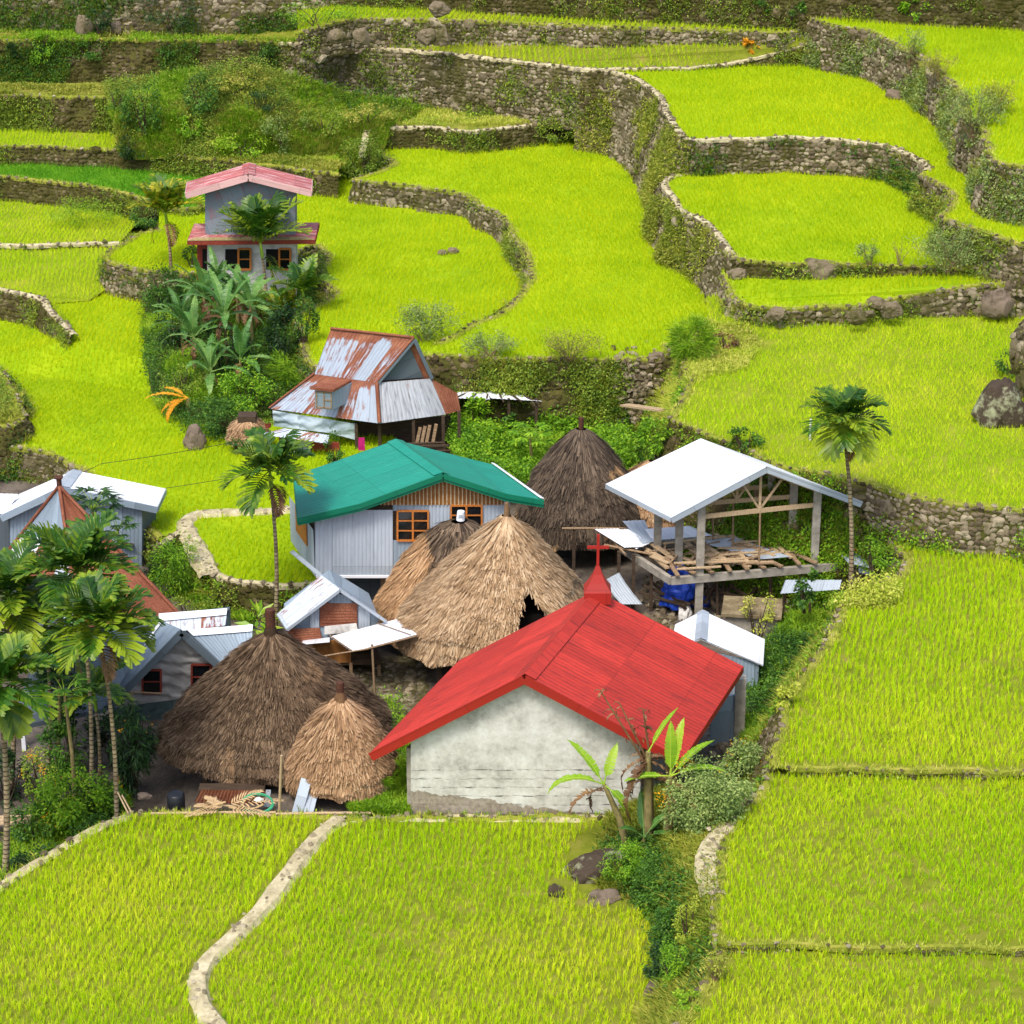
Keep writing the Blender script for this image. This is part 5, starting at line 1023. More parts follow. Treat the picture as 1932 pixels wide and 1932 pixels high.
# ------------------------------------------------------------------ thatched houses
def thatch(name, label, uc, y, rx, ry, ez, az, prof, mats, base_label=None, cap=None, posts_n=8, floor=True, door=None, n=5200, square=.25, seed=1, slen=.42, eave_w=.05, lean=0):
    """prof: list of (t from top, radius fraction)"""
    r0 = np.random.default_rng(seed); c = py(uc, 1100, y); cx = c.x; g_ = gz(cx, y)
    root = thing(name, label, 'thatched hut', (cx, y, g_))
    T_, Rf = np.array([p[0] for p in prof]), np.array([p[1] for p in prof])
    H = az - ez
    def pos(th, t, off=0):
        rr = np.interp(t, T_, Rf)
        sq = 1 + square * (np.abs(np.sin(2 * th + .5)) - .5) * .35 * rr
        Pn = np.stack([np.cos(th) * 2, np.sin(th) * 2, t * 3], -1).reshape(-1, 3)
        nz = (vnoise(Pn, 1.3, seed) - .5).reshape(np.shape(th)) * .16 + (vnoise(Pn, 4, seed + 1) - .5).reshape(np.shape(th)) * .12
        nn_ = (vnoise(Pn, .9, seed + 5)).reshape(np.shape(th)); ra = rr * sq * (1 + nz * .7) + off / rx + .045 * rr * (1 - np.abs(np.modf(t * 4.5 + nn_ * 1.4)[0] * 1.25 - .9))
        z = az - t * H + nz * .3
        z = z - np.where(t > .93, (vnoise(Pn, 3.2, seed + 3) - .35).reshape(np.shape(th)) * .38, 0)
        return np.stack([cx + lean * (1 - t) + ra * rx * np.cos(th), y + ra * ry * np.sin(th), z], -1)
    nt, nr = 96, 30
    th, t = np.meshgrid(np.linspace(0, 2 * np.pi, nt, endpoint=False), np.linspace(0, 1, nr) ** .9)
    V = pos(th, t).reshape(-1, 3)
    j, i = np.meshgrid(np.arange(nr - 1), np.arange(nt), indexing='ij'); j = j.ravel(); i = i.ravel(); i2 = (i + 1) % nt
    F = np.stack([j * nt + i2, j * nt + i, (j + 1) * nt + i, (j + 1) * nt + i2], 1)
    thf = th.ravel()[F].copy(); tf = t.ravel()[F].mean(1); tm = th.ravel()[j * nt + i] + np.pi / nt
    def indoor(tt, hh):
        if door is None: return np.zeros(len(tt), bool)
        d0, dw, t0, t1 = door; dd = np.abs((tt - d0 + np.pi) % (2 * np.pi) - np.pi); k = np.clip((hh - t0) / (t1 - t0), 0, 1)
        return (hh > t0) & (hh < t1) & (dd < dw * np.sqrt(k) * 1.0)
    keep = ~indoor(tm, tf); A = Arr(); A.add(V, F[keep], r0.random(keep.sum()))
    # underside
    und = pos(th[-1:], t[-1:]).reshape(-1, 3); inner = np.stack([cx + (und[:, 0] - cx) * .7, y + (und[:, 1] - y) * .7, np.full(nt, ez + .25)], 1)
    iu = np.arange(nt); A.add(np.concatenate([und, inner]), np.stack([iu, (iu + 1) % nt, nt + (iu + 1) % nt, nt + iu], 1), r0.random(nt) * .3)
    # straw
    tt = np.sqrt(r0.random(n)) ** 1.0 * .99 + .005; ang = r0.uniform(0, 2 * np.pi, n)
    k = ~indoor(ang, tt + .02); tt, ang = tt[k], ang[k]
    rows_ = r0.random(len(tt)) < .5; tt = np.where(rows_, np.round(tt * 11) / 11 + r0.normal(size=len(tt)) * .012, tt); tt = np.clip(tt, .01, .995)
    m_ = 4; tt = np.repeat(tt, m_) + r0.normal(size=len(tt) * m_) * .006; ang = np.repeat(ang, m_) + r0.normal(size=len(ang) * m_) * .02 ; tt = np.clip(tt, .004, 1)
    P0 = pos(ang, tt, .02); P1 = pos(ang + r0.normal(size=len(ang)) * .03, np.clip(tt + slen / np.hypot(H, rx) * r0.uniform(.6, 1.3, len(tt)), 0, 1.06), .05)
    ex = np.clip(tt + slen / np.hypot(H, rx) - 1, 0, 1); P1[:, 2] -= ex * H * .5
    lift = r0.uniform(.01, .14, len(tt)); out = np.stack([np.cos(ang), np.sin(ang), np.full(len(ang), .35)], 1); P1 += out * lift[:, None]
    s = np.stack([-np.sin(ang), np.cos(ang), np.zeros(len(ang))], 1) * (r0.uniform(.012, .035, len(ang)))[:, None]
    Vs = np.stack([P0 - s, P0 + s, P1 + s * .5, P1 - s * .5], 1).reshape(-1, 3); q = np.arange(len(ang)) * 4
    rv = np.clip(np.repeat(r0.random(len(ang) // m_), m_) * .7 + r0.random(len(ang)) * .3, 0, 1)
    A.add(Vs, np.stack([q, q + 1, q + 2, q + 3], 1), rv)
    if door is not None:    # thick brow of straw over the opening
        d0, dw, t0, t1 = door; K = 1500; k = r0.random(K); sg = r0.choice([-1, 1], K); hh = t0 + (t1 - t0) * k; an = d0 + sg * dw * np.sqrt(k) * (1 + r0.normal(size=K) * .05)
        P0 = pos(an, hh - .03, .03); o = np.stack([np.cos(an), np.sin(an), np.zeros(K)], 1); P1 = P0 + o * r0.uniform(.05, .32, (K, 1)) + np.array([0, 0, -1]) * r0.uniform(.1, .4, (K, 1)); s = np.stack([-np.sin(an), np.cos(an), np.zeros(K)], 1) * .03
        Vs = np.stack([P0 - s, P0 + s, P1 + s * .4, P1 - s * .4], 1).reshape(-1, 3); q = np.arange(K) * 4; A.add(Vs, np.stack([q, q + 1, q + 2, q + 3], 1), r0.random(K))
    A.build('thatch_roof', M[mats], root)
    wb = MB(); s = rx * .52; wb.box((cx, y, ez + .35), s * 1.9, s * 1.7 * ry / rx, 1.3); wb.build('cabin', M['timber_dark'] if door is None else M['dark'], root)  # behind an opening the box is near-black, shade of the interior painted in
    k = max(.1, .6)
    for sx in (-1, 1):
        for sy in (-1, 1):
            q = MB(); x_, y_ = cx + sx * rx * .6, y + sy * ry * .6; q.bar((x_, y_, gz(x_, y_) - .1), (x_, y_, ez + .5), .16, .16, up=(0, 1, 0)); q.build('post', M['timber_dark'], root)
    if cap:
        apex = Vector((cx + lean, y, az))
        if 'cone' in cap: q = MB(); r_, h_ = cap['cone']; q.tube([apex + Vector((0, 0, -h_ * .75)), apex + Vector((0, 0, -h_ * .7)), apex + Vector((0, 0, h_ * .35))], [r_ * .95, r_, r_ * .35], 14); q.build('cap', M[cap.get('cm', mats)], root); q = MB(); q.tube([apex + Vector((r_ * 1.05 * math.cos(a), r_ * 1.05 * math.sin(a), -h_ * .72)) for a in np.linspace(0, 2 * math.pi, 17)], .035, 5, cap=False); q.build('band', M['rust_iron'], root)
        if 'pipe' in cap: q = MB(); r_, h_ = cap['pipe']; q.tube([apex, apex + Vector((0, 0, h_))], r_, 10); q.build('smoke_pipe', M['rust_iron'], root)
        if 'knob' in cap: A2 = Arr(); r_, h_ = cap['knob']; q = MB(); q.tube([apex + Vector((0, 0, -.5)), apex + Vector((0, 0, -.1)), apex + Vector((.02, 0, h_ * .6)), apex + Vector((0, 0, h_))], [r_ * 1.9, r_ * 1.1, r_, r_ * .7], 9); q.build('knot', M[mats], root)
    return root
cone = [(0, .05), (.04, .10), (.1, .19), (.3, .40), (.6, .70), (.9, .97), (1, 1.0)]
dome = [(0, .08), (.05, .2), (.15, .36), (.35, .58), (.6, .8), (.85, .97), (1, 1.0)]
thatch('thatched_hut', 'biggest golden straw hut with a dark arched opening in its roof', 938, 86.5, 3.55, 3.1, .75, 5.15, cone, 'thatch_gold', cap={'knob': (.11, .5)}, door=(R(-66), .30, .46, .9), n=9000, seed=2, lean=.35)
thatch('thatched_hut', 'shaggy two tone hut with a bucket on its peak', 850, 89.6, 3.0, 2.6, -.1, 3.6, [(0, .1), (.05, .25), (.2, .42), (.5, .68), (1, 1)], 'thatch_twotone', n=5200, seed=3, slen=.6, lean=.35)
thatch('thatched_hut', 'tall dark hut with pale patches and a rusty pipe, behind the golden one', 1093, 97.5, 2.5, 2.2, .35, 4.3, dome, 'thatch_old', cap={'pipe': (.11, .5)}, n=5600, seed=4, slen=.6)
thatch('thatched_hut', 'low straw hut half hidden behind the left posts of the pavilion', 1225, 98.0, 1.9, 1.6, .4, 2.7, dome, 'thatch_tan', n=3000, seed=5, slen=.55)
thatch('thatched_hut', 'widest dark brown hut at the front left with a metal collar and pipe', 507, 78.6, 3.72, 3.2, .4, 4.2, cone, 'thatch_dark', cap={'cone': (.42, .8), 'cm': 'thatch_dark', 'pipe': (.17, .85)}, n=9000, seed=6, slen=.4)
thatch('thatched_hut', 'smallest tan beehive hut with a ringed collar beside the chapel', 636, 75.7, 1.72, 1.5, .45, 3.15, dome, 'thatch_tan', cap={'cone': (.36, .75), 'cm': 'thatch_tan', 'pipe': (.13, .6)}, n=4200, seed=7, slen=.35)
thatch('thatched_hut', 'tiny round backed thatched shelter left of the rusty roofed house', 480, 105.5, .8, .8, .9, 1.75, [(0, .2), (.2, .6), (.6, .9), (1, 1)], 'thatch_tan', n=900, seed=8, slen=.3)
# ------------------------------------------------------------------ plants
def pxm(p): return FP / dep(p)          # picture pixels per metre at a place
def ellcloud(c, r, n, clumps, tight=.28, shell=.5):
    """points in uneven clumps inside an ellipsoid"""
    d = rng.normal(size=(clumps, 3)); d /= np.linalg.norm(d, axis=1, keepdims=True); d *= (shell + (1 - shell) * rng.random((clumps, 1))) ** .7 * .82
    w = rng.random(clumps) + .3; k = rng.choice(clumps, n, p=w / w.sum()); o = rng.normal(size=(n, 3)); o /= np.linalg.norm(o, axis=1, keepdims=True) + 1e-9
    q = d[k] + o * tight * (rng.random((n, 1)) ** .45) * (.7 + .6 * rng.random(clumps)[k][:, None])
    q[:, 2] = np.maximum(q[:, 2], -.95)
    return np.array(c) + q * np.array(r), q / (np.linalg.norm(q, axis=1, keepdims=True) + 1e-9)
def bush(label, u, v, w, h, mat='leaf_mid', n=1500, ls=.12, cat='shrub', name='shrub', P=None, clumps=None, depth=.8, flowers=None, stems=6, group=None, lw=.5, droop=.3, tight=.3, lift=0):
    cat = cat
    """w, h: width and height in picture pixels; foot at (u,v)"""
    if P is None: P = surf(u, v)
    s = pxm(P); rx, rz = w / s / 2, h / s / 2 / .93; ry = rx * depth
    root = thing(name, label, cat, P, group)
    c = P + Vector((0, ry * .1, rz * .9 + lift))
    q, nn = ellcloud(c, (rx, ry, rz), n, clumps or max(7, int(n / 70)), tight)
    a = Arr(); vv, f, r = leaves(q, rng.uniform(.7, 1.35, n) * ls, nn * .8, droop, lw); a.add(vv, f, r)
    a.build('foliage', M[mat], root)
    if flowers:
        k = int(n * flowers[1]); q2, n2 = ellcloud(c, (rx * 1.02, ry * 1.02, rz * 1.02), k, 8, .2, .8); a = Arr(); vv, f, r = leaves(q2, rng.uniform(.5, 1, k) * ls * .7, n2, 0, .9); a.add(vv, f, r); a.build('flowers', M[flowers[0]], root)
    if stems:
        m = MB()
        for i in range(stems):
            e = c + Vector((rng.uniform(-.6, .6) * rx, rng.uniform(-.5, .5) * ry, rng.uniform(-.1, .6) * rz)); b = P + Vector((rng.uniform(-.12, .12) * rx, 0, -.15)); md = mid(b, e) + Vector((rng.uniform(-.1, .1) * rx, 0, .1 * rz)); m.tube([b, md, e], [.035, .025, .012], 5)
        m.build('stem', M['timber_dark'], root)
    return root
def wispy(label, u, v, w, h, mat='leaf_grey', n=420, ls=.09, br=16, P=None, cat='shrub', name='bare_shrub', col='timber', leaf=True):
    if P is None: P = surf(u, v)
    s = pxm(P); W_, H_ = w / s / 2, h / s; root = thing(name, label, cat, P); m = MB(); tips = []
    for i in range(br):
        a = rng.uniform(0, 2 * np.pi); l = rng.uniform(.35, 1); e = P + Vector((math.cos(a) * W_ * l, math.sin(a) * W_ * l * .6, H_ * rng.uniform(.5, 1.0) * (1.1 - .4 * l))); b = P + Vector((rng.uniform(-.1, .1) * W_, 0, -.1)); md = b.lerp(e, .5) + Vector((0, 0, H_ * .12)); m.tube([b, md, e], [.016, .011, .004], 4, cap=False)
        for k in range(4):
            t = rng.uniform(.35, 1); p0 = md.lerp(e, t) if t > .5 else b.lerp(md, t * 2); q = p0 + Vector(rng.normal(size=3)) * W_ * .16 + Vector((0, 0, W_ * .1)); m.tube([p0, q], [.006, .003], 3, cap=False); tips += [p0.lerp(q, x) for x in (.2, .5, .8, 1)]
    m.build('branches', M[col], root)
    if leaf:
        n = int(n * 3); ls = ls * 1.25; T_ = np.array([t[:] for t in tips]); T_ = T_[rng.integers(0, len(T_), n)] + rng.normal(size=(n, 3)) * W_ * .09; a = Arr(); a.add(*leaves(T_, rng.uniform(.6, 1.2, n) * ls, None, .2, .45)); a.build('foliage', M[mat], root)
    return root
def ribbon_leaf(A, P, az, el0, length, width, droop, segs=9, fold=.25, torn=0.0, blunt=False, rv=None, mi=0, pinn=None, taper=.9, lift=0):
    """a long leaf or frond growing from P; az/el0 start direction; droop bends it down.
       pinn=(count, leaflet length, leaflet width): feather leaf instead of a blade"""
    pts = []; p = np.array(P, float); el = el0; st = length / segs
    for i in range(segs + 1):
        pts.append(p.copy()); d = np.array([math.cos(az) * math.cos(el), math.sin(az) * math.cos(el), math.sin(el)]); p = p + d * st; el -= droop / segs * (.6 + .9 * i / segs)
    pts = np.array(pts); tg = np.gradient(pts, axis=0); tg /= np.linalg.norm(tg, axis=1, keepdims=True)
    side = np.array([-math.sin(az), math.cos(az), 0.0]); up = np.cross(tg, side); up *= -1
    up = np.where(up[:, 2:3] < 0, -up, up) if el0 < 1.2 else up
    V = []; F = []; r = []
    if pinn is None:
        t = np.linspace(0, 1, segs + 1); wd = width / 2 * np.sin(np.pi * np.clip(t * .93 + .07, 0, 1) ** .75) ** .6; wd[-1] = .01; wd[0] *= .4
        n = segs * 3; tt = np.linspace(0, 1, n + 1)
        X = np.stack([np.interp(tt, t, pts[:, k]) for k in range(3)], 1); U = np.stack([np.interp(tt, t, up[:, k]) for k in range(3)], 1); w_ = np.interp(tt, t, wd)
        for s in (-1, 1):
            for i in range(n):
                j1 = w_[i] * (1 - torn * rng.random()); j2 = w_[i + 1] * (1 - torn * rng.random() * .5); dr = -torn * .22 * rng.random() * width
                a, b = X[i], X[i + 1]; gap = torn * .12 * rng.random(); b2 = a + (b - a) * (1 - gap)
                o1 = a + side * s * j1 + U[i] * fold * j1 + np.array([0, 0, dr]); o2 = b2 + side * s * j2 + U[i + 1] * fold * j2 + np.array([0, 0, dr * 1.2])
                k = len(V); V += [a, b, o2, o1]; F.append((k, k + 1, k + 2, k + 3)); r.append((rv if rv is not None else .5) + rng.uniform(-.12, .12))
        A.add(np.array(V), np.array(F), np.array(r), mi)
    else:
        cnt, ll, lw = pinn
        for s in (-1, 1):
            for i in range(cnt):
                t = .16 + .84 * (i + .5) / cnt; k = t * segs; i0 = min(int(k), segs - 1); x = pts[i0] + (pts[i0 + 1] - pts[i0]) * (k - i0); tn = tg[i0]; u_ = up[i0]
                l = ll * (math.sin(math.pi * (.18 + .78 * t)) ** .6) * rng.uniform(.88, 1.1); fw = .35 + .75 * t
                d = side * s * (1.05 - .5 * t) + tn * fw + u_ * (fold + rng.uniform(-.1, .1)); d /= np.linalg.norm(d); g = np.array([0, 0, -1.0])
                m_ = x + d * l * .55 + g * l * .04; e = x + d * l + g * l * lift_fall(rv) ; wv = np.cross(d, u_); wv = wv / (np.linalg.norm(wv) + 1e-9) * lw
                b = len(V); V += [x - wv * .5, x + wv * .5, m_ + wv, m_ - wv, e + wv * (.95 if blunt else .1) - d * .04, e - wv * (.75 if blunt else .1) + d * .03]; F += [(b, b + 1, b + 2, b + 3), (b + 3, b + 2, b + 4, b + 5)]; q = (rv if rv is not None else .5) + rng.uniform(-.18, .18); r += [q, q + .22]
        A.add(np.array(V), np.array(F), np.array(r), mi)
    return pts
def lift_fall(rv): return .22 if rv is None else .12 + .2 * rng.random()
def M_palmtrunk():
    t = NT('palm_trunk'); z = t.n('SeparateXYZ', i_0=t.n('TexCoord').outputs['Object']).outputs[2]; w = t.math('FRACT', t.math('MULTIPLY', z, 6.0)); n = t.noise(t.pos(), 5, 3)
    c = t.mix(t.ramp(w, [(.0, 0.0), (.72, 0.0), (.8, 1.0)]), t.ramp(n, [(.35, srgb(112, 96, 72)), (.65, srgb(158, 144, 112))]), srgb(66, 54, 40)); return t.pbsdf(c, .9)
M['palm_trunk'] = M_palmtrunk(); M['crownshaft'] = mat_plain('crownshaft', (96, 128, 40), (140, 168, 56), 2, .4); M['banana_stem'] = mat_plain('banana_stem', (92, 84, 50), (142, 128, 84), 3, .7)
def palm(label, base, crown, fl=2.0, n=11, up=.9, mat='palm_leaf', dead=3, lean=(0, 0), rad=.09, name='areca_palm', cnt=15, seed=None, elr=(.25, 1.35), droopr=(.7, 1.5), ll=.72, group=None, lw=.05):
    """base: place of the foot; crown: picture position of the head of the trunk"""
    rs = np.random.default_rng(seed or abs(hash(label)) % 9999 if False else (seed or int(base.x * 97 + base.y * 31) % 9999))
    t = py(crown[0], crown[1], base.y + lean[1]); root = thing(name, label, 'palm tree', base, group)
    m = MB(); a = base + Vector((0, 0, -.2)); H = t.z - a.z; pts = [a + (t - a) * k + Vector((math.sin(k * 3.1) * .12 * (H / 6), 0, 0)) for k in np.linspace(0, 1, 9)]; m.tube(pts, [rad * (1.35 - .5 * k) for k in np.linspace(0, 1, 9)], 8); m.build('trunk', M['palm_trunk'], root)
    cs = min(.8, H * .25); top_ = pts[-1] + (pts[-1] - pts[-2]).normalized() * cs; m = MB(); m.tube([pts[-1], pts[-1].lerp(top_, .3), top_], [rad * 1.0, rad * 1.25, rad * .7], 8); m.build('crownshaft', M['crownshaft'], root)
    for i in range(n):
        az = 2.4 * i + rs.uniform(-.3, .3); k = i / max(1, n - 1); el = elr[1] + (elr[0] - elr[1]) * k + rs.uniform(-.1, .1); dr = droopr[0] + (droopr[1] - droopr[0]) * k; A = Arr(); le = fl * rs.uniform(.85, 1.1) * (1 - .2 * (k < .15))
        pp_ = ribbon_leaf(A, top_, az, el, le, 0, dr, 8, .38 * up, rv=.25 + .5 * rs.random() + (.25 if k > .8 else 0), pinn=(cnt, ll * fl / 2.0, lw), blunt=True)
        q = MB(); q.tube([Vector(x) for x in pp_], [.03 - .0026 * j for j in range(len(pp_))], 4, cap=False); v_ = np.array([p[:] for p in q.v]); A.add(v_, np.array(q.f), np.full(len(q.f), .8)); A.build('frond', M[mat], root)
    for i in range(dead):
        az = 2.1 * i + 1; A = Arr(); ribbon_leaf(A, top_ + Vector((0, 0, -cs * .6)), az, -.5, fl * .75, 0, 1.6, 7, .1, rv=.5, pinn=(12, .4 * fl / 2, .04)); A.build('dead_frond', M['dead_leaf'] if i else M['palm_yellow'], root)
    return root
def banana(label, base, h, leavespec, mat='banana_leaf', name='banana_plant', stemr=.11, lean=(0, 0), lw=.5, torn=.25, dead=2, group=None):
    """leavespec: list of (azimuth deg, elevation deg, length, droop)"""
    root = thing(name, label, 'banana plant', base, group); top_ = base + Vector((lean[0], lean[1], h)); m = MB(); m.tube([base + Vector((0, 0, -.2)), mid(base, top_) + Vector((lean[0] * -.1, 0, 0)), top_], [stemr * 1.2, stemr, stemr * .6], 9); m.build('stem', M['banana_stem'], root)
    for az, el, L, dr in leavespec:
        A = Arr(); p0 = np.array(top_[:]); d = np.array([math.cos(R(az)) * math.cos(R(el)), math.sin(R(az)) * math.cos(R(el)), math.sin(R(el))]); pet = .3; q = MB(); q.tube([Vector(p0), Vector(p0 + d * pet)], [.035, .02], 5, cap=False); A.add(np.array([x[:] for x in q.v]), np.array(q.f), np.full(len(q.f), .9))
        pts = ribbon_leaf(A, p0 + d * pet, R(az), R(el), L, lw, dr, 9, .3, torn, rv=rng.uniform(.2, .8)); q = MB(); q.tube([Vector(x) + Vector((0, 0, .008)) for x in pts], [.022 * (1 - .09 * j) for j in range(len(pts))], 4, cap=False); A.add(np.array([x[:] for x in q.v]), np.array(q.f), np.full(len(q.f), 1.0)); A.build('leaf', M[mat], root)
    for i in range(dead):
        A = Arr(); ribbon_leaf(A, top_ + Vector((0, 0, -.15 - .2 * rng.random())), rng.uniform(0, 6.28), rng.uniform(-.6, .4), h * rng.uniform(.45, .75), .34, 2.2, 8, .5, .8, rv=rng.random()); A.build('dead_leaf', M['dead_leaf'], root)
    return root
def papaya(label, base, crown, r=1.0, mat='leaf_mid', n=15):
    t = py(crown[0], crown[1], base.y); root = thing('papaya_tree', label, 'papaya tree', base); m = MB(); m.tube([base + Vector((0, 0, -.2)), mid(base, t) + Vector((.06, 0, 0)), t], [.09, .075, .05], 8); m.build('trunk', M['banana_stem'], root)
    A = Arr(); q = MB()
    for i in range(n):
        az = 2.4 * i; el = .9 - 1.0 * i / n; d = Vector((math.cos(az) * math.cos(el), math.sin(az) * math.cos(el), math.sin(el))); e = t + d * r * .75; q.tube([t, mid(t, e) + Vector((0, 0, .08)), e], [.018, .014, .01], 4, cap=False)
        for k in range(7):
            aa = az + (k - 3) * .55; ribbon_leaf(A, e, aa, .15 - .25 * abs(k - 3) / 3, r * .5 * (1 - .1 * abs(k - 3)), r * .13, .7, 4, .1, .35, rv=rng.random())
    A.build('leaves', M[mat], root); q.build('leaf_stalks', M['crownshaft'], root); return root
def scatter(tri_V, tri_F, n, seed=0):
    a, b, c = tri_V[tri_F[:, 0]], tri_V[tri_F[:, 1]], tri_V[tri_F[:, 2]]; ar = np.linalg.norm(np.cross(b - a, c - a), axis=1); k = rng.choice(len(tri_F), n, p=ar / ar.sum()); u = rng.random((n, 2)); f = u.sum(1) > 1; u[f] = 1 - u[f]
    P = a[k] + (b - a)[k] * u[:, :1] + (c - a)[k] * u[:, 1:]; N = np.cross(b - a, c - a)[k]; N /= np.linalg.norm(N, axis=1, keepdims=True); N[N[:, 2] < 0] *= -1; return P, N
def cover(SL, n, mats, label, gh=.4, leafn=8, ls=.12, gb=10, name='undergrowth', thr=.5, f=.45):
    """tangle of grass (mats[0]) and leafy weeds (mats[1]) over a slope"""
    P, N = scatter(SL[0], SL[1], n); m = vnoise(P, f, 41) + rng.normal(size=n) * .08; A = Arr()
    g = P[m < thr]; v, ff, r = blades(g, rng.uniform(.5, 1.2, len(g)) * gh, gb, .16, .8, .016, 2, N[m < thr] * .35 * np.array([1, 1, 0])); A.add(v, ff, r, 0)
    w = P[m >= thr]; nn = N[m >= thr]; hh = rng.random((len(w), 1)) * gh * 1.1 * np.clip((m[m >= thr, None] - thr) * 5, .3, 1.6); w = w + nn * hh * .5 + np.array([0, 0, 1]) * hh * .6
    lp = np.repeat(w, leafn, 0) + rng.normal(size=(len(w) * leafn, 3)) * .13; v, ff, r = leaves(lp, rng.uniform(.6, 1.3, len(lp)) * ls, np.repeat(nn, leafn, 0) * .7, .3, .5); A.add(v, ff, r, 1)
    return tag(A.build(name, [M[mats[0]], M[mats[1]]]), label, 'undergrowth', kind='stuff')
cover(SL1, 9000, ('grass_green', 'leaf_weed'), 'rough grass slope with weeds above the pink roofed house', .5, thr=.6)
cover(SL1, 2500, ('leaf_mid', 'leaf_mid'), 'dark weeds in hollows of the slope above the pink roofed house', .45, thr=.58, f=.22, leafn=12, ls=.14, gb=1)
cover(SL1, 5200, ('grass_dry', 'grass_dry'), 'straw coloured grass patches on the slope above the pink roofed house', .5, thr=.45, f=.3, leafn=1)
cover(SL2, 9000, ('grass_green', 'leaf_mid'), 'dense weeds on the banana knoll', .45, leafn=11, thr=.42)
cover(SL3, 2600, ('grass_yellow', 'leaf_bright'), 'vines and pale grass on the gully side left of the pavilion roof', .4, leafn=11, thr=.45)
cover(SL4, 5200, ('grass_olive', 'leaf_mid'), 'ferns and grass on the bank right of the front paddy', .35, leafn=11, thr=.55)
def patch(poly, z, n, mats, label, **k):
    W = [pt(u, v, z) if z is not None else surf(u, v) for u, v in poly]; tri = tessellate_polygon([[Vector((p.x, p.y, 0)) for p in W]]); return cover((np.array([p[:] for p in W]), np.array(tri)), n, mats, label, **k)
patch([(1335, 610), (1300, 690), (1300, 720), (1400, 700), (1440, 650), (1410, 615)], 4.12, 1500, ('grass_yellow', 'grass_dry'), 'dry straw coloured grass mound beside the pampas clump', gh=.22, leafn=3)
patch([(1560, 1150), (1600, 1115), (1690, 1105), (1702, 1142), (1640, 1152)], 2.22, 900, ('grass_green', 'grass_yellow'), 'grassy islet in the paddy below the tall palm', gh=.3, leafn=4)
patch([(660, 1535), (672, 1500), (690, 1470), (745, 1440), (772, 1440), (772, 1536)], 0.02, 1500, ('grass_green', 'leaf_bright'), 'weeds growing along the left foot of the chapel wall', gh=.28, leafn=8)
patch([(470, 1000), (300, 1040), (300, 1100), (400, 1160), (480, 1180)], -1.0, 1500, ('grass_green', 'leaf_bright'), 'weeds at the foot of the ivy covered wall', gh=.35)
patch([(0, 1620), (0, 1700), (110, 1600), (240, 1530), (240, 1490), (60, 1540)], -1.7, 2500, ('grass_green', 'leaf_mid'), 'weeds in the ditch below the front left paddy rim', gh=.45)
patch([(1410, 1260), (1400, 1420), (1290, 1530), (1330, 1540), (1440, 1440), (1490, 1290), (1560, 1160), (1500, 1150)], -.35, 2600, ('grass_green', 'leaf_mid'), 'weeds between the chapel and the right bank', gh=.3)
patch([(860, 900), (840, 800), (1000, 770), (1180, 800), (1200, 900), (1000, 930)], -.15, 5200, ('grass_green', 'leaf_bright'), 'squash vines covering the ground behind the green roof', gh=.55, leafn=12, thr=.3, ls=.17)
patch([(1180, 860), (1240, 830), (1420, 880), (1700, 960), (1720, 1030), (1600, 1040), (1400, 990), (1250, 930)], -.4, 3800, ('grass_green', 'leaf_mid'), 'undergrowth along the foot of the wall behind the pavilion', gh=.6, leafn=12, thr=.35)
patch([(640, 1330), (760, 1320), (780, 1440), (700, 1420)], -.4, 350, ('grass_green', 'leaf_bright'), 'weeds in the yard between the dark hut and the chapel', gh=.35)
# --- shrubs ------------------------------------------------------------------
B = bush
B('bright leafy shrub on the top left terrace edge', 85, 130, 78, 78, 'leaf_bright', 1100, .15)
B('dark low shrub against the left edge near the top', 25, 128, 50, 50, 'leaf_dark', 700, .13)
B('loose green shrub right of the bright one at the top left', 168, 118, 78, 46, 'leaf_mid', 800, .13)
B('small round shrub on the long wall crest, upper left', 328, 108, 60, 40, 'leaf_mid', 600, .12)
B('shrub hanging over the long wall crest above the grass slope', 490, 118, 78, 62, 'leaf_mid', 900, .12)
B('small leafy shrub on the face of the long grey wall', 600, 125, 42, 48, 'leaf_bright', 420, .12)
B('tall leafy shrub left of its twin on the grass slope', 272, 262, 88, 140, 'leaf_mid', 1800, .16)
B('round leafy shrub right of its twin on the grass slope', 380, 218, 92, 92, 'leaf_mid', 1500, .15)
B('pale green shrub lower on the grass slope', 365, 268, 62, 52, 'leaf_bright', 600, .14)
B('greyish bush in the middle of the grass slope', 535, 292, 110, 92, 'leaf_grey', 1500, .09)
B('dark scrub beside the small rubble corner above the centre field', 684, 340, 112, 96, 'leaf_weed', 2200, .12, P=pt(684, 338, 2.0))
B('wide dark thicket on the top edge left of centre', 325, 62, 170, 90, 'leaf_dark', 2600, .12, depth=.6)
B('dark bushy shrub beside the pale boulder in the top left', 190, 70, 66, 60, 'leaf_dark', 900, .12)
B('bright weeds spilling down the top edge near the centre', 600, 48, 190, 60, 'leaf_bright', 1300, .12, depth=.5)
B('big leaved bright shrub at the top right corner', 1728, 34, 70, 44, 'leaf_bright', 560, .2)
B('green creeper on the highest wall above the boulder corner', 1492, 48, 62, 56, 'leaf_mid', 700, .16)
B('second creeper on the highest wall left of the boulder corner', 1440, 30, 60, 34, 'leaf_mid', 420, .16)
B('ochre rosette plant on the second highest terrace wall', 1415, 97, 28, 22, 'orange_leaf', 90, .3, stems=0)
B('wild grassy mound in the small left paddy', 165, 428, 170, 58, 'grass_green', 2600, .14, depth=.6, stems=0, lw=.2)
wispy('bare wispy shrub on the rubble wall in the upper right', 1716, 128, 70, 92, n=380)
wispy('brown grey thicket hiding the rubble wall at the right', 1838, 262, 120, 110, 'leaf_grey', 1100, br=30)
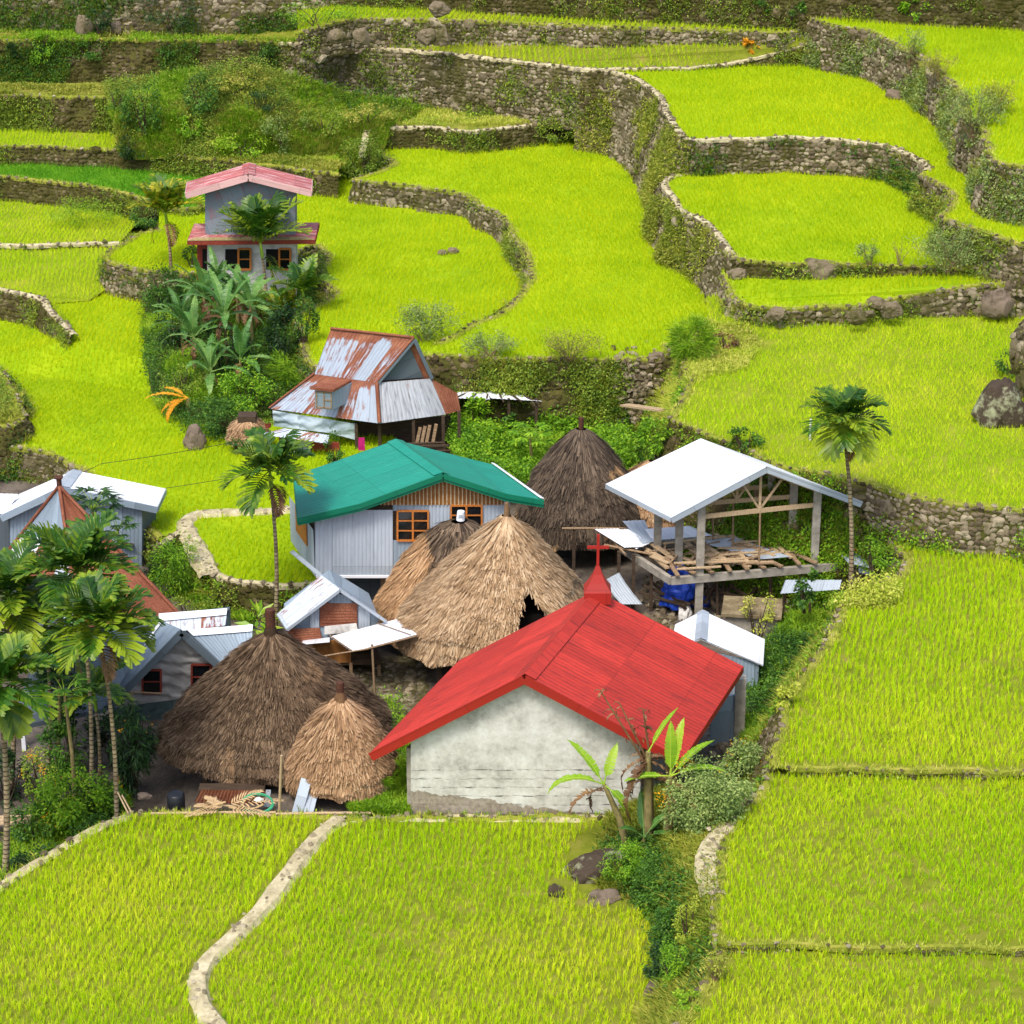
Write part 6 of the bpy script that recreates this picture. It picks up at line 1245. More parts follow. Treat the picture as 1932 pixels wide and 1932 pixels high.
wispy('thin brown shrub above the rubble wall at the right edge', 1885, 215, 90, 70, 'grass_olive', 620, br=22)
wispy('light brown scrub along the top right wall', 1775, 150, 90, 60, 'grass_dry', 420, br=18)
wispy('small sparse sapling in front of the middle right paddy', 1640, 503, 62, 60, 'leaf_grey', 300, .08, 10)
wispy('leafless sapling standing right of the sparse one', 1697, 503, 40, 62, leaf=False, br=9)
wispy('broad feathery shrub at the right end of the middle right paddy', 1790, 515, 150, 92, 'leaf_grey', 1300, .09, 26)
wispy('feathery grey shrub in the field above the rusty roof', 803, 646, 120, 76, 'leaf_grey', 1000, .1, 22)
wispy('low feathery scrub along the rim above the dark wall', 925, 676, 110, 50, 'leaf_grey', 620, .09, 20)
wispy('brown twiggy shrub on the rim right of the feathery scrub', 1075, 680, 150, 68, 'grass_olive', 700, .08, 26)
wispy('tangle of dry brown branches in front of the dark wall', 1110, 815, 170, 150, 'grass_dry', 420, .09, 34, P=gp(1110, 790))
B('dense clump of tall pampas like grass at the gully head', 1302, 678, 95, 84, 'grass_green', 2600, .34, lw=.09, stems=0, cat='grass clump', name='grass_clump', droop=-.5)
B('reddish dry weeds right of the pampas like clump', 1368, 660, 56, 40, 'dead_leaf', 500, .1)
B('bright vine bush on the gully side above the pavilion roof', 1242, 856, 92, 72, 'leaf_bright', 1400, .15)
B('leafy shrub over the wall just right of the pavilion ridge', 1405, 868, 84, 44, 'leaf_mid', 800, .13, P=surf(1405, 852))
B('dark bush behind the right end of the pavilion roof', 1660, 1005, 120, 110, 'leaf_dark', 1800, .13, P=gp(1655, 1030))
B('leafy green bush behind the right pavilion posts', 1555, 1010, 90, 110, 'leaf_mid', 1400, .15, P=gp(1555, 1010))
B('small bush with red flowers on the pale curved rim', 1645, 1088, 84, 84, 'leaf_bright', 900, .1, flowers=('red_flower', .03), P=pt(1645, 1092, 1.4))
B('broad leaved plant seen between the pavilion posts', 1560, 1018, 34, 66, 'banana_bright', 90, .5, P=gp(1556, 1030), stems=0, lw=.25, droop=-.6)
B('leafy sapling in front of the small tin canopy', 1517, 1160, 50, 90, 'leaf_mid', 420, .17, P=pt(1517, 1150, .6))
B('small bush in the rubble below the small tin canopy', 1492, 1230, 46, 60, 'leaf_bright', 420, .1, P=surf(1500, 1225))
B('weedy tuft halfway down the right bank', 1475, 1330, 50, 60, 'grass_yellow', 620, .12, P=surf(1480, 1335))
B('large grey green bush dotted with yellow flowers beside the chapel', 1335, 1585, 195, 180, 'leaf_grey', 9000, .1, flowers=('flower', .05), P=pt(1330, 1590, .9), clumps=90, tight=.26)
B('smaller yellow flowered bush behind the big one', 1402, 1478, 100, 95, 'leaf_grey', 2400, .11, flowers=('flower', .05), P=pt(1400, 1480, .5))
B('round bright fern bank over the dark rock', 1190, 1690, 115, 88, 'leaf_bright', 3200, .07, P=pt(1180, 1665, .1), stems=0)
B('deep green fern mound right of the bright one', 1255, 1715, 110, 92, 'leaf_mid', 2800, .07, P=pt(1245, 1690, .3), stems=0)
B('yellowish leafy bush hanging on the bank edge', 1292, 1790, 62, 120, 'grass_yellow', 1300, .07, P=pt(1296, 1790, .8))
B('tall thin weeds at the foot of the bank near the bottom', 1275, 1862, 70, 110, 'leaf_bright', 1500, .07, P=pt(1270, 1870, .5))
wispy('small dark leafless bush on the bank near the bottom', 1352, 1858, 60, 70, 'grass_olive', 160, .08, 12, P=pt(1350, 1850, 1.7))
B('low green weeds trailing on the bottom right bank', 1310, 1910, 70, 50, 'grass_green', 700, .1, P=pt(1300, 1915, 1.4))
# knoll with bananas
B('leafy bush climbing the left side of the banana knoll', 310, 590, 80, 100, 'leaf_mid', 1600, .13)
B('dark bush on the left shoulder of the knoll', 335, 655, 100, 95, 'leaf_dark', 1700, .12)
B('glossy dark tree with a few red leaves right of the bananas', 535, 690, 88, 120, 'leaf_dark', 1900, .16, cat='tree', name='small_tree', flowers=('red_flower', .012))
B('bright yellow green bush below the bananas', 468, 786, 120, 108, 'leaf_bright', 2600, .14)
B('tall reedy grass between the bright bush and the rusty roof', 548, 740, 90, 84, 'grass_green', 900, .4, lw=.07, stems=0, cat='grass clump', name='grass_clump', droop=-.3)
B('low mixed weeds at the lower left of the knoll', 345, 745, 110, 60, 'leaf_weed', 1500, .1)
B('mid green bush above the tiny thatched shelter', 425, 826, 110, 80, 'leaf_mid', 1700, .12)
B('small shrub left of the slim palm foot', 362, 505, 40, 44, 'leaf_mid', 420, .13)
B('dark bush in the notch right of the pink roofed house', 600, 560, 50, 70, 'leaf_mid', 900, .11)
B('green shrub against the brick wall of the rusty house', 632, 870, 44, 70, 'leaf_mid', 480, .11, P=py(632, 880, 103.6))
B('vine curtain climbing the left post of the vine shed', 905, 870, 62, 124, 'leaf_bright', 1500, .17, P=Vector((py(905, 870, 107.5).x, 107.5, gz(-1, 107.5))), depth=.4)
B('second thinner vine curtain on the vine shed', 962, 845, 46, 92, 'leaf_mid', 700, .17, P=Vector((py(962, 845, 107.4).x, 107.4, gz(0, 107.4))), depth=.4)
B('low squash vines behind the right end of the green roof', 905, 905, 120, 60, 'leaf_bright', 1400, .19)
B('rounded bush between the tall dark hut and the dark wall', 1160, 815, 70, 50, 'leaf_mid', 900, .12)
# front left thicket
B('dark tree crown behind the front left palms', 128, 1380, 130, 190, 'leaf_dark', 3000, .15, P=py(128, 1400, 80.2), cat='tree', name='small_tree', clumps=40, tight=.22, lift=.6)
B('bright green bush with yellow blossom right of the leftmost post', 140, 1568, 165, 170, 'leaf_bright', 3600, .14, flowers=('flower', .03), P=Vector((py(140, 1560, 75).x, 75, -1.9)))
B('golden flowering bush above the leftmost post foot', 78, 1500, 84, 130, 'leaf_weed', 1200, .1, flowers=('flower', .25), P=Vector((py(78, 1500, 77).x, 77, -1.9)), lift=.3)
B('mixed green bush around the short palm', 118, 1430, 120, 130, 'leaf_mid', 1800, .14, P=Vector((py(118, 1450, 78.2).x, 78.2, -1.7)), lift=.4)
B('tall dark bush with long drooping leaves left of the dark hut', 253, 1500, 100, 180, 'leaf_dark', 1900, .26, lw=.2, droop=1.0, flowers=('flower', .01), P=Vector((py(253, 1500, 77.5).x, 77.5, -1.1)))
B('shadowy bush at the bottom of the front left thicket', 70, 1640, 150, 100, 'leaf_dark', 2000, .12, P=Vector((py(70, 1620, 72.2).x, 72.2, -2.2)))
B('low leafy weeds just behind the front rim path', 170, 1600, 150, 76, 'leaf_mid', 2000, .1, P=Vector((py(180, 1590, 73.6).x, 73.6, -1.6)))
B('tuft of long reeds at the left edge near the front path', 18, 1655, 50, 96, 'grass_green', 300, .6, lw=.06, stems=0, cat='grass clump', name='grass_clump', droop=-.8, P=Vector((py(18, 1650, 71).x, 71, -2.0)))
B('pale leafy bamboo like bush beside the stone path', 335, 1150, 110, 140, 'leaf_bright', 2600, .15, lw=.28, P=gp(335, 1130))
B('dark green bush at the corner of the white roofed house', 292, 1105, 50, 62, 'leaf_dark', 800, .12, P=gp(292, 1095))
B('fern covered corner under the pale stone path', 425, 1165, 70, 72, 'leaf_weed', 1100, .12, P=gp(425, 1165))
B('small bush against the ivy covered wall', 350, 1190, 90, 60, 'leaf_weed', 900, .11, P=gp(360, 1180))
B('banana leaves poking up behind the dark hut', 487, 1210, 24, 70, 'banana_bright', 40, .7, P=gp(487, 1210), stems=0, lw=.25, droop=-.3)
B('round grass tussock left of the chapel wall', 708, 1506, 62, 52, 'grass_green', 900, .3, lw=.05, stems=0, cat='grass tussock', name='grass_tussock', droop=-.1, P=pt(708, 1500, 0))
B('round grass tussock tucked under the chapel eave', 750, 1475, 60, 52, 'grass_green', 900, .3, lw=.05, stems=0, cat='grass tussock', name='grass_tussock', droop=-.1, P=pt(750, 1478, .2))
B('small leafy weed clump at the back left of the chapel', 717, 1365, 40, 40, 'leaf_bright', 300, .12, P=gp(717, 1370))
B('dense leafy bush under the front left palm trunks', 190, 1520, 110, 110, 'leaf_mid', 1700, .13, P=Vector((py(190, 1520, 75.5).x, 75.5, -1.6)))
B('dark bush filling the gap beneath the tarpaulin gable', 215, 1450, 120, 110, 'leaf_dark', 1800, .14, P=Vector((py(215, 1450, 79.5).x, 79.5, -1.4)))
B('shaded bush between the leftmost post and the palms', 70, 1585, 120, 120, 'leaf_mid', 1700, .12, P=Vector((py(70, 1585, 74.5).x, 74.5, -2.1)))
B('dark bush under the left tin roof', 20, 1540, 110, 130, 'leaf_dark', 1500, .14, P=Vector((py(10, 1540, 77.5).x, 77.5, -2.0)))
B('large dark shrub on the right half of the grass slope', 610, 262, 120, 66, 'leaf_weed', 1500, .11)
B('leafy shrub on the left shoulder of the grass slope', 222, 215, 60, 60, 'leaf_mid', 700, .13)
B('sprawling weeds on the lower grass slope', 460, 300, 120, 56, 'grass_green', 1100, .13)
B('bright tangle over the upper grass slope', 440, 180, 130, 50, 'grass_olive', 1300, .13)
B('added scrub standing in for the shadow in the corner where the short dark wall meets the tall wall', 1052, 272, 96, 66, 'leaf_weed', 1500, .12, P=pt(1050, 272, 3.0))  # added plant covering a gap in the walls where only shadow lies
B('weeds in the wall gap left of the slim palm', 280, 436, 84, 56, 'leaf_mid', 1300, .12, P=pt(280, 432, 1.1))
B('small weeds at the far end of the narrow left terrace', 640, 345, 70, 44, 'grass_green', 900, .14, P=pt(636, 338, 1.9))
B('brown dry shrub on the crest of the grass slope', 470, 165, 90, 44, 'grass_dry', 1100, .11)
B('dark shrub at the left foot of the grass slope', 250, 300, 70, 52, 'leaf_dark', 900, .12)
B('low dark shrub in the middle of the upper grass slope', 500, 215, 90, 50, 'leaf_dark', 1000, .11)
B('straggly weeds on the right tail of the grass slope', 690, 236, 120, 40, 'grass_dry', 1000, .12)
B('dark leafy bush halfway down the right hand bank of the front paddy', 1268, 1770, 74, 80, 'leaf_mid', 1500, .09, P=pt(1262, 1770, .5))
B('dark weeds low on the bank beside the bottom of the front paddy', 1250, 1850, 56, 84, 'leaf_dark', 1200, .09, P=pt(1240, 1850, .2))
B('green scrub growing at the foot of the mossy crag', 1920, 700, 70, 50, 'leaf_mid', 700, .12, P=pt(1905, 712, 4.1))
patch([(705, 240), (980, 237), (1062, 221), (960, 203), (720, 210)], 4.22, 1500, ('grass_yellow', 'grass_green'), 'yellow grass strip above the centre field', gh=.3, leafn=3)
patch([(-30, 179), (230, 184), (230, 164), (-30, 162)], 5.12, 1100, ('grass_olive', 'grass_dry'), 'brownish grass strip on the third terrace at the left', gh=.3, leafn=3)
patch([(240, 285), (630, 325), (650, 308), (250, 268)], 3.12, 1300, ('grass_olive', 'leaf_weed'), 'rough grass on the narrow terrace behind the pink roofed house', gh=.3, leafn=5)
patch([(-30, 76), (590, 82), (590, 62), (-30, 56)], 7.62, 2000, ('grass_green', 'grass_dry'), 'grass strip on the terrace in the upper left', gh=.3, leafn=3)
patch([(-70, 800), (28, 800), (42, 786), (30, 758), (0, 715), (-70, 700)], 1.02, 700, ('grass_olive', 'leaf_weed'), 'grass on the terrace stub at the left edge', gh=.3, leafn=5)
# steps at the corner of the pale curved path
st_ = thing('stone_steps', 'pale stone steps dropping from the curved path to the middle right paddy', 'steps', pt(1293, 328, 5.7))
for i in range(7): z_ = 5.85 + i * .25; p = pt(1296, 326, 5.7); m = MB(); m.box((p.x - .15 + rng.uniform(-.06, .06), p.y - .1 + i * .14, z_ - .05), .85, .42, .2, rng.uniform(-.15, .15)); m.build('step', M['stone_pale'], st_, bevel=.03)
# --- palms
G = None
palm('slim palm left of the pink roofed house', surf(322, 508), (315, 424), 2.0, 15, 1.2, 'palm_yellow', 4, elr=(.55, 1.4), droopr=(.4, 1.0), rad=.07, ll=.95, lw=.06)
palm('palm standing in front of the pink roofed house', surf(503, 590), (495, 486), 2.6, 15, 1.2, 'palm_leaf', 1, elr=(.55, 1.45), droopr=(.3, .95), rad=.075, ll=.95, lw=.06)
pb = gp(519, 1195); palm('palm with hanging dead fronds left of the green roof', pb, (512, 925), 1.9, 17, 1.1, 'palm_leaf', 7, elr=(-.1, 1.45), rad=.07, ll=.85, lw=.06)
palm('lone palm in front of the wide paddy right of the pavilion', pt(1606, 1098, 1.3), (1594, 828), 1.65, 22, .8, 'palm_leaf', 4, elr=(-.5, 1.4), droopr=(.8, 1.5), rad=.075, ll=.95, lw=.05)
palm('tallest palm of the front left group, ringed pale trunk', Vector((py(219, 1528, 74.0).x, 74.0, -.3)), (192, 1222), 2.0, 23, 1.0, 'palm_leaf', 4, elr=(-.15, 1.4), rad=.065, ll=.85, lw=.065, seed=5)
palm('second palm of the front left group, just behind the tallest', Vector((py(166, 1420, 77.5).x, 77.5, -1.5)), (150, 1120), 2.1, 20, 1.0, 'palm_leaf', 2, elr=(.1, 1.4), rad=.065, ll=.9, lw=.065, seed=8)
palm('palm cut by the left edge with a trunk reaching the front path', Vector((py(3, 1660, 71.5).x, 71.5, -1.9)), (2, 1330), 1.9, 19, .8, 'palm_leaf', 3, elr=(-.3, 1.3), rad=.09, ll=.85, lw=.06, seed=11)
palm('higher palm at the left edge with yellowing lower fronds', Vector((py(15, 1450, 78).x, 78, -1.8)), (18, 1165), 2.1, 20, .9, 'palm_leaf', 3, elr=(-.1, 1.35), rad=.07, ll=.85, lw=.06, seed=14)
palm('short dark palm between the front left palms and the tarpaulin gable', Vector((py(185, 1430, 78.8).x, 78.8, -1.6)), (181, 1340), 1.5, 9, .8, 'palm_leaf', 0, elr=(.1, 1.2), rad=.06, lw=.05, seed=17)
palm('young palm close to the right wall of the pink roofed house', surf(572, 590), (572, 560), 1.9, 10, .8, 'palm_leaf', 0, elr=(.5, 1.4), droopr=(.5, 1.2), rad=.07, lw=.05, seed=21)
palm('yellowish young palm in front of the other young palm', surf(538, 622), (536, 598), 1.6, 10, .8, 'palm_yellow', 0, elr=(.5, 1.4), droopr=(.5, 1.2), rad=.06, lw=.05, seed=24)
palm('middle palm of the front left group, crown between its neighbours', Vector((py(88, 1450, 79).x, 79, -1.7)), (88, 1215), 1.9, 16, .9, 'palm_leaf', 2, elr=(0, 1.4), rad=.06, ll=.85, lw=.06, seed=31)
papaya('papaya tree in front of the white roofed house', Vector((py(185, 1090, 92.5).x, 92.5, -1.2)), (175, 960), 1.15, 'leaf_dark', 20)
papaya('papaya tree with a second head, right of the first one', Vector((py(224, 1110, 93).x, 93, -1.2)), (222, 1000), .8, 'leaf_mid', 12)
papaya('papaya tree behind the right end of the green roof', gp(1003, 912), (1000, 828), 1.0, 'leaf_bright', 14)
papaya('papaya tree behind the lone palm', gp(1575, 1035), (1566, 890), 1.1, 'leaf_mid', 15)
papaya('small papaya tree in the front left thicket', Vector((py(135, 1420, 77).x, 77, -1.7)), (122, 1312), 1.0, 'leaf_mid', 14)
papaya('lower papaya tree in the front left thicket', Vector((py(100, 1400, 79).x, 79, -1.7)), (112, 1250), .8, 'leaf_grey', 12)
# --- bananas
rb_ = random.Random(9)
for i, (u, v, h, sc_, lb) in enumerate([(428, 690, 2.5, 1.2, 'largest banana plant in the middle of the knoll'), (388, 630, 1.9, 1.1, 'banana plant at the upper left of the knoll'), (476, 655, 2.1, 1.1, 'banana plant in front of the pale house wall'), (368, 700, 1.7, 1.1, 'banana plant with a leaf drooping over the left field'), (450, 620, 1.6, .95, 'banana plant close under the pink roofed house windows'), (412, 592, 1.4, .95, 'banana plant beside the red porch'), (345, 655, 1.2, .9, 'short banana plant on the left shoulder of the knoll'), (455, 725, 1.2, 1.0, 'lowest banana plant, just above the bright bush'), (400, 740, 1.0, .9, 'small banana plant at the front of the knoll')]):
    spec = [(a_ + rb_.uniform(-25, 25), rb_.uniform(40, 86) if k % 4 else rb_.uniform(0, 35), 1.9 * sc_ * rb_.uniform(.75, 1.15), rb_.uniform(.6, 1.7)) for k, a_ in enumerate(range(0, 360, 36))]
    banana(lb, surf(u, v), h, spec, 'banana_leaf', lw=.5, torn=.45, dead=5, stemr=.09)
B('dark shrub filling the middle of the knoll between the banana stems', 420, 700, 130, 100, 'leaf_dark', 2000, .14)
B('tall leafy shrub against the left corner of the pink roofed house', 375, 585, 70, 80, 'leaf_mid', 1200, .13)
B('shrubs at the foot of the pale house wall between the palms', 490, 610, 110, 70, 'leaf_weed', 1500, .13)
B('mixed shrub on the right edge of the knoll by the field rim', 575, 650, 60, 100, 'leaf_mid', 1300, .12)
banana('banana plant with orange withered leaves at the left foot of the knoll', surf(356, 778), .7, [(185, 18, 1.7, .9), (200, -5, 1.2, 1.2), (235, 5, 1.6, 1.9), (160, 30, 1.0, .8)], 'orange_leaf', lw=.4, torn=.5, dead=1)
p = pt(1186, 1602, .25)
banana('leaning banana plant with one long bright leaf in front of the chapel', p, 2.35, [(150, 52, 1.55, .5), (50, 70, 1.1, .5), (190, 25, 1.75, 1.7), (330, -30, .9, 1.0)], 'banana_bright', lean=(-.82, 0), lw=.45, torn=.32, dead=2)
p = pt(1222, 1596, .3)
banana('withered brown banana trunk hung with dry leaves', p, 3.4, [(20, 60, 1.4, .3)], 'banana_bright', stemr=.14, lean=(-.05, 0), lw=.3, dead=7)
p = pt(1258, 1600, .4)
banana('banana plant with upright lime leaves right of the withered trunk', p, 2.6, [(90, 82, 1.5, .25), (60, 68, 1.6, .3), (185, 5, 1.2, .6), (20, 45, 1.5, .6), (340, 30, 1.6, .8)], 'banana_bright', stemr=.14, lean=(.05, 0), lw=.42, torn=.3, dead=6)
p = pt(1215, 1600, .35)
banana('small dark green banana shoot at the foot of the withered trunk', p, .4, [(100, 70, 1.2, .4), (20, 50, .9, .8), (330, 30, .9, .9), (200, 40, .7, .8)], 'banana_leaf', stemr=.07, lw=.34, torn=.05, dead=0)

for i, (u, v, bu, lb) in enumerate(((1132, 1302, 1222, 'longest dry curled banana stalk, leaning left over the red roof'), (1168, 1325, 1228, 'shorter dry banana stalk beside the longest one'), (1213, 1338, 1232, 'dry banana stalk with a shrivelled leaf at its tip'))):
    b_ = pt(bu, 1590, .35); t_ = py(u, v, b_.y + .1); m_ = py(bu - 4, 1440, b_.y + .05); m = MB(); pts = [b_.lerp(m_, k) for k in np.linspace(0, 1, 5)] + [m_.lerp(t_, k) for k in np.linspace(.25, 1, 5)]; pts += [t_ + Vector((-.12, 0, .03)), t_ + Vector((-.18, 0, -.08))]
    m.tube(pts, [.07, .06, .055, .05, .045, .04, .035, .03, .025, .02, .016, .01], 6); A = Arr(); A.add(np.array([x[:] for x in m.v]), np.array([f for f in m.f if len(f) == 4]), np.full(sum(len(f) == 4 for f in m.f), .5))
    for k in range(9): q = m_.lerp(t_, rng.random()); ribbon_leaf(A, q, rng.uniform(0, 6.28), rng.uniform(-.6, .5), rng.uniform(.2, .5), .14, 2.2, 6, .5, .8, rv=rng.random())
    o = A.build('dry_stalk', M['dead_leaf']); tag(o, lb, 'dry stalk')
# ------------------------------------------------------------------ boulders and small things
def boulder(label, P, rx, ry, rz, mat='boulder', seed=1, name='boulder', rot=0, group=None, tip=None, sink=.25):
    bm = bmesh.new(); bmesh.ops.create_icosphere(bm, subdivisions=5, radius=1); V = np.array([v.co[:] for v in bm.verts]); F = np.array([[q.index for q in f.verts] for f in bm.faces]); bm.free()
    n = (vnoise(V, 1.1, seed) - .5) * .6 + (np.abs(vnoise(V, 2.2, seed + 7) - .5)) * -.5 + (vnoise(V, 6, seed + 9) - .5) * .14; V = V * (1 + n[:, None])
    for cc in range(9):
        dn = np.random.default_rng(seed * 31 + cc).normal(size=3); dn /= np.linalg.norm(dn); ex = V @ dn - .72; V = V - np.clip(ex, 0, None)[:, None] * dn * .85
    if tip is not None: V[:, 0] += tip * np.clip(V[:, 2], 0, 1)
    V = V * np.array([rx, ry, rz]); c, s = math.cos(rot), math.sin(rot); V = np.stack([V[:, 0] * c - V[:, 1] * s, V[:, 0] * s + V[:, 1] * c, V[:, 2]], 1)
    o = mk(name, V, F, M[mat], smooth=True, rnd=np.full(len(F), .5), loc=(0, 0, 0)); o.location = P + Vector((0, 0, rz * (1 - sink) * .6)); return tag(o, label, 'boulder', group)
boulder('huge lichen spotted boulder in the wide right paddy', pt(1885, 795, 4.1), 1.15, 1.1, 1.5, 'lichen', 3)
boulder('tall mossy crag behind the lichen spotted boulder at the right edge', pt(1985, 745, 4.1), 2.0, 1.5, 3.6, 'stone', 5)
boulder('dark triangular boulder with pale lichen in the front paddy', pt(1112, 1648, 0), 1.05, .7, .95, 'lichen', 8, tip=.75, sink=1.0)
boulder('small speckled boulder in the front paddy', pt(1050, 1686, 0), .34, .28, .3, 'lichen', 12, sink=.8)
boulder('flat brown boulder under the fern bank', pt(1135, 1696, 0), .6, .45, .34, 'boulder', 14, sink=1.0)
boulder('dark boulder at the foot of the bank beside the front paddy', pt(1248, 1790, 0), .26, .25, .3, 'boulder', 15)
boulder('brown boulder low on the bank near the bottom', pt(1232, 1880, 0), .34, .3, .32, 'boulder', 16)
boulder('white topped stone at the bottom end of the bank', pt(1290, 1920, 1.2), .3, .25, .22, 'stone_pale', 17)
boulder('smooth grey boulder beside the white topped outhouse', gp(1455, 1320), .55, .45, .5, 'boulder', 18)
boulder('broad pale boulder set in the low mossy wall', pt(1548, 524, 5.0), 1.05, .6, .75, 'stone_pale', 20)
boulder('half buried flat boulder left of the saplings', pt(1690, 520, 5.0), .7, .4, .35, 'boulder', 21)
boulder('low boulder on the corner where three walls meet', pt(1392, 527, 4.9), .55, .4, .4, 'stone_pale', 22)
for u, v, r, sd, lb in ((1655, 572, .55, 31, 'pale boulder in the middle of the boulder strewn wall'), (1683, 585, .6, 32, 'lower pale boulder of the boulder strewn wall'), (1712, 562, .5, 33, 'upper right boulder of the boulder strewn wall'), (1640, 588, .3, 34, 'small stone left of the pale boulders'), (1465, 592, .5, 35, 'grey boulder at the left end of the boulder strewn wall'), (1615, 598, .5, 36, 'flat stone at the foot of the boulder strewn wall')):
    boulder(lb, pt(u, v + 8, 4.7), r, r * .7, r * .75, 'stone_pale', sd)
boulder('big rounded boulder built into the wall at the far right', pt(1880, 592, 4.5), .95, .6, .85, 'boulder', 38)
boulder('pale boulder in the top left wall', pt(158, 60, 7.8), .6, .5, .8, 'stone_pale', 40)
boulder('small boulder right of the pale one in the top left', pt(220, 60, 7.8), .4, .35, .45, 'boulder', 41)
for u, sd, lb in ((635, 42, 'leftmost big block of the second highest wall'), (682, 43, 'widest block of the second highest wall'), (805, 44, 'left block of the pair in the second highest wall'), (832, 45, 'right block of the pair in the second highest wall')):
    boulder(lb, pt(u, 78, 8.6), .6, .4, .6, 'stone_pale', sd)
boulder('pale boulder on the top edge at the centre', pt(828, 26, 10.1), .7, .5, .5, 'stone_pale', 46)
boulder('pair forming stone in the field right of the pink roofed house', pt(835, 480, 1.8), .3, .25, .22, 'stone_pale', 47)
boulder('second paler stone in the field right of the pink roofed house', pt(855, 478, 1.8), .34, .25, .26, 'stone_pale', 48)
boulder('grey rock at the lower left foot of the knoll', surf(368, 845), .6, .45, .8, 'boulder', 49)
boulder('pale rock on the short dark wall', pt(888, 270, 3.2), .4, .3, .4, 'stone_pale', 50)
boulder('reddish rock at the foot of the top right wall', pt(1690, 186, 7.5), .8, .5, .4, 'boulder', 51)
boulder('rock at the end of the wall above the pavilion', gp(1685, 1020), .45, .4, .4, 'boulder', 52)
boulder('big stone at the top of the gully wall', pt(1236, 690, 2.6), .45, .4, .5, 'stone_pale', 53)
_c = bpy.data.objects['boulder.001']; _v = np.array([(_c.location + v.co)[:] for v in _c.data.vertices]); _n = np.array([v.normal[:] for v in _c.data.vertices]); _k = rng.choice(len(_v), 420, replace=False)
A = Arr(); A.add(*stones(_v[_k], _n[_k] + rng.normal(size=(420, 3)) * .1, rng.uniform(.12, .38, 420), .35, .25)); o = A.build('crag_facets', M['stone'], _c); o['label'] = 'rough broken faces of the crag'
q = _v[rng.choice(len(_v), 160)]; A = Arr(); A.add(*leaves(np.repeat(q, 10, 0) + rng.normal(size=(1600, 3)) * .14, rng.uniform(.06, .14, 1600), None, .3)); A.build('moss_tufts', M['leaf_weed'], _c)
# rubble tumbling down the right bank and around the pavilion
k = 520; uu = rng.uniform(0, 1, k); A = Arr(); Q = []
for i in range(k):
    t = rng.random(); u = 1500 - 130 * t + rng.normal() * 16; v = 1160 + 290 * t + rng.normal() * 16; Q.append(surf(u, v)[:])
for i in range(260): Q.append(surf(1200 + rng.normal() * 26, 730 + rng.normal() * 30)[:])
for i in range(220): Q.append(gp(rng.uniform(1210, 1480), rng.uniform(1090, 1190))[:])
Q = np.array(Q); A.add(*stones(Q + np.array([0, 0, .05]), np.tile([0, 0, 1.], (len(Q), 1)), rng.uniform(.08, .26, len(Q)), .6)); tag(A.build('rubble', M['stone_pale']), 'loose rubble stones on the bank and around the pavilion', 'rubble', kind='stuff')
# paving of the yard
A = Arr(); Q = []
for i in range(1500):
    u, v = rng.uniform(560, 800), rng.uniform(1240, 1420); p = gp(u, v); Q.append((round(p.x / .42) * .42 + rng.normal() * .07, round(p.y / .42) * .42 + rng.normal() * .07))
Q = np.array(list({(round(a, 1), round(b, 1)) for a, b in Q})); Q = np.c_[Q, [gz(a, b) + .0 for a, b in Q]]; A.add(*stones(Q, np.tile([0, 0, 1.], (len(Q), 1)), np.full(len(Q), .22), .22, .18)); tag(A.build('paving', M['stone']), 'rough stone paving of the village yard', 'paving', kind='structure')
# blue tarpaulin heap
def heap(label, P, r, mat, cat, name, seed, group=None, q=.45):
    bm = bmesh.new(); bmesh.ops.create_icosphere(bm, subdivisions=4, radius=1); V = np.array([v.co[:] for v in bm.verts]); F = np.array([[x.index for x in f.verts] for f in bm.faces]); bm.free()
    n = (vnoise(V, 1.8, seed) - .5) * q + (vnoise(V, 5, seed + 1) - .5) * q * .5; V = V * (1 + n[:, None]) * np.array(r); V[:, 2] = np.maximum(V[:, 2], -r[2] * .5)
    o = mk(name, V, F, M[mat], smooth=False); o.location = P + Vector((0, 0, r[2] * .5)); return tag(o, label, cat, group)
heap('crumpled blue tarpaulin heaped under the pavilion', pt(1282, 1142, -.9), (.75, .5, 1.0), 'tarp_blue', 'tarpaulin', 'tarpaulin', 61, q=.8)
heap('white sack in front of the nearest pavilion post', gp(1291, 1168), (.24, .22, .42), 'sack', 'sack', 'sack', 62)
heap('blue bundle beside the crumpled tarpaulin', gp(1322, 1145), (.35, .3, .3), 'tarp_blue', 'bundle', 'bundle', 65, q=.6)
# concrete tank with moss, a yellow bush growing over it
P = gp(1420, 1215); tk = thing('water_tank', 'squat stained concrete tank in front of the pavilion', 'tank', P); m = MB(); m.box(P + Vector((0, .6, .55)), 2.0, 1.4, 1.3, R(-8)); m.build('tank_body', M['concrete'], tk); m = MB(); m.box(P + Vector((0, .6, 1.26)), 2.3, 1.7, .12, R(-8)); m.build('tank_lid', mat_soil('lid', (88, 76, 56), (122, 110, 84), (156, 142, 114), 2), tk)
B('yellow leaved bush rising above the concrete tank', 1432, 1190, 80, 96, 'grass_yellow', 520, .1, P=P + Vector((.1, -.5, .1)), lift=.5)
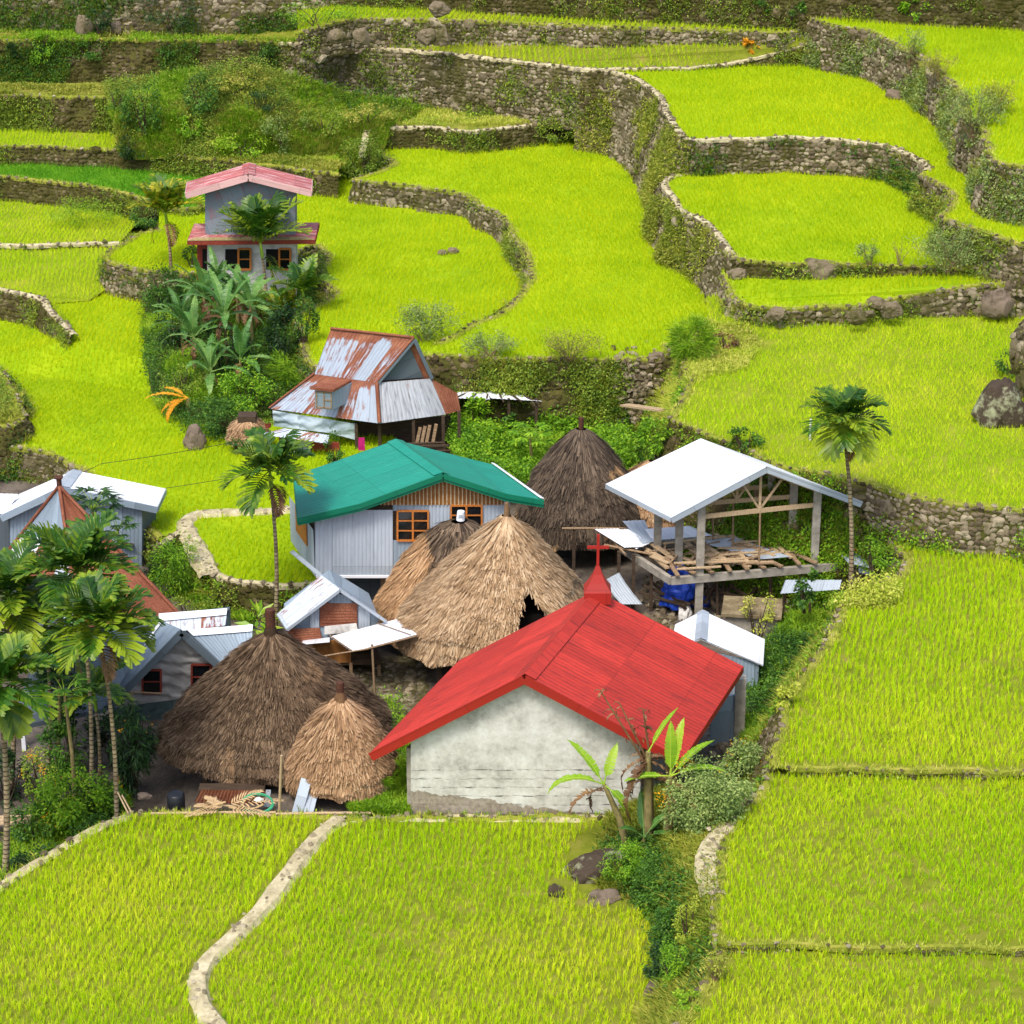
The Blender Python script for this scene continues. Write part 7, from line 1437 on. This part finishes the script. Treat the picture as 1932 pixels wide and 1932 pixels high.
# small tin canopy and loose sheets
P = gp(1530, 1160); cn = thing('tin_canopy', 'small corrugated canopy at the foot of the lone palm', 'canopy', P); m = MB(); m.corr(pt(1482, 1094, 1.0), pt(1588, 1094, 1.0), pt(1584, 1112, .85), pt(1472, 1120, .8), .14, .014); m.build('roof', M['tin_grey'], cn)
for u in (1480, 1530, 1584): q = pt(u, 1108, .88); m = MB(); m.bar((q.x, q.y, gz(q.x, q.y) - .1), q, .09, .09, up=(0, 1, 0)); m.build('post', M['timber_dark'], cn)
def tin(label, quad, mat, name='tin_sheet'):
    q = [pt(*p) for p in quad]; c = sum(q, Vector()) / 4; m = MB(); m.corr(*q, .12, .014, sag=.1); o = m.build(name, M[mat]); return tag(o, label, 'tin sheet')
tin('bent grey tin sheets beside the lone palm trunk', [(1575, 1042, 1.3), (1612, 1038, 1.4), (1642, 1072, 1.0), (1600, 1062, 1.1)], 'tin_grey'); tin('dark tin sheet leaning under the bent ones', [(1612, 1045, 1.2), (1640, 1050, 1.2), (1650, 1090, .6), (1620, 1080, .8)], 'tin_dark')
q = [py(1352, 1018, 95.5), py(1376, 1012, 95.5), py(1394, 950, 95.9), py(1372, 942, 95.9)]; m = MB(); m.corr(q[3], q[2], q[1], q[0], .2, .02, sag=.35); tag(m.build('bent_tin', M['tin_grey']), 'twisted tin sheet hanging behind the pavilion posts', 'tin sheet')
tin('grey tin sheet lying behind the chapel steeple', [(1140, 1095, -.2), (1168, 1080, .3), (1212, 1140, -.6), (1172, 1140, -.7)], 'tin_grey')
m = MB(); m.bar(pt(1178, 764, 1.5), pt(1252, 774, 2.6), .45, .08); tag(m.build('plank_bridge', M['timber_pale']), 'pale plank bridging the gully beside the dark wall', 'plank')
# front yard: rusty sheets, dry fronds, hose, drum, poles
P = pt(430, 1512, -.2); rs_ = thing('rusty_sheet_stack', 'rusty corrugated sheets propped in front of the dark hut', 'tin sheets', P)
m = MB(); m.corr(pt(380, 1490, .55), pt(466, 1491, .55), pt(462, 1518, -.05), pt(366, 1514, -.05), .12, .014); m.build('sheet', M['tin_rust'], rs_); m = MB(); m.corr(pt(466, 1491, .56), pt(508, 1492, .56), pt(504, 1518, 0), pt(462, 1518, 0), .12, .014); m.build('sheet', M['tin_rust'], rs_); m = MB(); m.slab(pt(502, 1490, .58), pt(511, 1490, .58), pt(508, 1522, .02), pt(498, 1522, .02), .02); m.build('pale_edge', M['tin_grey'], rs_)
m = MB(); m.box(P + Vector((.1, .45, .1)), 2.2, .5, .4); m.build('support', M['timber_dark'], rs_)
P = pt(425, 1528, .1); A = Arr()
for i, (az, l, e) in enumerate(((5, 1.9, 12), (20, 1.3, 25), (175, 1.0, 10), (195, 1.3, 4), (350, 1.5, 6), (150, .8, 30))): ribbon_leaf(A, P + Vector((0, -.05 * i, .12)), R(az), R(e), l, 0, .4, 7, .2, rv=.8, pinn=(12, .35, .03))
mm = MB()
for i in range(7): mm.tube([P + Vector((rng.uniform(-1.3, 1.0), rng.uniform(-.2, .2), rng.uniform(.02, .1))), P + Vector((rng.uniform(-1.2, 1.3), rng.uniform(-.25, .1), rng.uniform(.05, .4)))], .03, 5)
A.add(np.array([x[:] for x in mm.v]), np.array([f for f in mm.f if len(f) == 4]), np.full(sum(len(f) == 4 for f in mm.f), .9)); tag(A.build('dry_fronds', mat_plain('dryf', (150, 120, 80), (206, 180, 140), 3)), 'pile of dry palm fronds and sticks on the rusty sheets', 'dry fronds')
P = pt(487, 1516, .28); pts = [P + Vector((math.cos(a) * (.5 + .03 * math.sin(a * .37)), math.sin(a) * .2 - .1, .06 + .24 * math.sin(a) + .03 * math.sin(a * .61))) for a in np.linspace(0, 2 * math.pi * 4, 90)]; m = MB(); m.tube(pts, .022, 5); tag(m.build('hose', M['hose']), 'coiled green garden hose on the rusty sheets', 'hose')
heap('small white bag lying inside the hose coil', pt(488, 1512, .35), (.14, .1, .1), 'sack', 'bag', 'bag', 71)
P = pt(333, 1527, -.25); m = MB(); m.tube([P, P + Vector((0, 0, .1)), P + Vector((0, 0, .55)), P + Vector((0, 0, .6))], [.26, .3, .3, .24], 16); tag(m.build('plastic_drum', M['plastic_black']), 'black plastic drum left of the rusty sheets', 'drum')
boulder('flat stone on the earth floor left of the black drum', pt(272, 1505, -.3), .28, .2, .14, 'boulder', 72)
m = MB(); m.tube([pt(527, 1532, 0), py(531, 1425, 73.3)], [.05, .04], 6); tag(m.build('pole', M['timber_pale']), 'bare pole standing between the dark hut and the small tan hut', 'pole')
for i, (u0, v0, u1, v1, lb) in enumerate(((560, 1536, 578, 1470, 'grey tin strip leaning under the small tan hut'), (580, 1537, 590, 1495, 'second tin strip leaning under the small tan hut'))): m = MB(); m.bar(py(u0, v0, 73.7), py(u1, v1, 74.3), .35, .03, up=(0, 1, 0)); tag(m.build('tin_strip', M['tin_grey']), lb, 'tin strip')
m = MB()
for a, b in (((230, 1500), (248, 1533)), ((222, 1495), (243, 1537))): m.tube([py(a[0], a[1], 73.9), pt(b[0], b[1], .1)], .03, 5)
tag(m.build('sticks', M['timber_pale']), 'pair of sticks leaning on the palm foot at the rim path', 'sticks')
for u0, u1, v, lb in ((285, 520, 1533, 'long split log laid along the edge of the yard'), (520, 700, 1534, 'thin rail laid along the edge under the small tan hut')): m = MB(); m.tube([pt(u0, v + 2, .08), pt((u0 + u1) / 2, v, .1), pt(u1, v, .08)], .05, 6); tag(m.build('log', M['timber_pale']), lb, 'log')
m = MB(); P = Vector((py(15, 1560, 75).x, 75, -1.3))
for i in range(3): m.bar(P + Vector((-.9, i * .2, .1)), P + Vector((.75, i * .2 + .05, .12)), .16, .05)
m.bar(P + Vector((-.6, .2, -.8)), P + Vector((-.6, .2, .08)), .1, .1, up=(0, 1, 0)); m.bar(P + Vector((.6, .2, -.8)), P + Vector((.6, .2, .08)), .1, .1, up=(0, 1, 0)); tag(m.build('bench', M['timber_pale']), 'rough plank bench at the left edge below the thicket', 'bench')
# bucket on the two tone hut
P = Vector((py(869, 975, 89.6).x, 89.5, py(869, 979, 89.6).z)); bk = thing('bucket', 'white paint bucket upside down on the peak of the two tone hut', 'bucket', P); m = MB(); m.tube([P, P + Vector((.02, 0, .36))], [.17, .14], 16); m.build('body', M['tin_white'], bk); m = MB(); m.box(P + Vector((.01, -.155, .2)), .16, .01, .14); m.build('paper_label', M['tin_grey'], bk)
# dry stone pile beside the green house
A = Arr(); q = np.array([(gp(560 + rng.normal() * 16, 1150)).to_tuple() for _ in range(160)]); q[:, 2] += rng.random(160) * 1.2; A.add(*stones(q, np.tile([0, -1., .3], (160, 1)), rng.uniform(.12, .24, 160), .5)); A.build('stone_pile', M['stone_pale']); o = bpy.data.objects['stone_pile']; tag(o, 'heap of flat stones under the left corner of the green roofed house', 'stone pile')
# clothes, potted plant, canvas by the rusty house
m = MB(); a = py(676, 850, 104.2); m.slab(a, a + Vector((.3, 0, 0)), a + Vector((.28, 0, .6)), a + Vector((.02, 0, .6)), .03); m.build('cloth', mat_plain('cloth_pink', (150, 20, 90), (196, 40, 120), 3)); tag(bpy.data.objects['cloth'], 'magenta cloth hanging under the rusty roofed house', 'cloth')
P = py(506, 806, 105.0); pt_ = thing('potted_plant', 'small potted plant on the ledge left of the foil wall', 'potted plant', P); m = MB(); m.tube([P, P + Vector((0, 0, .2))], [.12, .16], 12); m.build('pot', M['wood_red'], pt_); q, nn = ellcloud(P + Vector((0, 0, .45)), (.3, .25, .32), 200, 6); A = Arr(); A.add(*leaves(q, rng.uniform(.08, .14, 200), nn, .2)); A.build('foliage', M['leaf_weed'], pt_)
# water seller's bench of firewood below the vine shed
m = MB()
for i in range(16): m.tube([py(735 + rng.uniform(0, 20), 868 - i * 2, 104.5), py(835 + rng.uniform(-10, 25), 866 - i * 2 + rng.uniform(-3, 3), 104.8)], .045, 5)
tag(m.build('firewood', M['timber_dark']), 'long poles stacked under the right side of the rusty roofed house', 'firewood')
# post in the paddy and wires
m = MB(); p = pt(1528, 830, 4.1); m.tube([p, p + Vector((0, 0, .9))], .05, 6); tag(m.build('marker_post', M['sack']), 'short white post in the paddy left of the lone palm', 'post')
def wire(label, pts, r=.012):
    out = []
    for a, b in zip(pts[:-1], pts[1:]): out += [a.lerp(b, t) - Vector((0, 0, 1.2 * t * (1 - t) * (b - a).length / 25)) for t in np.linspace(0, 1, 12)]
    m = MB(); m.tube(out, r, 4, cap=False); return tag(m.build('wire', M['plastic_black']), label, 'wire')
wire('wire from the white roof across the long field to the green roof', [py(312, 921, 97.8), py(556, 876, 100)]); wire('wire crossing the long field above the first one', [py(120, 905, 97), py(190, 875, 100), py(545, 812, 104)])
wire('guy wire from the lone palm to the wall behind', [py(1600, 1030, 96), py(1700, 920, 100)])
# swallow over the middle right paddy
P = py(1537, 420, 126); m = MB(); m.tube([P + Vector((-.28, 0, .06)), P, P + Vector((.25, 0, -.05))], [.02, .09, .015], 8)
for s, e in ((1, Vector((.25, .3, .45))), (-1, Vector((.6, -.3, -.45)))): m.add([P + Vector((-.1, 0, 0)), P + Vector((.14, 0, 0)), P + e, P + e * .6 + Vector((-.12, 0, 0))], [(0, 1, 2, 3)])
tag(m.build('bird', mat_plain('bird', (60, 60, 56), (96, 94, 86), 3)), 'small dark bird flying low over the middle right paddy', 'bird')
